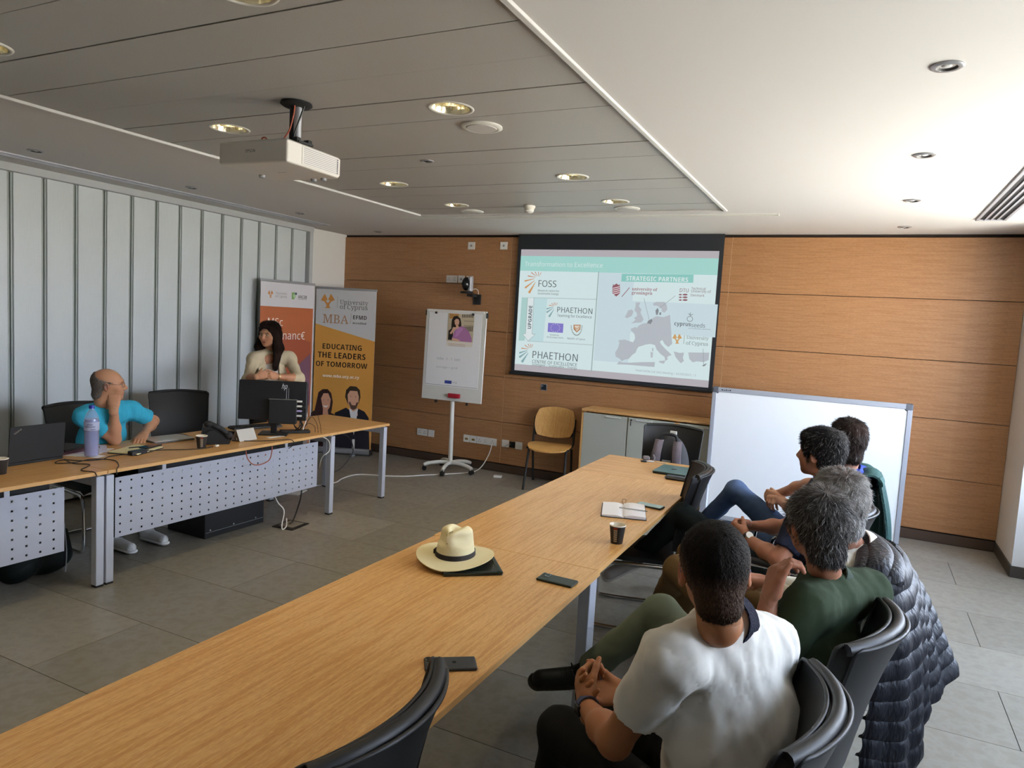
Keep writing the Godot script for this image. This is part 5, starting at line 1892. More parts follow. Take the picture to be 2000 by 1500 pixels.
func tables() -> void:
	# long conference table: three tables end to end
	table_thing("conference_table", "nearest beech table of the long row, with straw hat and two phones on it", Vector3(-0.912, 0, -2.842), 0.0, 0.832, 2.02, [0.03, 1.98], M.beech, "beech tables of the long row")
	table_thing("conference_table", "middle beech table of the long row, with paper cup and open notebook on it", Vector3(-0.922, 0, -4.762), 0.0, 0.832, 1.916, [0.035, 1.885], M.beech, "beech tables of the long row")
	table_thing("conference_table", "short beech table at the far end of the long row, with green laptop on it", Vector3(-0.927, 0, -5.522), 0.0, 0.832, 0.757, [0.04], M.beech_x, "beech tables of the long row")
	# speakers' desks
	var o := Vector3(-3.962, 0, -5.53)
	var r := -0.0215
	table_thing("desk", "short beech table on silver legs at the far end of the speakers' desks", o, r, 0.79, 0.725, [0.03], M.beech_x, "beech desks along the glass wall")
	var a := table_thing("desk", "long beech desk with perforated front, under the monitor", o + Vector3(-0.0157, 0, 0.728), r, 0.79, 2.058, [0.032, 2.03], M.beech, "beech desks along the glass wall")
	var b := table_thing("desk", "long beech desk with perforated front at the left edge, under the black laptop", o + Vector3(-0.060, 0, 2.79), r, 0.79, 1.95, [0.03, 1.9], M.beech, "beech desks along the glass wall")
	for k in 2:
		var d: Node3D = [a, b][k]
		var g := perforated(1.80, 0.385, 24, 7, 0.0742, 0.06)
		part("modesty_panel", g, mat("b4b7c2", 0.45, 0.15), d, Vector3(-0.07, 0.268, 0.165 if k == 0 else 0.215))
		g = Geo.new()
		for u in [0.45, 1.55]:
			g.box(Vector3(-0.085, 0.66, u + 0.07), Vector3(0.02, 0.09, 0.03), 0.002)
		part("panel_bracket", g, M.silver, d)
		g = Geo.new()
		g.box(Vector3(-0.22, 0.61, 1.0), Vector3(0.12, 0.006, 1.5), 0.001)
		g.box(Vector3(-0.16, 0.635, 1.0), Vector3(0.004, 0.05, 1.5))
		g.box(Vector3(-0.28, 0.65, 1.0), Vector3(0.004, 0.08, 1.5))
		part("cable_tray", g, M.black_matte, d)
	# cabinets under the screen
	var dm := mat("a5a79e", 0.5)
	for k in 3:
		var lab: String = ["grey two-door cabinet with beech top and a key, leftmost of three", "grey two-door cabinet with beech top, middle of three, partly behind the whiteboard", "grey two-door cabinet with beech top, behind the right half of the whiteboard"][k]
		var t := thing("cabinet", lab, "cabinet", Vector3(-2.05 + k * 1.0, 0, -7.12), 0.0, "grey cabinets under the screen")
		var g := Geo.new()
		for s in [-1.0, 1.0]:
			g.box(Vector3(s * 0.488, 0.43, 0), Vector3(0.02, 0.86, 0.336), 0.001)
		g.box(Vector3(0, 0.43, -0.16), Vector3(0.96, 0.84, 0.01))
		g.box(Vector3(0, 0.045, 0.0), Vector3(0.96, 0.02, 0.32))
		part("carcass", g, M.beech_edge, t)
		g = Geo.new()
		g.box(Vector3(0, 0.887, 0.0), Vector3(0.998, 0.026, 0.345), 0.002)
		part("top", g, M.beech_x, t)
		for s in [-1.0, 1.0]:
			g = Geo.new()
			g.box(Vector3(s * 0.241, 0.455, 0.160), Vector3(0.472, 0.81, 0.018), 0.002)
			var d := part("door", g, dm, t)
			g = Geo.new()
			var hx: float = s * 0.241 + (0.09 if s < 0.0 else -0.07)
			g.box(Vector3(hx, 0.84, 0.182), Vector3(0.17, 0.016, 0.012), 0.005)
			for e in [-1.0, 1.0]:
				g.box(Vector3(hx + e * 0.072, 0.84, 0.174), Vector3(0.014, 0.012, 0.014), 0.002)
			part("handle", g, mat("c3c5bf", 0.4), d)
			if s > 0.0 and k == 0:
				g = Geo.new()
				g.cyl(Vector3(0.036, 0.835, 0.168), Vector3(0.036, 0.835, 0.178), 0.009, 0.009, 14)
				g.box(Vector3(0.036, 0.835, 0.186), Vector3(0.003, 0.02, 0.02), 0.001)
				g.box(Vector3(0.038, 0.80, 0.19), Vector3(0.01, 0.045, 0.003), 0.001)
				part("key", g, M.black_plastic, d)
		g = Geo.new()
		for sx in [-1.0, 1.0]:
			for sz in [-1.0, 1.0]:
				g.cyl(Vector3(sx * 0.45, 0, sz * 0.13), Vector3(sx * 0.45, 0.036, sz * 0.13), 0.018, 0.02, 12)
		part("feet", g, M.black_plastic, t)

# ---------------------------------------------------------------- chairs
func chair_back(g: Geo, wide: float, y0: float, y1: float, th: float) -> void:
	var fr := []
	var bk := []
	for i in 21:
		var u := -1.0 + 2.0 * i / 20.0
		var r0 := []
		var r1 := []
		for j in 11:
			var v := j / 10.0
			var c := back_pt(u, v, wide, y0, y1)
			var nn := Vector3(u * 0.42, 0.10, 1.0).normalized()
			r0.append(c + nn * th * 0.5)
			r1.append(c - nn * th * 0.5)
		fr.append(r0)
		bk.append(r1)
	g.slab(fr, bk)

func back_pt(u: float, v: float, wide: float, y0: float, y1: float) -> Vector3:
	var taper := 1.0 - 0.10 * (1.0 - v)
	return Vector3(u * wide * 0.5 * taper, lerpf(y0, y1, v) + 0.012 * (1.0 - u * u) * v, -0.235 - 0.055 * v - 0.03 * v * v * v - 0.075 * (1.0 - u * u) * (0.45 + 0.55 * v))

func make_chair(label: String, arms: bool, group: String) -> Node3D:
	var t := thing("conference_chair", label, "chair", Vector3.ZERO, 0.0, group)
	var g := Geo.new()
	chair_back(g, 0.47, 0.50, 0.945, 0.05)
	part("backrest", g, M.leather, t)
	# welted seams along the top and sides
	for s in [-1.0, 0.0, 1.0]:
		g = Geo.new()
		var pts := []
		if s != 0.0:
			for v in [0.1, 0.5, 0.9]: pts.append(back_pt(-1.0, v, 0.47, 0.50, 0.945) + Vector3(-0.42, 0.1, 1).normalized() * 0.025 * s)
		for i in 15:
			var u := -1.0 + 2.0 * i / 14.0
			pts.append(back_pt(u, 1.0, 0.47, 0.50, 0.945) + Vector3(u * 0.42, 0.1, 1).normalized() * 0.025 * s + Vector3(0, 0.004, 0))
		if s != 0.0:
			for v in [0.9, 0.5, 0.1]: pts.append(back_pt(1.0, v, 0.47, 0.50, 0.945) + Vector3(0.42, 0.1, 1).normalized() * 0.025 * s)
		g.tube(pts, 0.006 if s != 0.0 else 0.017, 8, 2)
		part("welt" if s != 0.0 else "top_roll", g, M.leather, t)
	g = Geo.new()
	var top := []
	var bot := []
	for i in 13:
		var r0 := []
		var r1 := []
		for j in 13:
			var u := -1.0 + 2.0 * i / 12.0
			var v := -1.0 + 2.0 * j / 12.0
			var e := pow(absf(u), 6.0) * 0.02 + pow(absf(v), 6.0) * 0.02 + (0.02 * v * v if v > 0.0 else 0.0)
			r0.append(Vector3(u * 0.235, 0.465 - e, v * 0.225))
			r1.append(Vector3(u * 0.232, 0.41 + e * 0.4, v * 0.222))
		top.append(r0)
		bot.append(r1)
	g.slab(bot, top)
	part("seat", g, M.leather, t)
	g = Geo.new()
	for s in [-1.0, 1.0]:
		g.tube([Vector3(s * 0.19, 0.43, -0.18), Vector3(s * 0.19, 0.47, -0.24), Vector3(s * 0.19, 0.55, -0.265)], 0.012, 8, 4)
	part("back_bracket", g, M.black_plastic, t)
	g = Geo.new()
	var path := []
	for s in [-1.0, 1.0]:
		var q := [Vector3(s * 0.225, 0.40, -0.20), Vector3(s * 0.235, 0.40, 0.10), Vector3(s * 0.238, 0.395, 0.19), Vector3(s * 0.24, 0.35, 0.225), Vector3(s * 0.243, 0.10, 0.245), Vector3(s * 0.244, 0.035, 0.235), Vector3(s * 0.244, 0.014, 0.19), Vector3(s * 0.244, 0.013, -0.16), Vector3(s * 0.22, 0.013, -0.235)]
		if s > 0.0: q.reverse()
		path.append_array(q)
	g.tube(path, 0.0125, 10, 4)
	part("tube_frame", g, M.chrome, t)
	if arms:
		for s in [-1.0, 1.0]:
			g = Geo.new()
			g.tube([Vector3(s * 0.24, 0.41, 0.12), Vector3(s * 0.27, 0.5, 0.12), Vector3(s * 0.275, 0.64, 0.11), Vector3(s * 0.275, 0.665, 0.06), Vector3(s * 0.27, 0.665, -0.14), Vector3(s * 0.25, 0.64, -0.24)], 0.011, 8, 4)
			var ar := part("armrest", g, M.chrome, t)
			g = Geo.new()
			g.box(Vector3(s * 0.272, 0.682, -0.03), Vector3(0.05, 0.026, 0.24), 0.01)
			part("arm_pad", g, M.black_matte, ar)
	return t

func put_chair(o: Node3D, label: String, x: float, z: float, turn: float) -> Node3D:
	return copy(o, "conference_chair", label, Vector3(x, 0, z), turn)

func seats() -> void:
	var grp := "black padded conference chairs"
	# turn -PI/2 faces -x: the front of the chair is its +z side
	var c := make_chair("black padded chair under the man in the white polo shirt", false, grp)
	c.position = Vector3(-0.365, 0, -1.68)
	c.rotation.y = -PI / 2 - 0.04
	put_chair(c, "black padded chair under the man in the dark green shirt", -0.22, -2.34, -PI / 2 - 0.22)
	put_chair(c, "empty black padded chair pushed to the nearest table, cut by the bottom edge", -1.14, -1.15, -PI / 2 + 0.04)
	put_chair(c, "empty black padded chair pushed to the table beside the green laptop", -1.12, -4.17, -PI / 2 + 0.22)
	put_chair(c, "black padded chair holding the backpack, at the far end of the long table", -1.335, -5.58, 0.0)
	put_chair(c, "black padded chair behind the desk with the seated man in blue polo", -4.89, -3.28, PI / 2 - 0.1)
	put_chair(c, "empty black padded chair by the glass wall, right of the man in blue polo", -5.18, -4.23, PI / 2 - 0.52)
	var d := make_chair("black padded chair with armrests, the quilted jacket hung over its back", true, grp)
	d.position = Vector3(-0.25, 0, -2.97)
	d.rotation.y = -PI / 2 - 0.2
	put_chair(d, "black padded chair with armrests under the bearded man in black trousers", -0.27, -3.80, -PI / 2 - 0.15)
	put_chair(d, "black padded chair with armrests, the green jacket hung over its back", -0.27, -4.52, -PI / 2 - 0.25)
	# wooden chair
	var t := thing("wooden_chair", "bentwood plywood chair on black tube legs standing by the timber wall", "chair", Vector3(-2.90, 0, -6.98), 0.22)
	var g := Geo.new()
	var top := []
	var bot := []
	for i in 17:
		var r0 := []
		var r1 := []
		for j in 17:
			var a := -1.0 + 2.0 * i / 16.0
			var b := -1.0 + 2.0 * j / 16.0
			var u := a * sqrt(1.0 - b * b * 0.36)
			var v := b * sqrt(1.0 - a * a * 0.36)
			var p := Vector3(u * 0.235, 0.452 + 0.012 * u * u - 0.03 * maxf(v, 0.0) * v, v * 0.215)
			r0.append(p)
			r1.append(p - Vector3(0, 0.012, 0))
		top.append(r0)
		bot.append(r1)
	g.slab(bot, top)
	part("seat", g, M.ply, t)
	g = Geo.new()
	top = []
	bot = []
	for i in 17:
		var r0 := []
		var r1 := []
		for j in 13:
			var a := -1.0 + 2.0 * i / 16.0
			var b := -1.0 + 2.0 * j / 12.0
			var u := a * sqrt(1.0 - b * b * 0.3)
			var v := b * sqrt(1.0 - a * a * 0.3)
			var p := Vector3(u * 0.222, 0.675 + v * 0.165, -0.225 - 0.035 * (1.0 - u * u) - 0.05 * v)
			r0.append(p)
			r1.append(p + Vector3(0, 0.001, -0.012))
		top.append(r0)
		bot.append(r1)
	g.slab(top, bot)
	part("backrest", g, M.ply, t)
	for s in [-1.0, 1.0]:
		g = Geo.new()
		g.tube([Vector3(s * 0.215, 0.0, 0.25), Vector3(s * 0.20, 0.43, 0.12), Vector3(s * 0.19, 0.437, 0.08)], 0.0125, 8)
		part("leg", g, M.black_matte, t)
		g = Geo.new()
		g.tube([Vector3(s * 0.215, 0.0, -0.27), Vector3(s * 0.215, 0.40, -0.16)], 0.0125, 8)
		part("leg", g, M.black_matte, t)
		g = Geo.new()
		g.tube([Vector3(s * 0.215, 0.435, 0.14), Vector3(s * 0.22, 0.438, -0.14), Vector3(s * 0.224, 0.46, -0.20), Vector3(s * 0.222, 0.72, -0.255)], 0.0125, 8)
		part("side_rail", g, M.black_matte, t)
	g = Geo.new()
	g.tube([Vector3(-0.215, 0.432, -0.16), Vector3(0.215, 0.432, -0.16)], 0.0125, 8)
	g.tube([Vector3(-0.2, 0.43, 0.12), Vector3(0.2, 0.43, 0.12)], 0.0125, 8)
	g.tube([Vector3(-0.215, 0.55, -0.235), Vector3(0.0, 0.54, -0.262), Vector3(0.215, 0.55, -0.235)], 0.022, 8, 4)
	part("cross_bar", g, M.black_matte, t)
	backpack()
	jackets()
	under_desk()

func backpack() -> void:
	var t := thing("backpack", "black and grey backpack hung on the chair at the far table end", "backpack", Vector3(-1.33, 0.47, -5.72))
	var s := Sdf.new()
	s.ell(Vector3(0, 0.17, -0.06), Vector3(0.165, 0.27, 0.10), Basis(), 0.03)
	s.cap(Vector3(0, 0.02, -0.06), Vector3(0, 0.25, -0.06), 0.13, 0.11, 0.03, 1.15, 0.75)
	s.mesh(0.012)
	var sk := Flesh.new()
	sk.add(s, paint(s.v, lin("47484a"), [[Vector3(0, 0.15, 0.06), Vector3(0.10, 0.4, 0.09), lin("27282b"), 1.0]]))
	inst("pack", sk.mesh(), vmat(0.85, 0.3), t)
	for q in [-1.0, 1.0]:
		var g := Geo.new()
		var fr := []
		var bk := []
		for i in 9:
			var v := i / 8.0
			var r0 := []
			var r1 := []
			for j in 4:
				var u := -1.0 + j * 0.667
				var p := Vector3(q * (0.075 + 0.012 * v) + u * 0.034, 0.40 - 0.20 * v, 0.0 + 0.075 * sin(v * 1.7 + 0.35) - 0.012 * u * u)
				r0.append(p)
				r1.append(p - Vector3(0, 0, 0.016))
			fr.append(r0)
			bk.append(r1)
		g.slab(fr, bk)
		var st := part("shoulder_strap", g, cloth("6f676c", 0.85), t)
		g = Geo.new()
		g.box(Vector3(q * 0.087, 0.19, 0.062), Vector3(0.07, 0.006, 0.01), 0.002)
		part("piping", g, mat("d8d8dc", 0.4), st)
		g = Geo.new()
		g.box(Vector3(q * 0.088, 0.10, 0.055), Vector3(0.064, 0.17, 0.014), 0.005)
		part("lower_strap", g, cloth("303236", 0.85), st)
	var g := Geo.new()
	g.tube([Vector3(-0.07, 0.40, 0.0), Vector3(-0.045, 0.445, 0.0), Vector3(0.045, 0.445, 0.0), Vector3(0.07, 0.40, 0.0)], 0.013, 8, 5)
	part("handle", g, M.black_matte, t)
	g = Geo.new()
	g.box(Vector3(0.03, 0.465, -0.01), Vector3(0.055, 0.03, 0.012), 0.003)
	part("buckle", g, mat("d0cfc8", 0.3), t)
	g = Geo.new()
	g.box(Vector3(0.0, 0.225, 0.042), Vector3(0.07, 0.035, 0.012), 0.002)
	part("badge", g, mat("7e807c", 0.6), t)

func drape(pts: Callable, nu: int, nv: int, th: float) -> Geo:
	var g := Geo.new()
	var a := []
	var b := []
	for i in nu + 1:
		var r0 := []
		for j in nv + 1:
			r0.append(pts.call(float(i) / nu, float(j) / nv))
		a.append(r0)
	for i in nu + 1:
		var r1 := []
		for j in nv + 1:
			var du: Vector3 = a[mini(i + 1, nu)][j] - a[maxi(i - 1, 0)][j]
			var dv: Vector3 = a[i][mini(j + 1, nv)] - a[i][maxi(j - 1, 0)]
			r1.append(a[i][j] - du.cross(dv).normalized() * th)
		b.append(r1)
	g.slab(a, b)
	return g

func jackets() -> void:
	# quilted jacket over the chair of the man in the cream shirt; local +x is the outside of the chair back, +z runs towards the camera
	var t := thing("puffer_jacket", "black quilted puffer jacket hanging over a chair back on the right", "jacket", Vector3(0.08, 0, -2.92), 0.16)
	var rim := [Vector3(-0.02, 0.95, 0.26), Vector3(0.03, 0.975, 0.235), Vector3(0.075, 0.985, 0.16), Vector3(0.10, 0.99, 0.07), Vector3(0.11, 0.99, -0.04), Vector3(0.10, 0.985, -0.14), Vector3(0.05, 0.975, -0.235)]
	var hem := [Vector3(-0.02, 0.30, 0.30), Vector3(0.09, 0.27, 0.27), Vector3(0.17, 0.31, 0.19), Vector3(0.20, 0.45, 0.12), Vector3(0.25, 0.50, 0.06), Vector3(0.33, 0.56, -0.02), Vector3(0.27, 0.54, -0.18)]
	var along := func(l: Array, u: float) -> Vector3:
		var k := clampi(int(u * 6.0), 0, 5)
		return l[k].cubic_interpolate(l[k + 1], l[maxi(k - 1, 0)], l[mini(k + 2, 6)], u * 6.0 - k)
	var body := func(u: float, v: float) -> Vector3:
		var a: Vector3 = along.call(rim, u)
		var b: Vector3 = along.call(hem, u)
		var q := fmod(v * 10.0 + 0.5 * sin(u * 9.0) * 0.3, 1.0)
		var puff := 0.017 * sqrt(maxf(0.0, 4.0 * q * (1.0 - q)))
		var out := Vector3(1.0, 0.25, 0.9 - 1.5 * u).normalized()
		return a.lerp(b, v) + out * (puff + 0.05 * sin(minf(v * 1.6, 1.0) * PI * 0.5) * (1.0 - v) + 0.012 * sin(u * 40.0) * v)
	part("body_panel", drape(body, 48, 100, 0.018), M.puffer, t)
	var over := func(u: float, v: float) -> Vector3:
		var z := (u - 0.5) * 0.52
		var an := v * PI
		var q := fmod(v * 3.0 + 0.001, 1.0)
		var puff := 0.014 * sqrt(maxf(0.0, 4.0 * q * (1.0 - q)))
		var en := pow(maxf(0.0, 1.0 - pow(absf(2.0 * u - 1.0), 6.0)), 0.5)
		return Vector3(0.045 + cos(an) * (0.06 + puff) - 0.05 * (2.0 * u - 1.0) * (2.0 * u - 1.0), 0.955 + sin(an) * (0.05 + puff) * en - (0.5 * maxf(0.0, v - 0.85)), z)
	part("shoulder_panel", drape(over, 30, 27, 0.016), M.puffer, t)
	var bg := Geo.new()
	# green jacket
	t = thing("green_jacket", "dark green jacket hanging over the chair back of the man in the blue shirt", "jacket", Vector3(0.10, 0, -4.55), 0.24)
	var gb := func(u: float, v: float) -> Vector3:
		var z := (u - 0.5) * (0.46 - 0.10 * v)
		var fold := 0.016 * sin(u * 24.0 + v * 3.0) * (0.3 + v)
		return Vector3(0.06 + 0.075 * sin(minf(v * 2.0, 1.0) * 1.4) + fold - 0.05 * (2.0 * u - 1.0) * (2.0 * u - 1.0), 1.03 - 0.72 * v, z)
	part("body_panel", drape(gb, 48, 24, 0.012), cloth("2f4b48", 0.6), t)
	var go := func(u: float, v: float) -> Vector3:
		var z := (u - 0.5) * 0.46
		var an := v * PI
		return Vector3(0.01 + cos(an) * 0.055 - 0.05 * (2.0 * u - 1.0) * (2.0 * u - 1.0), 0.985 + sin(an) * 0.05 + 0.006 * sin(u * 24.0) - 0.25 * maxf(0.0, v - 0.85), z)
	part("collar_fold", drape(go, 40, 14, 0.012), cloth("3a5a56", 0.6), t)

func under_desk() -> void:
	var t := thing("equipment_case", "low black equipment case on the floor under the monitor desk", "case", Vector3(-4.49, 0, -3.985), -0.02)
	var g := Geo.new()
	g.box(Vector3(0, 0.19, 0), Vector3(0.42, 0.38, 0.58), 0.006)
	part("body", g, M.black_matte, t)
	g = Geo.new()
	for z in [-0.2, 0.02, 0.24]:
		g.cyl(Vector3(0.209, 0.06, z), Vector3(0.213, 0.06, z), 0.006, 0.006, 10)
	part("rivet", g, M.steel, t)
	g = Geo.new()
	g.box(Vector3(0.2105, 0.045, 0), Vector3(0.002, 0.003, 0.56))
	part("edge_trim", g, M.grey_plastic, t)
	t = thing("waste_bin", "black bag and bin standing under the left desk", "bin", Vector3(-4.52, 0, -2.62))
	var s := Sdf.new()
	s.cap(Vector3(0, 0.10, -0.06), Vector3(0, 0.26, -0.05), 0.10, 0.085, 0.03, 1.1, 1.5, Vector3.RIGHT, 1)
	s.cap(Vector3(0.02, 0.10, 0.12), Vector3(0.0, 0.17, 0.15), 0.095, 0.07, 0.03, 1.1, 1.3)
	s.cap(Vector3(0, -0.2, 0), Vector3(0, 0.0, 0), 0.5, 0.5, 0.004, 1, 1, Vector3.RIGHT, 5)
	s.mesh(0.012)
	var sk := Flesh.new()
	sk.add(s, paint(s.v, lin("1c1d20"), []))
	inst("bag", sk.mesh(), vmat(0.6, 0.3), t)
	g = Geo.new()
	g.tube([Vector3(0.09, 0.33, -0.11), Vector3(0.10, 0.15, -0.12), Vector3(0.12, 0.02, -0.10)], 0.005, 6, 4)
	part("strap", g, M.grey_plastic, t)
	t = thing("floor_socket", "open floor socket lid on the tiles with cables running into it", "floor socket", Vector3(-4.04, 0, -4.33), 0.1)
	g = Geo.new()
	g.box(Vector3(0, 0.004, 0), Vector3(0.20, 0.008, 0.22), 0.002)
	part("frame", g, M.black_plastic, t)
	g = Geo.new()
	g.box(Vector3(0.0, 0.0085, -0.01), Vector3(0.14, 0.003, 0.15), 0.001)
	part("insert", g, mat("7c776c", 0.5), t)
	single("white_board_offcut", flat(0.36, 0.012, 0.2), M.white_metal, "flat white panel lying on the floor under the desk's far end", "panel", Vector3(-4.86, 0.006, -5.12), 0.3)
	single("adapter_plate", flat(0.09, 0.02, 0.055), M.white_plastic, "small white plate lying on the floor below the wall sockets", "plate", Vector3(-3.54, 0.01, -7.05), 0.3)
	cable("power_cable", "long white power cable snaking over the floor from wall socket to the desks", "cable", [Vector3(-3.745, 0.335, -7.27), Vector3(-3.75, 0.2, -7.2), Vector3(-3.80, 0.05, -7.08), Vector3(-3.92, 0.006, -6.98), Vector3(-4.10, 0.006, -6.72), Vector3(-4.22, 0.006, -6.56), Vector3(-4.31, 0.006, -6.42), Vector3(-4.46, 0.006, -6.30), Vector3(-4.56, 0.006, -6.24), Vector3(-4.74, 0.006, -6.16), Vector3(-4.80, 0.006, -6.05), Vector3(-4.78, 0.006, -5.86), Vector3(-4.72, 0.006, -5.68), Vector3(-4.78, 0.006, -5.45), Vector3(-4.84, 0.006, -5.3)], 0.006, M.white_plastic)
	cable("data_cable", "white cable looping down under the perforated desk panel to the floor", "cable", [Vector3(-4.13, 0.40, -4.16), Vector3(-4.09, 0.22, -4.22), Vector3(-4.05, 0.14, -4.26), Vector3(-4.02, 0.04, -4.21), Vector3(-4.0, 0.007, -4.20), Vector3(-4.01, 0.02, -4.25), Vector3(-4.03, 0.07, -4.27), Vector3(-4.05, 0.06, -4.29)], 0.005, M.white_plastic)
	cable("data_cable", "black cables dropping from the desk to the open floor socket", "cable", [Vector3(-4.20, 0.55, -4.62), Vector3(-4.18, 0.22, -4.60), Vector3(-4.14, 0.1, -4.52), Vector3(-4.08, 0.02, -4.40), Vector3(-4.05, 0.012, -4.33)], 0.006, M.black_plastic)
	cable("patch_cable", "thin copper coloured cable loop hanging over the perforated desk front", "cable", [Vector3(-4.0, 0.70, -3.80), Vector3(-3.99, 0.64, -3.81), Vector3(-3.985, 0.59, -3.86), Vector3(-3.985, 0.578, -3.94), Vector3(-3.985, 0.60, -4.02), Vector3(-3.99, 0.66, -4.05), Vector3(-4.0, 0.70, -4.06)], 0.004, mat("a2553c", 0.5))
	cable("data_cable", "white and black cable loops hanging beside the front desk leg", "cable", [Vector3(-4.05, 0.70, -4.66), Vector3(-3.99, 0.66, -4.70), Vector3(-3.97, 0.58, -4.69), Vector3(-4.02, 0.52, -4.66), Vector3(-4.15, 0.40, -4.78), Vector3(-4.30, 0.33, -4.95)], 0.004, M.cream_plastic)
	cable("data_cable", "black cable bowing out past the front desk leg over the banner's foot", "cable", [Vector3(-4.10, 0.70, -4.92), Vector3(-4.06, 0.64, -5.05), Vector3(-4.06, 0.5, -5.12), Vector3(-4.10, 0.36, -5.02), Vector3(-4.16, 0.30, -4.90)], 0.004, M.black_plastic)

func flat(w: float, h: float, l: float, r := 0.002) -> Geo:
	var g := Geo.new()
	g.box(Vector3.ZERO, Vector3(w, h, l), r)
	return g

func cable(called: String, label: String, cat: String, pts: Array, r: float, m: Material) -> void:
	var o: Vector3 = pts[-1]
	var q := []
	for p in pts: q.append(p - o)
	var g := Geo.new()
	g.tube(q, r, 8, 6)
	single(called, g, m, label, cat, o)

# ---------------------------------------------------------------- things on the desks
const TOP := 0.726

func paper_cup(label: String, at: Vector3, print_side: float) -> void:
	var t := thing("paper_cup", label, "cup", at, print_side, "dark paper coffee cups")
	var g := Geo.new()
	g.lathe(Vector3.ZERO, [Vector2(0.0, 0.004), Vector2(0.0265, 0.004), Vector2(0.0275, 0.0), Vector2(0.0285, 0.001), Vector2(0.0385, 0.088)], 36)
	part("wall", g, mat("2a2624", 0.6), t)
	g = Geo.new()
	g.lathe(Vector3.ZERO, [Vector2(0.0383, 0.086), Vector2(0.0402, 0.087), Vector2(0.0405, 0.090), Vector2(0.039, 0.092), Vector2(0.0372, 0.090), Vector2(0.0275, 0.012), Vector2(0.0, 0.010)], 36)
	part("lining", g, mat("e8e0cc", 0.6), t)
	g = Geo.new()
	g.col = lin("b9aa92")
	var cp := func(a: float, y: float) -> Vector3:
		var r := lerpf(0.0288, 0.0388, y / 0.088)
		return Vector3(sin(a) * r, y, cos(a) * r)
	for row in 7:
		g.col = lin("c8452e") if row == 6 else lin("b9aa92")
		for k in 4:
			var a0 := -0.25 + k * 0.13
			var y0 := 0.012 + row * 0.0105
			g.quad(cp.call(a0, y0), cp.call(a0 + 0.09, y0), cp.call(a0 + 0.09, y0 + 0.007), cp.call(a0, y0 + 0.007), Vector3(sin(a0), 0, cos(a0)))
	part("print", g, M.vcol, t)

func phone(called: String, label: String, a: Vector3, turn: float, body: Material, glassy: bool, case_col: String) -> Node3D:
	var t := thing(called, label, "phone", a, turn)
	var g := Geo.new()
	g.box(Vector3(0, 0.005, 0), Vector3(0.158, 0.010, 0.077), 0.0045)
	part("body", g, body, t)
	if glassy:
		g = Geo.new()
		g.box(Vector3(0, 0.0102, 0), Vector3(0.149, 0.001, 0.069), 0.0004)
		part("screen", g, mat(case_col, 0.06), t)
	else:
		g = Geo.new()
		g.box(Vector3(-0.056, 0.0108, -0.016), Vector3(0.036, 0.0024, 0.036), 0.001)
		var cb := part("camera_block", g, mat("6d746f", 0.25), t)
		for p in [[-0.065, -0.024], [-0.065, -0.008], [-0.048, -0.016]]:
			g = Geo.new()
			g.cyl(Vector3(p[0], 0.0115, p[1]), Vector3(p[0], 0.0135, p[1]), 0.0075, 0.007, 18)
			part("lens", g, M.black_gloss, cb)
	return t

func laptop_lid_logo(g: Geo) -> void:
	pass

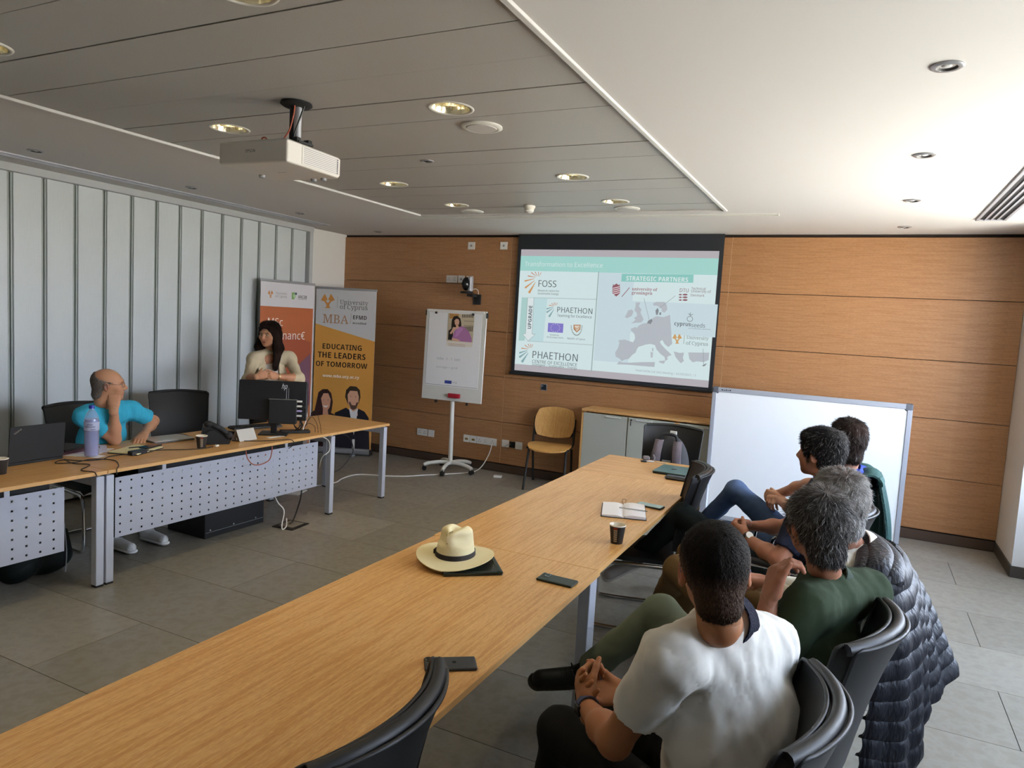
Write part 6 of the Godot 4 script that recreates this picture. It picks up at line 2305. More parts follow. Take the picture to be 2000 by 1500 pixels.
func on_desk() -> void:
	# monitor with its back to the room
	var t := thing("monitor", "large black monitor seen from behind on the speakers' desk", "monitor", Vector3(-4.30, TOP, -4.36), 0.62)
	var g := Geo.new()
	var ba := Basis(Vector3.RIGHT, -0.10)
	var mb := Transform3D(ba, Vector3(0.0, 0.275, -0.02))
	g.x = mb
	g.box(Vector3(0, 0, 0), Vector3(0.545, 0.325, 0.03), 0.008)
	part("casing", g, mat("1a1b1e", 0.4), t)
	g = Geo.new()
	g.x = mb
	g.box(Vector3(0, 0, -0.0155), Vector3(0.53, 0.305, 0.002))
	part("screen", g, M.black_gloss, t)
	g = Geo.new()
	g.x = mb
	g.col = lin("d8dade")
	g.x = mb * Transform3D(Basis(Vector3(1, 0, 0), Vector3(0.25, 1, 0), Vector3(0, 0, 1)), Vector3.ZERO)
	letters(g, "hp", "sans", 0.04, 0.085, 0.042, 0.056, 0.0156)
	g.x = mb
	for s in [0.105, 0.122]:
		rect(g, s, -0.01, s + 0.0018, 0.105, 0.0156)
	part("logo", g, M.vcol, t)
	g = Geo.new()
	g.box(Vector3(0.02, 0.10, 0.03), Vector3(0.05, 0.20, 0.02), 0.005)
	part("stand_neck", g, M.black_plastic, t)
	g = Geo.new()
	g.box(Vector3(0.02, 0.006, 0.02), Vector3(0.23, 0.012, 0.19), 0.005)
	part("stand_base", g, M.black_plastic, t)
	t = thing("mini_computer", "small square black computer fixed behind the monitor with white plugs in its side", "computer", Vector3(-4.265, TOP + 0.09, -4.40), 0.62)
	g = Geo.new()
	g.box(Vector3(0.035, 0.10, 0.045), Vector3(0.225, 0.20, 0.04), 0.008)
	part("casing", g, M.black_matte, t)
	g = Geo.new()
	g.box(Vector3(0.035, 0.2015, 0.045), Vector3(0.226, 0.003, 0.041), 0.001)
	part("edge_trim", g, M.steel, t)
	for k in 4:
		g = Geo.new()
		g.box(Vector3(0.165, 0.19 - k * 0.04, 0.05), Vector3(0.045, 0.014, 0.018), 0.003)
		part("plug", g, M.white_plastic if k != 2 else mat("b9a8d8", 0.5), t)
	g = Geo.new()
	for k in 5:
		g.box(Vector3(0.185 + 0.01 * (k % 2), 0.17 - k * 0.03, 0.04), Vector3(0.03, 0.016, 0.02), 0.003)
	part("plug_block", g, M.black_plastic, t)
	t = thing("usb_hub", "black cable hub box with a tuft of cables right of the monitor foot", "hub", Vector3(-4.20, TOP, -4.52), 0.9)
	g = Geo.new()
	g.box(Vector3(0, 0.012, 0), Vector3(0.24, 0.024, 0.09), 0.006)
	part("box", g, M.black_plastic, t)
	g = Geo.new()
	for k in 7:
		var a := k * 1.7
		g.tube([Vector3(0.02 + 0.02 * sin(a), 0.024, 0.01 * cos(a)), Vector3(0.03 + 0.04 * sin(a * 1.3), 0.07, 0.03 * cos(a)), Vector3(0.01 + 0.02 * cos(a), 0.15, 0.02 * sin(a)), Vector3(-0.01, 0.24 - 0.02 * k, 0.01)], 0.0035, 6, 4)
	part("cable_tuft", g, M.black_plastic, t)
	g = Geo.new()
	for k in 3:
		g.tube([Vector3(0.06, 0.02, 0.02), Vector3(0.10 + 0.03 * k, 0.08 + 0.05 * k, 0.02 - 0.03 * k), Vector3(0.15 + 0.02 * k, 0.06 + 0.02 * k, 0.05), Vector3(0.16 + 0.02 * k, 0.006, 0.03 + 0.03 * k)], 0.002, 6, 5)
	part("thin_cable", g, M.black_plastic, t)
	g = Geo.new()
	g.tube([Vector3(0.0, 0.25, 0.0), Vector3(0.06, 0.24, 0.0), Vector3(0.09, 0.15, 0.02), Vector3(0.06, 0.03, 0.03)], 0.004, 6, 5)
	part("white_cable", g, M.white_plastic, t)
	t = thing("keyboard", "black keyboard lying behind the monitor foot", "keyboard", Vector3(-4.60, TOP, -4.47), 1.25)
	g = Geo.new()
	g.box(Vector3(0, 0.010, 0), Vector3(0.43, 0.018, 0.13), 0.004)
	part("body", g, M.black_plastic, t)
	g = Geo.new()
	for r in 5:
		for c in 15:
			g.box(Vector3(-0.196 + c * 0.028, 0.0215, -0.046 + r * 0.022), Vector3(0.024, 0.006, 0.018), 0.002)
	part("keys", g, M.black_matte, t)
	# desk phone: wedge body with handset
	t = thing("desk_telephone", "black conference telephone with handset on the desk behind the paper cup", "telephone", Vector3(-4.30, TOP, -3.79), 2.45)
	g = Geo.new()
	g.x = Transform3D(Basis(Vector3(0, 0, 1), Vector3(0, 1, 0), Vector3(-1, 0, 0)), Vector3.ZERO)
	g.prism(PackedVector2Array([Vector2(-0.11, 0.0), Vector2(0.09, 0.0), Vector2(0.10, 0.02), Vector2(-0.05, 0.135), Vector2(-0.09, 0.13)]), -0.09, 0.09)
	part("body", g, M.black_plastic, t)
	g = Geo.new()
	g.x = Transform3D(Basis(Vector3.RIGHT, 0.65), Vector3(0.0, 0.092, 0.03))
	g.box(Vector3(0.03, 0.004, 0.0), Vector3(0.09, 0.006, 0.11), 0.002)
	part("keypad", g, M.black_gloss, t)
	g = Geo.new()
	g.tube([Vector3(-0.07, 0.075, 0.075), Vector3(-0.07, 0.115, 0.03), Vector3(-0.07, 0.155, -0.05)], 0.02, 10, 4)
	g.ball(Vector3(-0.07, 0.065, 0.085), Vector3(0.032, 0.026, 0.032), 14)
	g.ball(Vector3(-0.07, 0.15, -0.055), Vector3(0.032, 0.026, 0.032), 14)
	part("handset", g, M.black_matte, t)
	g = Geo.new()
	g.cyl(Vector3(-0.092, 0.055, -0.03), Vector3(-0.105, 0.055, -0.03), 0.055, 0.052, 24)
	part("loudspeaker", g, M.black_matte, t)
	t = thing("name_plate", "blank brushed silver folded stand left of the monitor foot", "stand", Vector3(-4.225, TOP, -4.00), -PI / 2 * -1.0 - 0.02)
	g = Geo.new()
	g.x = Transform3D(Basis(Vector3.RIGHT, -0.45), Vector3(0, 0.045, 0.02))
	g.box(Vector3.ZERO, Vector3(0.17, 0.098, 0.004), 0.001)
	part("front_leaf", g, mat("c9c6c0", 0.35, 0.3), t)
	g = Geo.new()
	g.x = Transform3D(Basis(Vector3.RIGHT, 0.55), Vector3(0, 0.044, -0.03))
	g.box(Vector3.ZERO, Vector3(0.17, 0.098, 0.004), 0.001)
	part("rear_leaf", g, mat("c9c6c0", 0.35, 0.3), t)
	t = thing("webcam", "small black camera with silver collar lying between telephone and silver stand", "camera", Vector3(-4.30, TOP, -3.955), 0.4)
	g = Geo.new()
	g.box(Vector3(0, 0.052, 0.0), Vector3(0.10, 0.032, 0.035), 0.008)
	part("body", g, M.black_plastic, t)
	g = Geo.new()
	g.cyl(Vector3(0, 0.0, 0.0), Vector3(0, 0.036, 0.0), 0.032, 0.028, 20)
	part("collar", g, M.chrome, t)
	single("paper_slip", flat(0.16, 0.002, 0.04, 0.0005), M.paper, "white paper slip under the front of the monitor foot", "paper", Vector3(-4.16, TOP + 0.001, -4.26), 1.5)
	# laptop of the seated man, closed
	t = thing("laptop", "closed silver laptop in front of the empty chair on the desk", "laptop", Vector3(-4.615, TOP, -3.62), 1.42)
	g = Geo.new()
	g.box(Vector3(0, 0.006, 0), Vector3(0.31, 0.011, 0.215), 0.004)
	part("base", g, mat("6c6c6e", 0.4, 0.4), t)
	g = Geo.new()
	g.box(Vector3(0, 0.0155, 0), Vector3(0.312, 0.006, 0.217), 0.0025)
	part("lid", g, mat("c9c8c4", 0.28, 0.35), t)
	paper_cup("dark paper coffee cup with cream rim beside the desk telephone", Vector3(-4.20, TOP, -3.575), 0.9)
	paper_cup("dark paper coffee cup at the left edge, in front of the black laptop", Vector3(-4.36, TOP, -2.325), 2.6)
	# writing pad, pen, phone, charger
	t = thing("writing_pad", "yellow writing pad in a dark cover in front of the seated man", "notepad", Vector3(-4.42, TOP, -3.22), 0.35)
	g = Geo.new()
	g.box(Vector3(0, 0.003, 0), Vector3(0.215, 0.006, 0.30), 0.002)
	part("cover", g, M.black_matte, t)
	g = Geo.new()
	g.box(Vector3(0, 0.009, 0), Vector3(0.21, 0.006, 0.292), 0.001)
	part("pages", g, mat("e6dcb0", 0.8), t)
	g = Geo.new()
	g.tube([Vector3.ZERO, Vector3(0.03, 0, -0.13)], 0.004, 10)
	var pen := single("pen", g, M.black_plastic, "black pen lying on the yellow writing pad", "pen", Vector3(-4.47, TOP + 0.0165, -3.20), 0.0)
	g = Geo.new()
	g.tube([Vector3(0.03, 0, -0.13), Vector3(0.034, 0, -0.146)], 0.0025, 8)
	part("tip", g, M.chrome, pen)
	phone("smartphone", "black smartphone lying face up on the yellow writing pad", Vector3(-4.42, TOP + 0.012, -3.33), -1.25, M.black_plastic, true, "0c0d10")
	t = thing("power_adapter", "black laptop power adapter at the desk edge before the writing pad", "charger", Vector3(-4.31, TOP, -3.15), PI / 2 + 0.1)
	g = Geo.new()
	g.box(Vector3(0, 0.015, 0), Vector3(0.125, 0.03, 0.05), 0.006)
	part("brick", g, mat("22252c", 0.45), t)
	g = Geo.new()
	g.cyl(Vector3(0.062, 0.014, 0), Vector3(0.09, 0.014, 0), 0.009, 0.005, 12)
	part("strain_relief", g, M.black_plastic, t)
	cable("charger_cable", "black charger cable running along the desk edge past the paper cup", "cable", [Vector3(-4.31, TOP + 0.012, -3.24), Vector3(-4.30, TOP + 0.005, -3.34), Vector3(-4.22, TOP + 0.004, -3.44), Vector3(-4.16, TOP + 0.004, -3.55), Vector3(-4.17, TOP + 0.004, -3.65)], 0.003, M.black_plastic)
	single("plug_white", flat(0.02, 0.014, 0.035, 0.004), M.white_plastic, "small white plug end lying right of the desk's paper cup", "plug", Vector3(-4.165, TOP + 0.007, -3.68), 0.2)
	cable("charger_cable", "black charger cable coiled over the desk joint before the water bottle", "cable", [Vector3(-4.32, TOP + 0.008, -3.09), Vector3(-4.36, TOP + 0.004, -2.99), Vector3(-4.31, TOP + 0.004, -2.90), Vector3(-4.36, TOP + 0.004, -2.80), Vector3(-4.46, TOP + 0.004, -2.74), Vector3(-4.40, TOP + 0.004, -2.66), Vector3(-4.34, TOP + 0.004, -2.74), Vector3(-4.36, TOP + 0.004, -2.86), Vector3(-4.24, TOP + 0.004, -2.93), Vector3(-4.09, TOP + 0.004, -2.86), Vector3(-4.02, TOP + 0.0, -2.80), Vector3(-4.005, TOP - 0.03, -2.79)], 0.003, M.black_plastic)
	cable("charger_cable", "black cable crossing from the black laptop to the desk edge", "cable", [Vector3(-4.47, TOP + 0.004, -2.76), Vector3(-4.33, TOP + 0.004, -2.72), Vector3(-4.22, TOP + 0.004, -2.76), Vector3(-4.12, TOP + 0.004, -2.64), Vector3(-4.03, TOP + 0.003, -2.66), Vector3(-4.01, TOP - 0.02, -2.665)], 0.003, M.black_plastic)
	cable("charger_cable", "black cable over the desk from the silver laptop to the telephone", "cable", [Vector3(-4.75, TOP + 0.004, -3.72), Vector3(-4.66, TOP + 0.02, -3.78), Vector3(-4.52, TOP + 0.01, -3.78), Vector3(-4.46, TOP + 0.004, -3.86), Vector3(-4.40, TOP + 0.004, -3.9)], 0.003, M.black_plastic)
	cable("charger_cable", "black cable running from the silver stand down over the desk edge", "cable", [Vector3(-4.25, TOP + 0.005, -3.90), Vector3(-4.12, TOP + 0.004, -4.02), Vector3(-4.05, TOP + 0.004, -4.12), Vector3(-3.99, TOP + 0.004, -4.24), Vector3(-3.965, TOP - 0.03, -4.26), Vector3(-4.0, TOP - 0.07, -4.24)], 0.003, M.black_plastic)
	# black laptop at the left
	t = thing("laptop", "open black laptop seen from behind at the left end of the desks", "laptop", Vector3(-4.51, TOP, -2.61), PI / 2 + 0.02)
	g = Geo.new()
	g.box(Vector3(0, 0.009, -0.115), Vector3(0.335, 0.017, 0.228), 0.004)
	part("base", g, M.black_matte, t)
	g = Geo.new()
	g.box(Vector3(0, 0.0185, -0.10), Vector3(0.29, 0.003, 0.11), 0.001)
	part("keys", g, M.black_plastic, t)
	g = Geo.new()
	var lb := Transform3D(Basis(Vector3.RIGHT, 0.10), Vector3(0, 0.018, 0.0))
	g.x = lb
	g.box(Vector3(0, 0.113, 0), Vector3(0.335, 0.222, 0.008), 0.003)
	part("lid", g, M.black_matte, t)
	g = Geo.new()
	g.x = lb
	g.box(Vector3(0, 0.115, -0.0045), Vector3(0.31, 0.19, 0.001))
	part("screen", g, M.black_gloss, t)
	g = Geo.new()
	g.x = lb * Transform3D(Basis(Vector3.BACK, 0.62), Vector3(-0.14, 0.175, 0.0))
	g.col = lin("8a8078")
	letters(g, "ThinkPad", "sans-bold", 0.0, 0.0, 0.05, 0.011, 0.0042)
	g.col = lin("c03020")
	disc(g, Vector2(0.017, 0.013), 0.0016, 0.0016, 0.0043, 10)
	part("logo", g, M.vcol, t)
	# water bottle
	t = thing("water_bottle", "large clear plastic water bottle with blue cap and label on the desk", "bottle", Vector3(-4.455, TOP, -2.925), 0.75)
	var clear := StandardMaterial3D.new()
	clear.transparency = BaseMaterial3D.TRANSPARENCY_ALPHA
	clear.albedo_color = Color(0.72, 0.74, 0.90, 0.30)
	clear.roughness = 0.08
	g = Geo.new()
	var prof := [Vector2(0.0, 0.004), Vector2(0.036, 0.004), Vector2(0.043, 0.012)]
	for k in 9:
		var y := 0.02 + k * 0.0165
		prof.append(Vector2(0.0445, y))
		prof.append(Vector2(0.0415, y + 0.008))
	prof.append_array([Vector2(0.0445, 0.172), Vector2(0.0445, 0.235), Vector2(0.041, 0.255), Vector2(0.031, 0.285), Vector2(0.019, 0.303), Vector2(0.0145, 0.312), Vector2(0.0145, 0.322)])
	g.lathe(Vector3.ZERO, prof, 40)
	part("shell", g, clear, t)
	var wat := StandardMaterial3D.new()
	wat.transparency = BaseMaterial3D.TRANSPARENCY_ALPHA
	wat.albedo_color = Color(0.66, 0.68, 0.86, 0.45)
	wat.roughness = 0.05
	g = Geo.new()
	g.lathe(Vector3.ZERO, [Vector2(0.0, 0.008), Vector2(0.040, 0.010), Vector2(0.0405, 0.248), Vector2(0.0, 0.248)], 32)
	part("water", g, wat, t)
	g = Geo.new()
	g.lathe(Vector3(0, 0.317, 0), [Vector2(0.0, 0.021), Vector2(0.015, 0.021), Vector2(0.0165, 0.019), Vector2(0.0168, 0.0), Vector2(0.0145, 0.0)], 28)
	part("cap", g, mat("1c2f9c", 0.4), t)
	g = Geo.new()
	g.lathe(Vector3.ZERO, [Vector2(0.0449, 0.176), Vector2(0.0449, 0.232)], 40)
	var lbm := StandardMaterial3D.new()
	lbm.transparency = BaseMaterial3D.TRANSPARENCY_ALPHA
	lbm.albedo_color = Color(0.86, 0.88, 0.97, 0.55)
	lbm.roughness = 0.4
	part("label_band", g, lbm, t)
	g = Geo.new()
	g.col = lin("2a3050")
	var gl := Geo.new()
	gl.col = g.col
	letters(gl, "ΑΓΙΟΣ", "sans-bold", -0.018, 0.211, 0.036, 0.009, 0.0)
	letters(gl, "NIKOΛAOΣ", "sans-bold", -0.03, 0.197, 0.062, 0.009, 0.0)
	letters(gl, "water", "sans-bold", 0.004, 0.180, 0.03, 0.008, 0.0)
	for k in gl.v.size():
		var p := gl.v[k]
		var an := p.x / 0.0452
		gl.v[k] = Vector3(sin(an) * 0.0453, p.y, cos(an) * 0.0453)
		gl.n[k] = Vector3(sin(an), 0, cos(an))
	part("lettering", gl, M.vcol, t)
	# papers and folders beside the bottle
	var lay := [["paper_sheet", 0.21, 0.002, 0.30, "f0f0f0", -4.60, 0.001, -2.99, 0.5, "white printed sheets under the water bottle", "paper"], ["paper_sheet", 0.20, 0.002, 0.28, "dcd6ea", -4.66, 0.0032, -3.05, 1.0, "pale lilac leaflet lying on white sheets behind the bottle", "paper"], ["folder", 0.23, 0.012, 0.31, "4a2230", -4.72, 0.012, -2.93, 0.2, "dark red folder between the black laptop and the bottle", "folder"], ["notebook", 0.17, 0.014, 0.22, "26201e", -4.72, 0.026, -2.92, 0.35, "black notebook on top of the dark red folder", "notebook"], ["paper_sheet", 0.08, 0.002, 0.08, "f2f2f4", -4.43, 0.001, -2.94, 0.3, "small white note under the base of the water bottle", "paper"]]
	for l in lay:
		var fg := flat(l[1], l[2], l[3], 0.001)
		single(l[0], fg, mat(l[4], 0.75), l[9], l[10], Vector3(l[5], TOP + l[6], l[7]), l[8])

# ---------------------------------------------------------------- things on the long table
func on_table() -> void:
	# straw hat on a leather folder
	var f := single("leather_folder", flat(0.25, 0.018, 0.19, 0.007), mat("16211e", 0.25), "dark green glossy leather folder under the straw hat", "folder", Vector3(-1.385, TOP + 0.009, -2.545), 0.68)
	var g := Geo.new()
	g.box(Vector3(0.11, 0.003, 0), Vector3(0.028, 0.018, 0.192), 0.007)
	part("spine_fold", g, mat("1c2a26", 0.2), f)
	var t := thing("straw_hat", "pale straw panama hat with black band on the long table", "hat", Vector3(-1.475, TOP + 0.02, -2.575), 0.2)
	var top := []
	var bot := []
	for i in 73:
		var a := TAU * i / 72.0
		var r0 := []
		var r1 := []
		for j in 9:
			var v := j / 8.0
			var rx := lerpf(0.083, 0.165, v)
			var rz := lerpf(0.098, 0.178, v)
			var y := 0.012 + 0.012 * v * v * absf(cos(a)) - 0.012 * v * sin(a) * sin(a) + 0.004 * (1.0 - v)
			r0.append(Vector3(cos(a) * rx, y, sin(a) * rz))
			r1.append(Vector3(cos(a) * rx, y - 0.0035, sin(a) * rz))
		top.append(r0)
		bot.append(r1)
	g.v.clear(); g.n.clear(); g.uv.clear(); g.c.clear()
	g.slab(bot, top)
	part("brim", g, M.straw, t)
	var cr := []
	for i in 72:
		var a := TAU * i / 72.0
		var r0 := []
		for j in 25:
			var v := j / 24.0
			var k := v if v < 0.6 else 0.6
			var shr := 1.0 - 0.17 * k / 0.6
			var y := 0.10 * k / 0.6
			if v >= 0.6:
				var w := (v - 0.6) / 0.4
				shr = 0.83 * cos(w * PI * 0.5)
				y = 0.10 + 0.03 * sin(w * PI * 0.5)
			var p := Vector3(cos(a) * 0.083 * shr, 0.012 + y, sin(a) * 0.098 * shr)
			# crease along the top and pinches at the front
			if v > 0.35:
				p.y -= 0.038 * exp(-pow(p.x / 0.020, 2.0)) * smoothstep(0.5, 1.0, v)
				p.y += 0.012 * smoothstep(0.02, 0.09, p.z) * smoothstep(0.55, 0.9, v)
				for s in [-1.0, 1.0]:
					var d := Vector2(p.z - 0.058, p.y - 0.10).length()
					if p.x * s > 0.0: p.x -= s * 0.028 * exp(-pow(d / 0.036, 2.0))
			r0.append(p)
		cr.append(r0)
	g = Geo.new()
	g.sheet(cr, true, false, false)
	part("crown", g, M.straw, t)
	g = Geo.new()
	var bd := []
	for i in 72:
		var a := TAU * i / 72.0
		bd.append([Vector3(cos(a) * 0.0855, 0.014, sin(a) * 0.1005), Vector3(cos(a) * 0.0840, 0.034, sin(a) * 0.0985), Vector3(cos(a) * 0.0815, 0.036, sin(a) * 0.096)])
	g.sheet(bd, true)
	g.box(Vector3(-0.084, 0.026, 0.02), Vector3(0.008, 0.02, 0.03), 0.002)
	part("band", g, mat("1d1514", 0.7), t)
	phone("smartphone", "dark green smartphone with three lenses lying near the hat, by the table joint", Vector3(-1.018, TOP, -2.617), -0.02, mat("20302d", 0.45), false, "")
	var p2 := phone("smartphone", "graphite smartphone with apple mark beside the nearest chair back", Vector3(-1.02, TOP, -1.785), 0.62, mat("33363a", 0.3), false, "")
	g = Geo.new()
	g.x = Transform3D(Basis(Vector3(0, 0, -1), Vector3(1, 0, 0), Vector3(0, 1, 0)).transposed().transposed(), Vector3.ZERO)
	g.x = Transform3D(Basis(Vector3(0, 0, 1), Vector3(1, 0, 0), Vector3(0, 1, 0)), Vector3(0.012, 0.0103, 0.0))
	g.col = lin("17181a")
	disc(g, Vector2(-0.0025, -0.001), 0.0048, 0.0062, 0.0, 16)
	disc(g, Vector2(0.0025, -0.001), 0.0048, 0.0062, 0.0, 16)
	poly(g, [0.0, 0.007, 0.002, 0.0105, 0.0035, 0.0108, 0.002, 0.0075], 0.0)
	part("logo", g, M.vcol, p2)
	phone("smartphone", "dark smartphone with pale green screen beside the open notebook", Vector3(-1.025, TOP, -4.06), -0.12, M.black_plastic, true, "7f9a92")
	paper_cup("dark paper coffee cup with printed panel near the edge of the long table", Vector3(-0.975, TOP, -3.265), 0.05)
	# open notebook
	t = thing("open_notebook", "open notebook with written white pages on the long table", "notebook", Vector3(-1.12, TOP, -3.845), 0.30)
	g = Geo.new()
	g.box(Vector3(0, 0.002, 0), Vector3(0.25, 0.004, 0.30), 0.001)
	part("cover", g, M.black_matte, t)
	for s in [-1.0, 1.0]:
		var a := []
		var b := []
		for i in 13:
			var u := i / 12.0
			var r0 := []
			var r1 := []
			for j in 2:
				var zz := -0.145 + 0.29 * j
				var hgt := 0.006 + 0.012 * sin(minf(u * 2.2, 1.0) * PI * 0.5) * (1.0 - 0.55 * u) + (0.006 if s > 0.0 else 0.0)
				r0.append(Vector3(s * u * 0.12, hgt, zz))
				r1.append(Vector3(s * u * 0.12, 0.004, zz))
			a.append(r0)
			b.append(r1)
		g = Geo.new()
		if s > 0.0: g.slab(b, a)
		else: g.slab(a, b)
		part("pages", g, mat("f1f0f4", 0.7), t)
	g = Geo.new()
	g.x = Transform3D(Basis(Vector3(1, 0, 0), Vector3(0, 0, -1), Vector3(0, 1, 0)), Vector3(0, 0.0195, 0))
	g.col = lin("7d7f90")
	for k in 9:
		rect(g, 0.02, 0.09 - k * 0.016, 0.055 + 0.03 * absf(sin(k * 2.3)), 0.0915 - k * 0.016, -0.0005 * k * 0.0)
	part("handwriting", g, M.vcol, t)
	g = Geo.new()
	g.tube([Vector3(0.0, 0.004, -0.14), Vector3(-0.01, 0.03, -0.16), Vector3(0.012, 0.03, -0.165), Vector3(0.005, 0.006, -0.15)], 0.0012, 6, 5)
	part("ribbon", g, M.black_plastic, t)
	g = Geo.new()
	g.tube([Vector3(-0.075, 0, 0), Vector3(0.07, 0, 0)], 0.0038, 10)
	var pen := single("pen", g, M.steel, "slim grey pen lying across the open notebook", "pen", Vector3(-1.07, TOP + 0.0235, -3.845), 0.12)
	g = Geo.new()
	g.tube([Vector3(0.07, 0, 0), Vector3(0.085, 0, 0)], 0.002, 8)
	part("tip", g, M.black_plastic, pen)
	# green laptop and case
	t = thing("laptop", "closed teal green laptop at the far end of the long table", "laptop", Vector3(-1.148, TOP, -5.175), -0.03)
	g = Geo.new()
	g.box(Vector3(0, 0.007, 0), Vector3(0.24, 0.013, 0.30), 0.005)
	part("base", g, mat("1d2624", 0.4), t)
	g = Geo.new()
	g.box(Vector3(0, 0.017, 0), Vector3(0.242, 0.007, 0.302), 0.003)
	part("lid", g, mat("4c6a68", 0.35, 0.2), t)
	g = Geo.new()
	g.box(Vector3(0, 0.0207, 0.0), Vector3(0.04, 0.001, 0.03), 0.0004)
	part("logo", g, M.black_gloss, t)
	t = thing("glasses_case", "flat black oblong case beside the green laptop", "case", Vector3(-1.065, TOP, -4.915), -0.05)
	g = Geo.new()
	g.box(Vector3(0, 0.013, 0), Vector3(0.17, 0.026, 0.07), 0.012)
	part("shell", g, mat("1a1c24", 0.3), t)
	g = Geo.new()
	g.box(Vector3(0, 0.014, 0), Vector3(0.171, 0.002, 0.071), 0.0009)
	part("seam", g, M.grey_plastic, t)
	t = thing("key_fob", "small black key fob with grey tag and lanyard at the far table edge", "keys", Vector3(-1.45, TOP, -5.43), 0.3)
	g = Geo.new()
	g.box(Vector3(0, 0.006, 0.03), Vector3(0.05, 0.012, 0.03), 0.005)
	part("fob", g, M.black_plastic, t)
	g = Geo.new()
	g.box(Vector3(0.045, 0.004, 0.0), Vector3(0.07, 0.005, 0.035), 0.002)
	part("tag", g, mat("c6c8d0", 0.4), t)
	g = Geo.new()
	g.box(Vector3(0.02, 0.02, -0.045), Vector3(0.06, 0.035, 0.04), 0.012)
	part("pouch", g, mat("6f6a6c", 0.7), t)
	g = Geo.new()
	g.tube([Vector3(0.07, 0.005, 0.0), Vector3(0.09, 0.03, -0.03), Vector3(0.075, 0.05, -0.05), Vector3(0.10, 0.006, 0.02), Vector3(0.17, 0.004, 0.02)], 0.002, 6, 5)
	part("lanyard", g, M.grey_plastic, t)

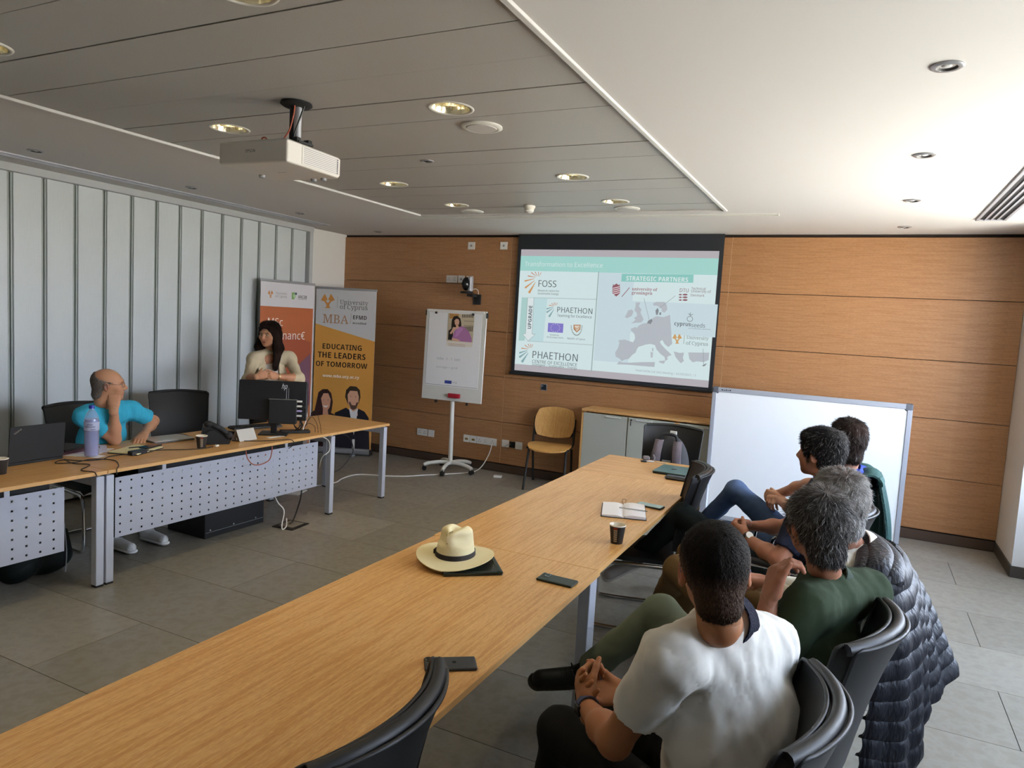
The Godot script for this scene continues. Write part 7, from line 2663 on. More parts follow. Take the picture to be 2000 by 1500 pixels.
var poses := {
	"E": {"pelvis": Vector3(-0.170, 0.500, -1.780), "chest": Vector3(-0.200, 0.800, -1.790), "neck": Vector3(-0.242, 1.050, -1.780), "head": Vector3(-0.266, 1.200, -1.714), "face": Vector3(-0.320, -0.120, -0.940), "up": Vector3(-0.120, 0.980, -0.060), "sL": Vector3(-0.332, 1.003, -1.608), "sR": Vector3(-0.140, 0.960, -1.927), "eL": Vector3(-0.466, 0.729, -1.667), "wL": Vector3(-0.612, 0.684, -1.865), "eR": Vector3(-0.340, 0.720, -2.100), "wR": Vector3(-0.528, 0.700, -1.969), "kL": Vector3(-0.706, 0.550, -1.925), "aL": Vector3(-0.726, 0.100, -1.905), "kR": Vector3(-0.686, 0.550, -2.195), "aR": Vector3(-0.706, 0.100, -2.195)},
	"D": {"pelvis": Vector3(-0.130, 0.490, -2.470), "chest": Vector3(-0.060, 0.780, -2.470), "neck": Vector3(-0.030, 0.985, -2.490), "head": Vector3(-0.072, 1.170, -2.455), "face": Vector3(-0.550, -0.050, -0.830), "up": Vector3(-0.040, 0.990, -0.050), "sL": Vector3(-0.076, 0.944, -2.300), "sR": Vector3(0.097, 0.930, -2.634), "wL": Vector3(-0.181, 0.970, -2.256), "eL": Vector3(-0.190, 0.730, -2.170), "eR": Vector3(-0.060, 0.700, -2.820), "wR": Vector3(-0.300, 0.680, -2.800), "kL": Vector3(-0.577, 0.720, -2.560), "aL": Vector3(-0.870, 0.390, -2.605), "kR": Vector3(-0.560, 0.500, -2.720), "aR": Vector3(-0.620, 0.080, -2.750), "tL": Vector3(-1.065, 0.400, -2.429)},
	"C": {"pelvis": Vector3(-0.150, 0.490, -3.000), "chest": Vector3(0.020, 0.770, -2.960), "neck": Vector3(0.050, 0.980, -2.960), "head": Vector3(-0.022, 1.150, -2.916), "face": Vector3(-0.550, -0.020, -0.830), "up": Vector3(-0.030, 0.990, 0.000), "sL": Vector3(-0.010, 0.920, -2.780), "sR": Vector3(0.120, 0.920, -3.140), "wL": Vector3(-0.251, 0.760, -3.013), "eL": Vector3(-0.060, 0.700, -2.860), "eR": Vector3(0.060, 0.680, -3.250), "wR": Vector3(-0.280, 0.720, -3.160), "kL": Vector3(-0.667, 0.660, -3.257), "aL": Vector3(-0.833, 0.300, -3.661), "kR": Vector3(-0.647, 0.680, -3.457), "aR": Vector3(-0.647, 0.260, -3.457)},
	"B": {"pelvis": Vector3(-0.260, 0.490, -3.830), "chest": Vector3(-0.140, 0.790, -3.840), "neck": Vector3(-0.100, 1.020, -3.850), "head": Vector3(-0.130, 1.200, -3.792), "face": Vector3(-0.930, 0.020, -0.360), "up": Vector3(0.000, 1.000, 0.020), "sL": Vector3(-0.150, 0.960, -3.660), "sR": Vector3(-0.050, 0.960, -4.040), "wL": Vector3(-0.430, 0.745, -3.695), "eL": Vector3(-0.253, 0.711, -3.521), "wR": Vector3(-0.452, 0.745, -3.933), "eR": Vector3(-0.277, 0.725, -4.111), "kL": Vector3(-0.822, 0.720, -4.033), "aL": Vector3(-1.100, 0.384, -4.090), "kR": Vector3(-0.740, 0.500, -4.020), "aR": Vector3(-0.720, 0.080, -4.050), "tL": Vector3(-1.236, 0.308, -3.935)},
	"A": {"pelvis": Vector3(-0.240, 0.490, -4.500), "chest": Vector3(-0.090, 0.790, -4.490), "neck": Vector3(0.000, 1.020, -4.460), "head": Vector3(-0.018, 1.190, -4.453), "face": Vector3(-0.450, -0.020, -0.890), "up": Vector3(0.020, 1.000, 0.000), "sL": Vector3(-0.070, 0.960, -4.280), "sR": Vector3(0.090, 0.960, -4.630), "wL": Vector3(-0.380, 0.740, -4.729), "eL": Vector3(-0.250, 0.730, -4.520), "wR": Vector3(-0.395, 0.755, -4.808), "eR": Vector3(-0.212, 0.868, -4.662), "kR": Vector3(-0.663, 0.720, -4.890), "aR": Vector3(-0.887, 0.420, -4.989), "kL": Vector3(-0.660, 0.520, -4.550), "aL": Vector3(-0.720, 0.080, -4.600), "tR": Vector3(-1.087, 0.400, -4.909)},
	"L": {"head": Vector3(-4.725, 1.155, -3.224), "face": Vector3(0.620, 0.050, -0.780), "up": Vector3(0.030, 0.990, 0.040), "neck": Vector3(-4.800, 0.985, -3.250), "pelvis": Vector3(-5.030, 0.500, -3.340), "chest": Vector3(-4.890, 0.760, -3.290), "sR": Vector3(-4.800, 0.935, -3.095), "sL": Vector3(-4.780, 0.950, -3.440), "eR": Vector3(-4.708, 0.765, -3.261), "wR": Vector3(-4.654, 1.000, -3.215), "eL": Vector3(-4.871, 0.835, -3.690), "wL": Vector3(-4.721, 0.772, -3.501), "kL": Vector3(-4.620, 0.500, -3.500), "kR": Vector3(-4.600, 0.500, -3.200), "aL": Vector3(-4.591, 0.060, -3.443), "aR": Vector3(-4.611, 0.060, -3.203)},
	"W": {"head": Vector3(-5.020, 1.505, -5.020), "face": Vector3(0.220, -0.080, 0.970), "up": Vector3(0.020, 1.000, 0.000), "neck": Vector3(-5.070, 1.330, -5.080), "chest": Vector3(-5.070, 1.120, -5.080), "pelvis": Vector3(-5.070, 0.880, -5.080), "sL": Vector3(-4.931, 1.283, -5.207), "sR": Vector3(-5.103, 1.267, -4.915), "eL": Vector3(-4.742, 1.104, -5.136), "eR": Vector3(-4.993, 1.092, -4.741), "wL": Vector3(-4.806, 1.133, -4.917), "wR": Vector3(-4.790, 1.145, -4.677), "kL": Vector3(-5.000, 0.470, -5.140), "kR": Vector3(-5.120, 0.470, -5.000), "aL": Vector3(-5.000, 0.080, -5.140), "aR": Vector3(-5.120, 0.080, -5.000)},
}

# ---------------------------------------------------------------- people
func head_sdf(s: Sdf) -> void:
	# head space: origin between the ears, +z the face, +y the crown, +x the person's left
	s.ell(Vector3(0, 0.032, -0.014), Vector3(0.075, 0.084, 0.094), Basis(), 0.03)
	s.ell(Vector3(0, -0.012, 0.030), Vector3(0.063, 0.088, 0.060), Basis(), 0.03)
	s.ell(Vector3(0, -0.058, 0.030), Vector3(0.053, 0.048, 0.054), Basis(), 0.03)
	s.ell(Vector3(0, -0.092, 0.066), Vector3(0.022, 0.018, 0.018), Basis(), 0.025)
	s.cap(Vector3(0, -0.04, -0.025), Vector3(0, -0.115, -0.046), 0.053, 0.050, 0.03)
	for q in [-1.0, 1.0]:
		s.ell(Vector3(q * 0.043, -0.022, 0.062), Vector3(0.024, 0.022, 0.022), Basis(), 0.025)
		s.cap(Vector3(q * 0.012, 0.026, 0.086), Vector3(q * 0.045, 0.024, 0.070), 0.010, 0.009, 0.015)
		s.ell(Vector3(q * 0.031, 0.004, 0.100), Vector3(0.017, 0.011, 0.018), Basis(), 0.012, 4)
	s.cap(Vector3(0, 0.014, 0.086), Vector3(0, -0.026, 0.108), 0.0085, 0.0120, 0.012)
	for q in [-1.0, 1.0]:
		s.ell(Vector3(q * 0.012, -0.033, 0.096), Vector3(0.009, 0.008, 0.011), Basis(), 0.008)
	s.ell(Vector3(0, -0.058, 0.084), Vector3(0.022, 0.0065, 0.010), Basis(), 0.007)
	s.ell(Vector3(0, -0.068, 0.082), Vector3(0.020, 0.0070, 0.010), Basis(), 0.007)
	for q in [-1.0, 1.0]:
		var eb := Basis(Vector3.UP, q * 0.42) * Basis(Vector3.RIGHT, -0.12)
		s.ell(Vector3(q * 0.0775, -0.004, -0.010), Vector3(0.0085, 0.033, 0.020), eb, 0.008)
		s.ell(Vector3(q * 0.0845, -0.003, -0.006), Vector3(0.0055, 0.021, 0.011), eb, 0.006, 4)

func hair_sdf(style: String) -> Sdf:
	var s := Sdf.new()
	s.noise = FastNoiseLite.new()
	s.noise.seed = 5
	s.noise.frequency = 1.0
	s.noise.fractal_octaves = 2
	s.nsc = Vector3(75, 22, 60)
	s.amp = 0.0035
	var t := 0.008
	if style == "thick": t = 0.015
	if style == "grey": t = 0.011
	if style == "fluffy": t = 0.014
	if style == "long": t = 0.015
	if style == "crop":
		t = 0.0055
		s.amp = 0.0016
	if style == "sides":
		t = 0.0035
		s.amp = 0.001
	s.ell(Vector3(0, 0.034, -0.015), Vector3(0.075 + t, 0.083 + t, 0.094 + t), Basis(), 0.02)
	if style != "long":
		s.cap(Vector3(0, -0.02, -0.045), Vector3(0, -0.062, -0.058), 0.056 + t, 0.050 + t * 0.6, 0.02)
	if style == "thick":
		s.ell(Vector3(0, 0.098, 0.030), Vector3(0.062, 0.028, 0.062), Basis(Vector3.RIGHT, 0.25), 0.025)
		s.ell(Vector3(0, 0.085, -0.05), Vector3(0.062, 0.04, 0.06), Basis(), 0.025)
	if style == "fluffy":
		s.ell(Vector3(0, 0.09, -0.01), Vector3(0.07, 0.04, 0.085), Basis(), 0.03)
	if style == "long":
		s.ell(Vector3(0, 0.09, -0.01), Vector3(0.072, 0.036, 0.085), Basis(), 0.03)
		for q in [-1.0, 1.0]:
			s.cap(Vector3(q * 0.072, 0.04, -0.015), Vector3(q * 0.098, -0.12, -0.005), 0.032, 0.042, 0.03, 1.0, 1.4, Vector3.RIGHT)
			s.cap(Vector3(q * 0.098, -0.12, -0.005), Vector3(q * 0.098, -0.30, 0.05), 0.042, 0.024, 0.03, 1.0, 1.2, Vector3.RIGHT)
		s.cap(Vector3(0, 0.0, -0.075), Vector3(0, -0.22, -0.075), 0.065, 0.055, 0.04, 1.35, 0.7, Vector3.RIGHT)
	# the face, ears and neck stay free
	if style == "long":
		s.ell(Vector3(0.004, -0.024, 0.098), Vector3(0.074, 0.094, 0.085), Basis(), 0.012, 4)
		s.cap(Vector3(0, -0.14, 0.055), Vector3(0, -0.34, 0.10), 0.050, 0.06, 0.02, 1, 1, Vector3.RIGHT, 4)
	else:
		s.ell(Vector3(0, -0.038, 0.092), Vector3(0.100, 0.104, 0.082), Basis(), 0.010, 4)
		if style == "sides":
			s.ell(Vector3(0, 0.105, 0.05), Vector3(0.13, 0.078, 0.135), Basis(Vector3.RIGHT, -0.35), 0.008, 4)
		for q in [-1.0, 1.0]:
			s.ell(Vector3(q * 0.085, -0.030, 0.004), Vector3(0.030, 0.048, 0.026), Basis(), 0.012, 4)
		s.cap(Vector3(0, -0.30, 0.0), Vector3(0, -0.112, -0.03), 0.2, 0.2, 0.01, 1, 1, Vector3.RIGHT, 5)
	return s

func hand_sdf(s: Sdf, w: Vector3, d: Vector3, n: Vector3, side: float, curl: Array, th: Vector3, size := 1.0) -> void:
	n = (n - d * n.dot(d)).normalized()
	var a := d.cross(n) * -side
	var k := size
	s.cap(w - d * 0.03, w + d * 0.015, 0.027 * k, 0.027 * k, 0.02, 1.15, 0.85, a)
	var kn := [0.029, 0.0095, -0.010, -0.028]
	var ln := [0.090, 0.094, 0.089, 0.080]
	var ph := [[0.042, 0.026, 0.021], [0.046, 0.029, 0.022], [0.042, 0.027, 0.021], [0.033, 0.021, 0.018]]
	s.ell(w + d * 0.05 * k, Vector3(0.038, 0.054, 0.0165) * k, Basis(a, d, a.cross(d)), 0.015)
	for i in 4:
		var b: Vector3 = w + (d * ln[i] + a * kn[i]) * k
		s.cap(w + (d * 0.018 + a * kn[i] * 0.62) * k, b, 0.0135 * k, 0.0118 * k, 0.012)
		var dir: Vector3 = (d + a * (kn[i] * 3.0)).normalized()
		var c: float = curl[i]
		var kx := dir.cross(n).normalized()
		for j in 3:
			dir = dir.rotated(kx, c * [1.15, 1.5, 0.95][j])
			var e: Vector3 = b + dir * ph[i][j] * k
			s.cap(b, e, [0.0102, 0.0090, 0.0080][j] * k, [0.0090, 0.0081, 0.0068][j] * k, 0.005)
			b = e
	var tb := w + (d * 0.022 + a * 0.024 + n * 0.006) * k
	var td := (d * th.x + a * th.y + n * th.z).normalized()
	var p1 := tb + td * 0.046 * k
	s.cap(tb, p1, 0.0165 * k, 0.0120 * k, 0.014)
	var td2 := (td + d * 0.35 + n * 0.25).normalized()
	var p2 := p1 + td2 * 0.033 * k
	s.cap(p1, p2, 0.0112 * k, 0.0100 * k, 0.006)
	s.cap(p2, p2 + (td2 + d * 0.2 + n * 0.15).normalized() * 0.025 * k, 0.0100 * k, 0.0080 * k, 0.005)

func flesh_part(called: String, s: Sdf, h: float, base: Color, blobs: Array, m: Material, parent: Node3D, x := Transform3D(), bx := Transform3D()) -> MeshInstance3D:
	s = net(s, h)
	var f := Flesh.new()
	f.add(s, paint(s.v, base, blobs, bx), x)
	return inst(called, f.mesh(), m, parent)

# fine locks laid along the hair: thin ribbons that run away from the crown
func strands(s: Sdf, cols: PackedColorArray, x: Transform3D, len0: float, lift: float, per: int, light: float, long_hair: bool, parent: Node3D) -> void:
	if dry: return
	var r := RandomNumberGenerator.new()
	r.seed = 77
	var v := PackedVector3Array()
	var n := PackedVector3Array()
	var c := PackedColorArray()
	var whorl := Vector3(0.008, 0.115, -0.055)
	for i in s.v.size():
		var p := s.v[i]
		var nn := s.n[i]
		for k in per:
			var f := p - whorl
			if long_hair: f = Vector3(p.x * 1.2, -1.0, 0.15) if p.y < 0.06 else Vector3(signf(p.x + 0.01), -0.2, -0.25)
			elif p.z > 0.03 and p.y > 0.06: f = Vector3(0.25, 0.1, 1.0)
			f += Vector3(r.randf_range(-1, 1), r.randf_range(-1, 1), r.randf_range(-1, 1)) * f.length() * (0.12 if long_hair else 0.28)
			f = (f - nn * f.dot(nn)).normalized()
			var l := len0 * r.randf_range(0.5, 1.25)
			var up := lift * r.randf_range(-0.15, 1.0)
			var sd := f.cross(nn)
			var o := p + sd * r.randf_range(-0.003, 0.003) + f * r.randf_range(-0.002, 0.002) - nn * 0.001
			var w := r.randf_range(0.0005, 0.0009)
			var wob := 0.05 if long_hair else 0.2
			var q := [o, o + f * l * 0.55 + nn * up * 0.8, o + f * l + nn * up * 0.75 + sd * r.randf_range(-wob, wob) * l]
			var ws := [w, w, w * 0.3]
			var nr := (nn + sd * r.randf_range(-0.7, 0.7)).normalized()
			var cc := cols[i] * r.randf_range(0.45, 1.25)
			if r.randf() < light: cc = cc.lerp(Color(0.62, 0.60, 0.58), r.randf_range(0.2, 0.7))
			cc.a = 1.0
			for e in 2:
				var a: Vector3 = x * (q[e] - sd * ws[e])
				var b: Vector3 = x * (q[e] + sd * ws[e])
				var d: Vector3 = x * (q[e + 1] + sd * ws[e + 1])
				var g: Vector3 = x * (q[e + 1] - sd * ws[e + 1])
				var nw := x.basis * nr
				if (b - a).cross(d - a).dot(nw) > 0.0:
					v.append_array([a, d, b, a, g, d])
				else:
					v.append_array([a, b, d, a, d, g])
				for z in 6:
					n.append(nw.normalized())
					c.append(cc)
	var arr := []
	arr.resize(Mesh.ARRAY_MAX)
	arr[Mesh.ARRAY_VERTEX] = v
	arr[Mesh.ARRAY_NORMAL] = n
	arr[Mesh.ARRAY_COLOR] = c
	var m := ArrayMesh.new()
	m.add_surface_from_arrays(Mesh.PRIMITIVE_TRIANGLES, arr)
	var o2 := inst("hair_strands", m, M.hair, parent)
	o2.set_meta("kind", "stuff")

func band(o: Vector3, ax: Vector3, front: Vector3, r0: float, r1: float, h: float, gap: float, th: float, dip := 0.0) -> Geo:
	# a collar or strap round an axis, open by gap (radians) at the front
	var y: Vector3 = ax.normalized()
	var z := (front - y * front.dot(y)).normalized()
	var xx := y.cross(z)
	var a := []
	var b := []
	for i in 37:
		var t := gap * 0.5 + (TAU - gap) * i / 36.0
		var dir := z * cos(t) + xx * sin(t)
		var low := dip * (0.5 + 0.5 * cos(t))
		var ra := []
		var rb := []
		for j in 5:
			var v := j / 4.0
			var p := o + dir * lerpf(r0, r1, v) + y * (h * (1.0 - v) - low)
			ra.append(p + dir * th)
			rb.append(p)
		a.append(ra)
		b.append(rb)
	var g := Geo.new()
	g.slab(a, b)
	return g

func person(called: String, label: String, key: String, o: Dictionary) -> Node3D:
	var j: Dictionary = poses[key]
	var base := Vector3(j.pelvis.x, 0, j.pelvis.z)
	var t := thing(called, label, "person", base)
	var P := {}
	for k in j: P[k] = j[k] if k in ["face", "up"] else j[k] - base
	var lx: Vector3 = (P.sL - P.sR).normalized()
	var spine: Vector3 = (P.neck - P.pelvis).normalized()
	var front: Vector3 = lx.cross(spine).normalized()
	var side := lx
	side = spine.cross(front).normalized()
	var wide: float = o.get("wide", 1.0)
	var skin: Color = lin(o.skin)
	var hx := Basis()
	hx.z = P.face.normalized()
	hx.x = P.up.cross(hx.z).normalized()
	hx.y = hx.z.cross(hx.x)
	var hs: float = o.get("head", 1.0)
	var X := Transform3D(Basis(hx.x * hs, hx.y * hs, hx.z * hs), P.head)
	# --- one continuous body: trunk, neck and arms, with a finer head and hands added to the same surface
	var f := Flesh.new()
	var s := Sdf.new()
	s.cap(P.pelvis, P.chest, 0.095, 0.10, 0.05, 1.3, 0.85, side)
	s.cap(P.chest, P.neck - spine * 0.06, 0.10, 0.075, 0.05, 1.35, 0.85, side)
	s.cap(P.sL, P.sR, 0.05, 0.05, 0.05)
	s.cap(P.neck - spine * 0.01, X * Vector3(0, -0.10, -0.045), 0.050, 0.051, 0.04)
	for q in ["L", "R"]:
		s.cap(P["s" + q], P["e" + q], 0.050, 0.040, 0.03)
		var el: Vector3 = P["e" + q]
		var wr: Vector3 = P["w" + q]
		s.cap(el, el.lerp(wr, 0.35), 0.040, 0.043, 0.025)
		s.cap(el.lerp(wr, 0.35), wr, 0.042, 0.027, 0.025, 1.0, 0.9)
		s.cap(P.pelvis + side * (0.09 if q == "L" else -0.09), P["k" + q], 0.062, 0.045, 0.04)
		s.cap(P["k" + q], P["a" + q], 0.042, 0.033, 0.03)
	s = net(s, 0.010)
	f.add(s, paint(s.v, skin, o.get("arm_paint", [])))
	s = Sdf.new()
	head_sdf(s)
	s = net(s, 0.0036)
	var hb := [[Vector3(0, -0.063, 0.092), Vector3(0.026, 0.013, 0.02), lin(o.get("lips", "a8665a")), 0.7], [Vector3(0.03, 0.026, 0.082), Vector3(0.022, 0.006, 0.02), lin(o.brow), 0.85], [Vector3(-0.03, 0.026, 0.082), Vector3(0.022, 0.006, 0.02), lin(o.brow), 0.85], [Vector3(0, -0.03, 0.108), Vector3(0.018, 0.016, 0.015), lin(o.get("blush", "c07a60")), 0.5], [Vector3(0.045, -0.03, 0.06), 0.03, lin(o.get("blush", "c07a60")), 0.35], [Vector3(-0.045, -0.03, 0.06), 0.03, lin(o.get("blush", "c07a60")), 0.35], [Vector3(0.08, 0, -0.01), 0.035, lin(o.get("ear", "b5705a")), 0.55], [Vector3(-0.08, 0, -0.01), 0.035, lin(o.get("ear", "b5705a")), 0.55]]
	hb.append_array(o.get("head_paint", []))
	f.add(s, paint(s.v, skin, hb), X)
	for q in ["L", "R"]:
		var h: Dictionary = o["hand" + q]
		s = Sdf.new()
		var wr: Vector3 = P["w" + q]
		var fd: Vector3 = h.d if h.has("d") else (P["w" + q] - P["e" + q])
		hand_sdf(s, wr, fd.normalized(), h.n, 1.0 if q == "L" else -1.0, h.curl, h.get("th", Vector3(0.75, 0.6, 0.35)), o.get("hand", 1.0))
		s = net(s, 0.0036)
		f.add(s, paint(s.v, skin, []))
	inst("body", f.mesh(), M.flesh, t)
	# --- eyes
	for q in [-1.0, 1.0]:
		var g := Geo.new()
		g.x = Transform3D(X.basis.orthonormalized(), X * Vector3(q * 0.031, 0.003, 0.0735))
		g.col = lin("cfc6bc")
		g.ball(Vector3.ZERO, Vector3(0.0125, 0.0085, 0.0125), 16)
		g.col = lin("2a1c14")
		g.ball(Vector3(0, 0, 0.0062), Vector3(0.0072, 0.0066, 0.0068), 12)
		part("eye", g, vmat(0.15), t)
	# --- hair
	if o.hair != "":
		s = hair_sdf(o.hair)
		s = net(s, 0.0042)
		var hc := paint(s.v, lin(o.hair_col), o.get("hair_paint", []))
		var hf := Flesh.new()
		hf.add(s, hc, X)
		var hn := inst("hair", hf.mesh(), M.hair, t)
		var st: Array = o.get("locks", [0.026, 0.005, 2, 0.1])
		strands(s, hc, X, st[0], st[1], st[2], st[3], o.hair == "long", hn)
	# --- trousers
	s = Sdf.new()
	s.noise = M.folds
	s.amp = 0.006
	s.nsc = Vector3(9, 9, 9)
	var tk: float = o.get("leg", 1.0)
	var stand: bool = o.get("stand", false)
	s.cap(P.pelvis + spine * 0.06, P.pelvis - spine * 0.01, 0.12 * wide, 0.125 * wide, 0.04, 1.38, 0.98, side, 2)
	for q in ["L", "R"]:
		var hp: Vector3 = P.pelvis + side * (0.088 if q == "L" else -0.088)
		s.cap(hp, P["k" + q], 0.092 * tk, 0.066 * tk, 0.04)
		s.cap(P["k" + q], P["a" + q].lerp(P["k" + q], 0.07), 0.064 * tk, 0.056 * tk, 0.03, 1, 1, Vector3.RIGHT, 1)
	flesh_part("trousers", s, 0.0115, lin(o.trousers), o.get("trouser_paint", []), o.get("trouser_mat", M.fabric), t)
	# --- shoes
	for q in ["L", "R"]:
		var an: Vector3 = P["a" + q]
		var toe: Vector3 = P["t" + q] if P.has("t" + q) else an + (front * Vector3(1, 0, 1)).normalized() * 0.2 - Vector3(0, 0.04, 0)
		var u: Vector3 = (P["k" + q] - an).normalized() if P.has("t" + q) else Vector3.UP
		var d: Vector3 = (toe - an)
		d = (d - u * d.dot(u)).normalized() if not P.has("t" + q) else d.normalized()
		u = (u - d * u.dot(d)).normalized()
		var hb0: Vector3 = an - u * (an.y - 0.004 if not P.has("t" + q) else 0.075) - d * 0.05
		var sw := d.cross(u)
		s = Sdf.new()
		s.cap(hb0 + u * 0.048 + d * 0.035, hb0 + u * 0.036 + d * 0.225, 0.040, 0.036, 0.03, 0.98, 1.0, sw)
		s.cap(hb0 + u * 0.055 + d * 0.04, hb0 + u * 0.098 + d * 0.048, 0.040, 0.037, 0.03, 0.95, 1.15, sw, 1)
		s.cap(hb0 - u * 0.3 + d * 0.13, hb0 + u * 0.020 + d * 0.13, 0.4, 0.4, 0.004, 1, 1, sw, 5)
		var sh := flesh_part("shoe", s, 0.006, lin(o.shoe), [], M.shoe, t)
		s = Sdf.new()
		s.cap(hb0 + u * 0.014 + d * 0.032, hb0 + u * 0.014 + d * 0.235, 0.043, 0.040, 0.01, 1.0, 0.36, sw)
		flesh_part("sole", s, 0.006, lin(o.sole), [], M.shoe, sh)
		if o.get("laces", false) and P.has("t" + q):
			var g := Geo.new()
			for k in 3:
				var m0: Vector3 = hb0 + u * (0.088 - 0.007 * k) + d * (0.11 + 0.02 * k)
				g.tube([m0 - sw * 0.018, m0 + u * 0.006, m0 + sw * 0.018], 0.0018, 6, 4)
			var m1: Vector3 = hb0 + u * 0.092 + d * 0.105
			g.tube([m1, m1 + u * 0.03 + sw * 0.012 + d * 0.015, m1 + sw * 0.024 + u * 0.004, m1, m1 + u * 0.026 - sw * 0.015 + d * 0.02, m1 - sw * 0.026], 0.0016, 6, 5)
			part("laces", g, M.black_matte, sh)
	# --- shirt
	s = Sdf.new()
	s.noise = M.folds
	s.amp = o.get("fold", 0.008)
	s.nsc = Vector3(11, 7, 11)
	var bl: float = o.get("belly", 0.0)
	s.cap(P.pelvis + spine * 0.0, P.chest, 0.122 * wide, 0.128 * wide, 0.06, 1.32, 0.92, side, 2)
	s.cap(P.chest, P.neck - spine * 0.09, 0.128 * wide, 0.098, 0.06, 1.38, 0.9, side)
	if bl > 0.0:
		s.ell(P.pelvis.lerp(P.chest, 0.5) + front * 0.05, Vector3(0.13, 0.13, 0.11) * bl, Basis(), 0.06)
	s.cap(P.sL, P.sR, o.get("shoulder", 0.066), -1.0, 0.05)
	s.cap(P.neck - spine * 0.005, P.sL.lerp(P.neck, 0.25) - spine * 0.005, 0.058, 0.060, 0.05)
	s.cap(P.neck - spine * 0.005, P.sR.lerp(P.neck, 0.25) - spine * 0.005, 0.058, 0.060, 0.05)
	s.cap(P.neck - spine * 0.03, P.neck + spine * 0.012, 0.066, 0.060, 0.03, 1, 1, Vector3.RIGHT, 1)
	for q in ["L", "R"]:
		var sh: Vector3 = P["s" + q]
		var el: Vector3 = P["e" + q]
		var wr: Vector3 = P["w" + q]
		var fr: float = o.sleeve
		if fr <= 1.0:
			s.cap(sh, sh.lerp(el, fr), o.get("arm", 0.066), o.get("cuff", 0.062), 0.04, 1, 1, Vector3.RIGHT, 1)
		else:
			s.cap(sh, el, o.get("arm", 0.068), o.get("arm", 0.068) - 0.012, 0.04)
			s.cap(el, el.lerp(wr, fr - 1.0), 0.055, 0.043, 0.025, 1, 1, Vector3.RIGHT, 1)
	# opening for the neck
	var nk: Vector3 = P.neck - spine * 0.01
	s.cap(nk + spine * 0.055 + front * 0.012, X * Vector3(0, -0.06, -0.04), 0.054, 0.058, 0.012, 1, 1, Vector3.RIGHT, 4)
	for c in o.get("cuts", []):
		s.cap(P.chest + side * c[0].x + spine * c[0].y + front * c[0].z, P.chest + side * c[1].x + spine * c[1].y + front * c[1].z, c[2], c[3], 0.012, c[4], 1.0, side, 4)
	flesh_part("shirt" if not o.get("jacket", false) else "jacket", s, 0.0105, lin(o.shirt), o.get("shirt_paint", []), o.get("shirt_mat", M.fabric), t)
	# --- collar
	if o.has("collar"):
		var ax: Vector3 = (X * Vector3(0, -0.10, -0.045) - P.neck).normalized()
		var c0: Vector3 = P.neck - ax * 0.002
		var g := band(c0 + ax * 0.004, ax, front, o.get("collar_r", 0.062), o.get("collar_r", 0.062) + 0.018, o.get("collar_h", 0.052), o.get("gap", 0.7), 0.004, 0.025)
		part("collar", g, cloth(o.collar, 0.85), t)
	return t


func people() -> void:
	dry = true
	everyone()
	dry = false
	var id := WorkerThreadPool.add_group_task(net_one, jobs.size(), -1, true)
	WorkerThreadPool.wait_for_group_task_completion(id)
	everyone()

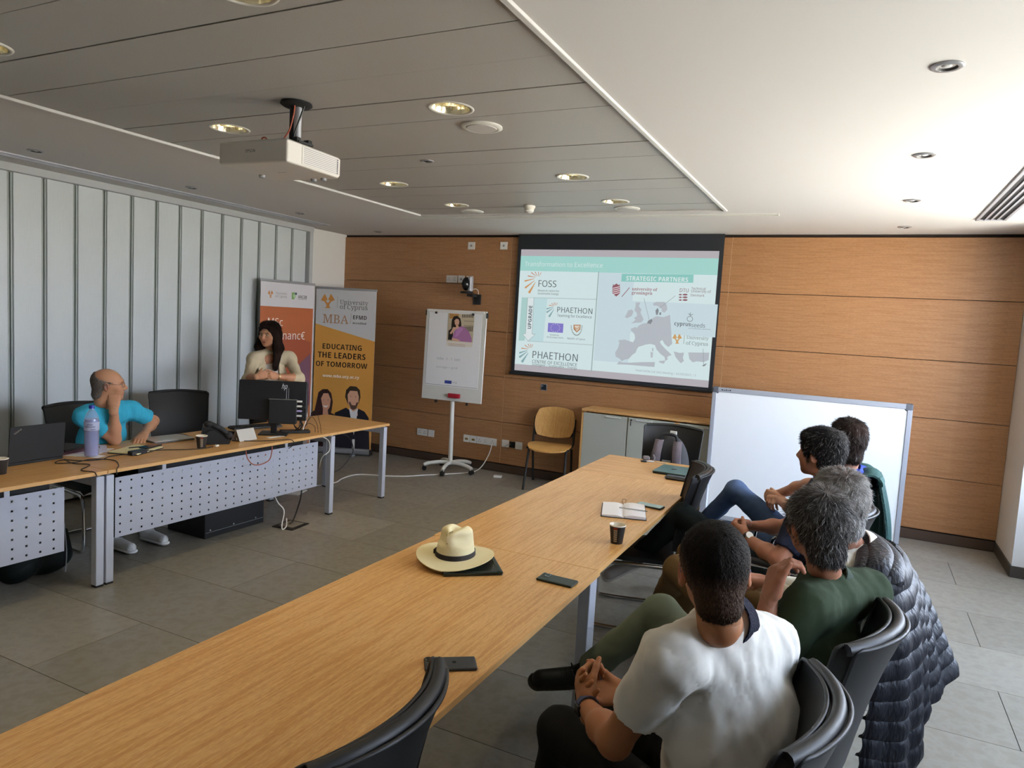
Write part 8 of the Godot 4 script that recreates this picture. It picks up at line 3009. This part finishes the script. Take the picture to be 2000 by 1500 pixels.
func everyone() -> void:
	M.flesh = vmat(0.48, 0.35)
	M.flesh.subsurf_scatter_enabled = true
	M.flesh.subsurf_scatter_strength = 0.12
	M.fabric = vmat(0.88, 0.25)
	M.fabric.heightmap_enabled = true
	M.fabric.heightmap_texture = M.weave
	M.fabric.heightmap_scale = 0.02
	M.fabric.uv1_triplanar = true
	M.fabric.uv1_scale = Vector3.ONE * 40.0
	M.shoe = vmat(0.6, 0.35)
	M.hair = vmat(0.62, 0.3)
	M.hair.heightmap_enabled = true
	M.hair.heightmap_texture = M.weave
	M.hair.heightmap_scale = 0.15
	M.hair.uv1_triplanar = true
	M.hair.uv1_scale = Vector3(30, 5, 26)
	M.folds = FastNoiseLite.new()
	M.folds.seed = 9
	M.folds.frequency = 1.0
	M.folds.fractal_octaves = 2
	var g: Geo
	# nearest man, white polo shirt
	var skin_e := "a8714f"
	var t := person("person", "man in white polo shirt with navy collar, nearest the camera, seen from behind", "E", {
		"skin": skin_e, "brow": "2a1d16", "hair": "crop", "hair_col": "1f1713", "trousers": "1d1f1e", "shoe": "1c1b1a", "sole": "2b2926",
		"hair_paint": [[Vector3(0, -0.045, -0.06), Vector3(0.12, 0.075, 0.1), lin("5e4636"), 0.75], [Vector3(0.085, 0.0, 0.0), Vector3(0.03, 0.075, 0.12), lin("6a5040"), 0.7], [Vector3(-0.085, 0.0, 0.0), Vector3(0.03, 0.075, 0.12), lin("6a5040"), 0.7]],
		"shirt": "e6e2d8", "sleeve": 0.62, "cuff": 0.066, "collar": "1b1d2c", "collar_h": 0.062, "collar_r": 0.063, "gap": 0.6, "wide": 1.1, "belly": 1.1, "fold": 0.011, "locks": [0.010, 0.0035, 3, 0.0],
		"handL": {"n": Vector3(0.55, 0.15, -0.8), "d": Vector3(-0.42, 0.45, -0.6), "curl": [0.75, 0.8, 0.85, 0.85], "th": Vector3(0.9, 0.45, 0.35)},
		"handR": {"n": Vector3(-0.25, 0.75, 0.6), "d": Vector3(-0.8, -0.05, 0.5), "curl": [0.5, 0.55, 0.6, 0.6], "th": Vector3(0.7, 0.6, 0.3)}})
	g = band(poses.E.wL.lerp(poses.E.eL, 0.10) - t.position, poses.E.wL - poses.E.eL, Vector3.UP, 0.0305, 0.0305, 0.022, 0.02, 0.003)
	var wt := part("wrist_strap", g, mat("3c4668", 0.6), t)
	g = Geo.new()
	var wa: Vector3 = (poses.E.wL - poses.E.eL).normalized()
	var wo: Vector3 = poses.E.wL.lerp(poses.E.eL, 0.06) - t.position
	g.x = Transform3D(g.frame_of(wa), wo + Vector3(-0.02, 0.0, 0.025))
	g.box(Vector3.ZERO, Vector3(0.012, 0.036, 0.03), 0.004)
	part("watch_case", g, M.black_gloss, wt)
	glasses(t, "E", "2a3160", 0.0019)
	# dark green shirt
	t = person("person", "grey-haired man in dark green shirt resting his left hand on his cheek", "D", {
		"skin": "a06e56", "brow": "5a524c", "hair": "grey", "hair_col": "4a4744", "trousers": "6a7260", "shoe": "1f1d1b", "sole": "4a463c", "laces": true,
		"hair_paint": [[Vector3(0, -0.06, -0.08), Vector3(0.12, 0.08, 0.1), lin("3c3a38"), 0.75], [Vector3(0, 0.125, -0.03), Vector3(0.06, 0.04, 0.08), lin("756a62"), 0.7], [Vector3(0.09, 0.05, 0.04), Vector3(0.04, 0.07, 0.07), lin("807c78"), 0.6], [Vector3(-0.09, 0.05, 0.04), Vector3(0.04, 0.07, 0.07), lin("807c78"), 0.6]], "locks": [0.034, 0.005, 3, 0.22],
		"shirt": "35402f", "sleeve": 1.55, "collar": "39443a", "collar_h": 0.05, "wide": 1.05,
		"handL": {"n": Vector3(0.85, 0.05, -0.5), "d": Vector3(0.14, 0.96, -0.2), "curl": [0.62, 0.62, 0.66, 0.7], "th": Vector3(1.0, 0.3, -0.1)},
		"handR": {"n": Vector3(0, -1, 0), "curl": [0.4, 0.4, 0.4, 0.4]}})
	g = Geo.new()
	var dw: Vector3 = poses.D.wL - t.position
	g.x = Transform3D(Basis(), dw + Vector3(0.036, 0.104, -0.025))
	g.ball(Vector3.ZERO, Vector3(0.011, 0.004, 0.011), 10)
	part("ring", g, mat("c9a85a", 0.25, 1.0), t)
	g = band(poses.D.wL.lerp(poses.D.eL, 0.50) - t.position, poses.D.wL - poses.D.eL, Vector3.UP, 0.049, 0.049, 0.03, 0.02, 0.004)
	part("rolled_cuff", g, mat("cfcab6", 0.8), t)
	# cream shirt
	t = person("person", "man with short silver hair in cream shirt, mostly hidden behind the man in dark green", "C", {
		"skin": "b07c66", "brow": "8f8a84", "hair": "fluffy", "hair_col": "a5a19b", "trousers": "6b5335", "shoe": "2c2622", "sole": "2a2824", "locks": [0.028, 0.008, 3, 0.3],
		"hair_paint": [[Vector3(0.02, 0.12, -0.04), Vector3(0.06, 0.05, 0.07), lin("7d6a62"), 0.7], [Vector3(0, 0.05, 0.09), Vector3(0.09, 0.07, 0.05), lin("b9b6b0"), 0.6], [Vector3(0, -0.05, -0.09), Vector3(0.09, 0.07, 0.06), lin("c4c2be"), 0.6]],
		"shirt": "ddd7c6", "sleeve": 1.96, "collar": "e0dccd", "collar_h": 0.05, "collar_r": 0.07,
		"handL": {"n": Vector3(0, -1, 0.1), "d": Vector3(-0.85, -0.12, -0.3), "curl": [0.3, 0.3, 0.35, 0.4]},
		"handR": {"n": Vector3(0, -1, 0), "curl": [0.3, 0.3, 0.3, 0.3]}})
	# bearded man
	t = person("person", "bearded dark-haired man in navy top and black trousers, hands clasped, legs crossed", "B", {
		"skin": "a9745a", "brow": "261c18", "hair": "thick", "hair_col": "242121", "locks": [0.022, 0.006, 3, 0.08], "trousers": "1c1e20", "shoe": "a39c92", "sole": "b3aca0",
		"head_paint": [[Vector3(0, -0.075, 0.055), Vector3(0.062, 0.045, 0.055), lin("6a4c40"), 0.75], [Vector3(0.055, -0.045, 0.02), Vector3(0.03, 0.05, 0.03), lin("6a4c40"), 0.6], [Vector3(-0.055, -0.045, 0.02), Vector3(0.03, 0.05, 0.03), lin("6a4c40"), 0.6]],
		"hair_paint": [[Vector3(0, 0.10, -0.08), Vector3(0.06, 0.06, 0.06), lin("6d6763"), 0.55], [Vector3(0, -0.06, -0.06), Vector3(0.1, 0.04, 0.07), lin("4a3e38"), 0.6]],
		"shirt": "282c3c", "sleeve": 0.8,
		"handL": {"n": Vector3(0.35, 0.1, -0.9), "d": Vector3(-0.68, 0.18, -0.55), "curl": [0.62, 0.65, 0.7, 0.75], "th": Vector3(0.9, 0.35, 0.5)},
		"handR": {"n": Vector3(-0.25, -0.25, 0.9), "d": Vector3(-0.7, 0.12, 0.6), "curl": [0.6, 0.65, 0.7, 0.7], "th": Vector3(0.9, 0.4, 0.4)}})
	g = band(poses.B.wL.lerp(poses.B.eL, 0.08) - t.position, poses.B.wL - poses.B.eL, Vector3.UP, 0.030, 0.030, 0.018, 0.02, 0.003)
	wt = part("wrist_strap", g, M.black_matte, t)
	g = Geo.new()
	wa = (poses.B.wL - poses.B.eL).normalized()
	wo = poses.B.wL.lerp(poses.B.eL, 0.045) - t.position + Vector3(0.008, 0.022, 0.022)
	g.cyl(wo, wo + Vector3(0.003, 0.006, 0.006), 0.019, 0.018, 20)
	part("watch_case", g, M.chrome, wt)
	# blue shirt
	t = person("person", "brown-haired man in royal blue shirt and jeans, farthest of the row", "A", {
		"skin": "b98a72", "brow": "3a2a22", "hair": "thick", "hair_col": "33251f", "locks": [0.03, 0.006, 3, 0.02], "trousers": "36465f", "shoe": "3a3431", "sole": "8a857c",
		"hair_paint": [[Vector3(0, 0.09, -0.09), Vector3(0.06, 0.05, 0.05), lin("5e483e"), 0.6]],
		"trouser_paint": [[poses.A.kR - Vector3(poses.A.pelvis.x, 0, poses.A.pelvis.z) + Vector3(0.05, 0.05, 0.03), Vector3(0.22, 0.08, 0.14), lin("5f7396"), 0.6]],
		"shirt": "3f4fa0", "sleeve": 0.85, "collar": "4656a8", "collar_h": 0.05,
		"handL": {"n": Vector3(0.3, -0.2, -0.9), "d": Vector3(-0.8, 0.05, -0.5), "curl": [0.95, 0.98, 1.0, 1.0], "th": Vector3(0.95, 0.3, 0.5)},
		"handR": {"n": Vector3(0.1, -0.9, 0.3), "d": Vector3(-0.2, -0.1, 0.9), "curl": [0.6, 0.6, 0.6, 0.6]}})
	# seated man, blue polo
	t = person("person", "bald man with glasses in turquoise polo shirt, cheek on hand at the desk", "L", {
		"skin": "bd8c6d", "brow": "8a776a", "hair": "sides", "hair_col": "6e655e", "locks": [0.008, 0.002, 3, 0.15], "trousers": "25262c", "shoe": "d4d3d0", "sole": "e4e3e0", "lips": "9a5c4c",
		"head_paint": [[Vector3(0.07, 0.012, -0.05), Vector3(0.045, 0.055, 0.075), lin("857468"), 0.7], [Vector3(-0.07, 0.012, -0.05), Vector3(0.045, 0.055, 0.075), lin("857468"), 0.7], [Vector3(0, -0.01, -0.10), Vector3(0.09, 0.06, 0.05), lin("7d7066"), 0.8], [Vector3(0, -0.075, 0.06), Vector3(0.05, 0.04, 0.05), lin("a07a62"), 0.4]],
		"shirt": "3fa9c8", "sleeve": 0.68, "cuff": 0.062, "collar": "4a6a74", "collar_h": 0.045, "gap": 1.1, "wide": 0.92, "belly": 0.85, "arm": 0.058,
		"handR": {"n": Vector3(-0.75, 0.1, -0.6), "d": Vector3(-0.12, 0.96, -0.12), "curl": [0.18, 0.3, 0.75, 0.85], "th": Vector3(0.7, 0.45, 0.5)},
		"handL": {"n": Vector3(0, -1, 0.1), "curl": [0.3, 0.3, 0.3, 0.3]}})
	glasses(t, "L", "3a2c22", 0.0014)
	g = Geo.new()
	g.col = lin("1d2a4a")
	var lo: Vector3 = poses.L.chest - t.position + Vector3(0.16, 0.10, -0.09)
	g.ball(lo, Vector3(0.004, 0.006, 0.008), 8)
	part("emblem", g, M.vcol, t)
	# standing woman
	t = person("person", "standing woman with long dark hair in beige blazer and white top, behind the monitor", "W", {
		"skin": "b98667", "brow": "2a1c18", "hair": "long", "hair_col": "2a1c16", "trousers": "2a2928", "shoe": "26221f", "sole": "26221f", "lips": "94483f", "head": 0.97, "hand": 0.9, "locks": [0.03, 0.0004, 3, 0.0],
		"hair_paint": [[Vector3(0.1, -0.15, 0.02), Vector3(0.05, 0.16, 0.08), lin("3a2a22"), 0.5]],
		"shirt": "c6b799", "sleeve": 1.45, "jacket": true, "wide": 0.9, "arm": 0.056, "shoulder": 0.054, "stand": true, "fold": 0.007,
		"cuts": [[Vector3(0, 0.16, 0.14), Vector3(0, -0.30, 0.15), 0.075, 0.07, 0.95]],
		"handL": {"n": Vector3(-0.75, -0.25, -0.1), "d": Vector3(0.0, 0.16, 0.95), "curl": [0.45, 0.5, 0.5, 0.55], "th": Vector3(0.8, 0.5, 0.3)},
		"handR": {"n": Vector3(-0.7, -0.3, 0.2), "d": Vector3(0.05, 0.2, -0.95), "curl": [0.5, 0.5, 0.55, 0.6], "th": Vector3(0.8, 0.5, 0.3)}})
	# white top under the blazer, lapels and watch
	var s := Sdf.new()
	var b := t.position
	var sp: Vector3 = (poses.W.neck - poses.W.pelvis).normalized()
	var sd: Vector3 = (poses.W.sL - poses.W.sR).normalized()
	sd = (sd - sp * sd.dot(sp)).normalized()
	var fr := sd.cross(sp)
	s.cap(poses.W.pelvis - b + fr * 0.012, poses.W.chest - b + fr * 0.02, 0.108, 0.112, 0.05, 1.15, 0.92, sd)
	s.cap(poses.W.chest - b + fr * 0.02, poses.W.neck - b - sp * 0.06 + fr * 0.015, 0.112, 0.075, 0.05, 1.1, 0.9, sd)
	s.noise = M.folds
	s.amp = 0.005
	s.nsc = Vector3(12, 8, 12)
	flesh_part("top", s, 0.010, lin("dcd3cc"), [], M.fabric, t)
	for q in [-1.0, 1.0]:
		var a := []
		var c := []
		for i in 9:
			var v := i / 8.0
			var ra := []
			var rc := []
			for k in 4:
				var u := k / 3.0
				var p: Vector3 = poses.W.neck - b + sd * q * (0.055 + 0.012 * v + u * (0.05 * sin(v * PI) + 0.012)) - sp * (0.0 + 0.30 * v) + fr * (0.045 + 0.085 * sin(minf(v * 1.6, 1.0) * PI * 0.5) - 0.02 * u)
				ra.append(p + fr * 0.004)
				rc.append(p)
			a.append(ra)
			c.append(rc)
		g = Geo.new()
		if q > 0.0: g.slab(c, a)
		else: g.slab(a, c)
		part("lapel", g, cloth("cbbc9e", 0.85), t)
	g = band(poses.W.wL.lerp(poses.W.eL, 0.10) - b, poses.W.wL - poses.W.eL, Vector3.UP, 0.0265, 0.0265, 0.014, 0.02, 0.003)
	part("watch", g, mat("b9a27a", 0.3, 0.9), t)

func glasses(t: Node3D, key: String, hex: String, r: float) -> void:
	var b := Basis()
	b.z = poses[key].face.normalized()
	b.x = poses[key].up.cross(b.z).normalized()
	b.y = b.z.cross(b.x)
	var g := Geo.new()
	g.x = Transform3D(b, poses[key].head - t.position)
	for q in [-1.0, 1.0]:
		var ring := []
		for k in 17:
			var an := TAU * k / 16.0
			ring.append(Vector3(q * 0.033 + 0.024 * cos(an), 0.001 + 0.018 * sin(an), 0.101 - 0.012 * absf(0.033 + q * 0.024 * cos(an)) / 0.05))
		g.tube(ring, r, 6)
		g.tube([Vector3(q * 0.056, 0.008, 0.092), Vector3(q * 0.070, 0.010, 0.078), Vector3(q * 0.079, 0.014, 0.0), Vector3(q * 0.080, 0.002, -0.022)], r, 6, 3)
	g.tube([Vector3(-0.010, 0.006, 0.100), Vector3(0, 0.009, 0.103), Vector3(0.010, 0.006, 0.100)], r, 6, 3)
	part("glasses", g, mat(hex, 0.3), t)
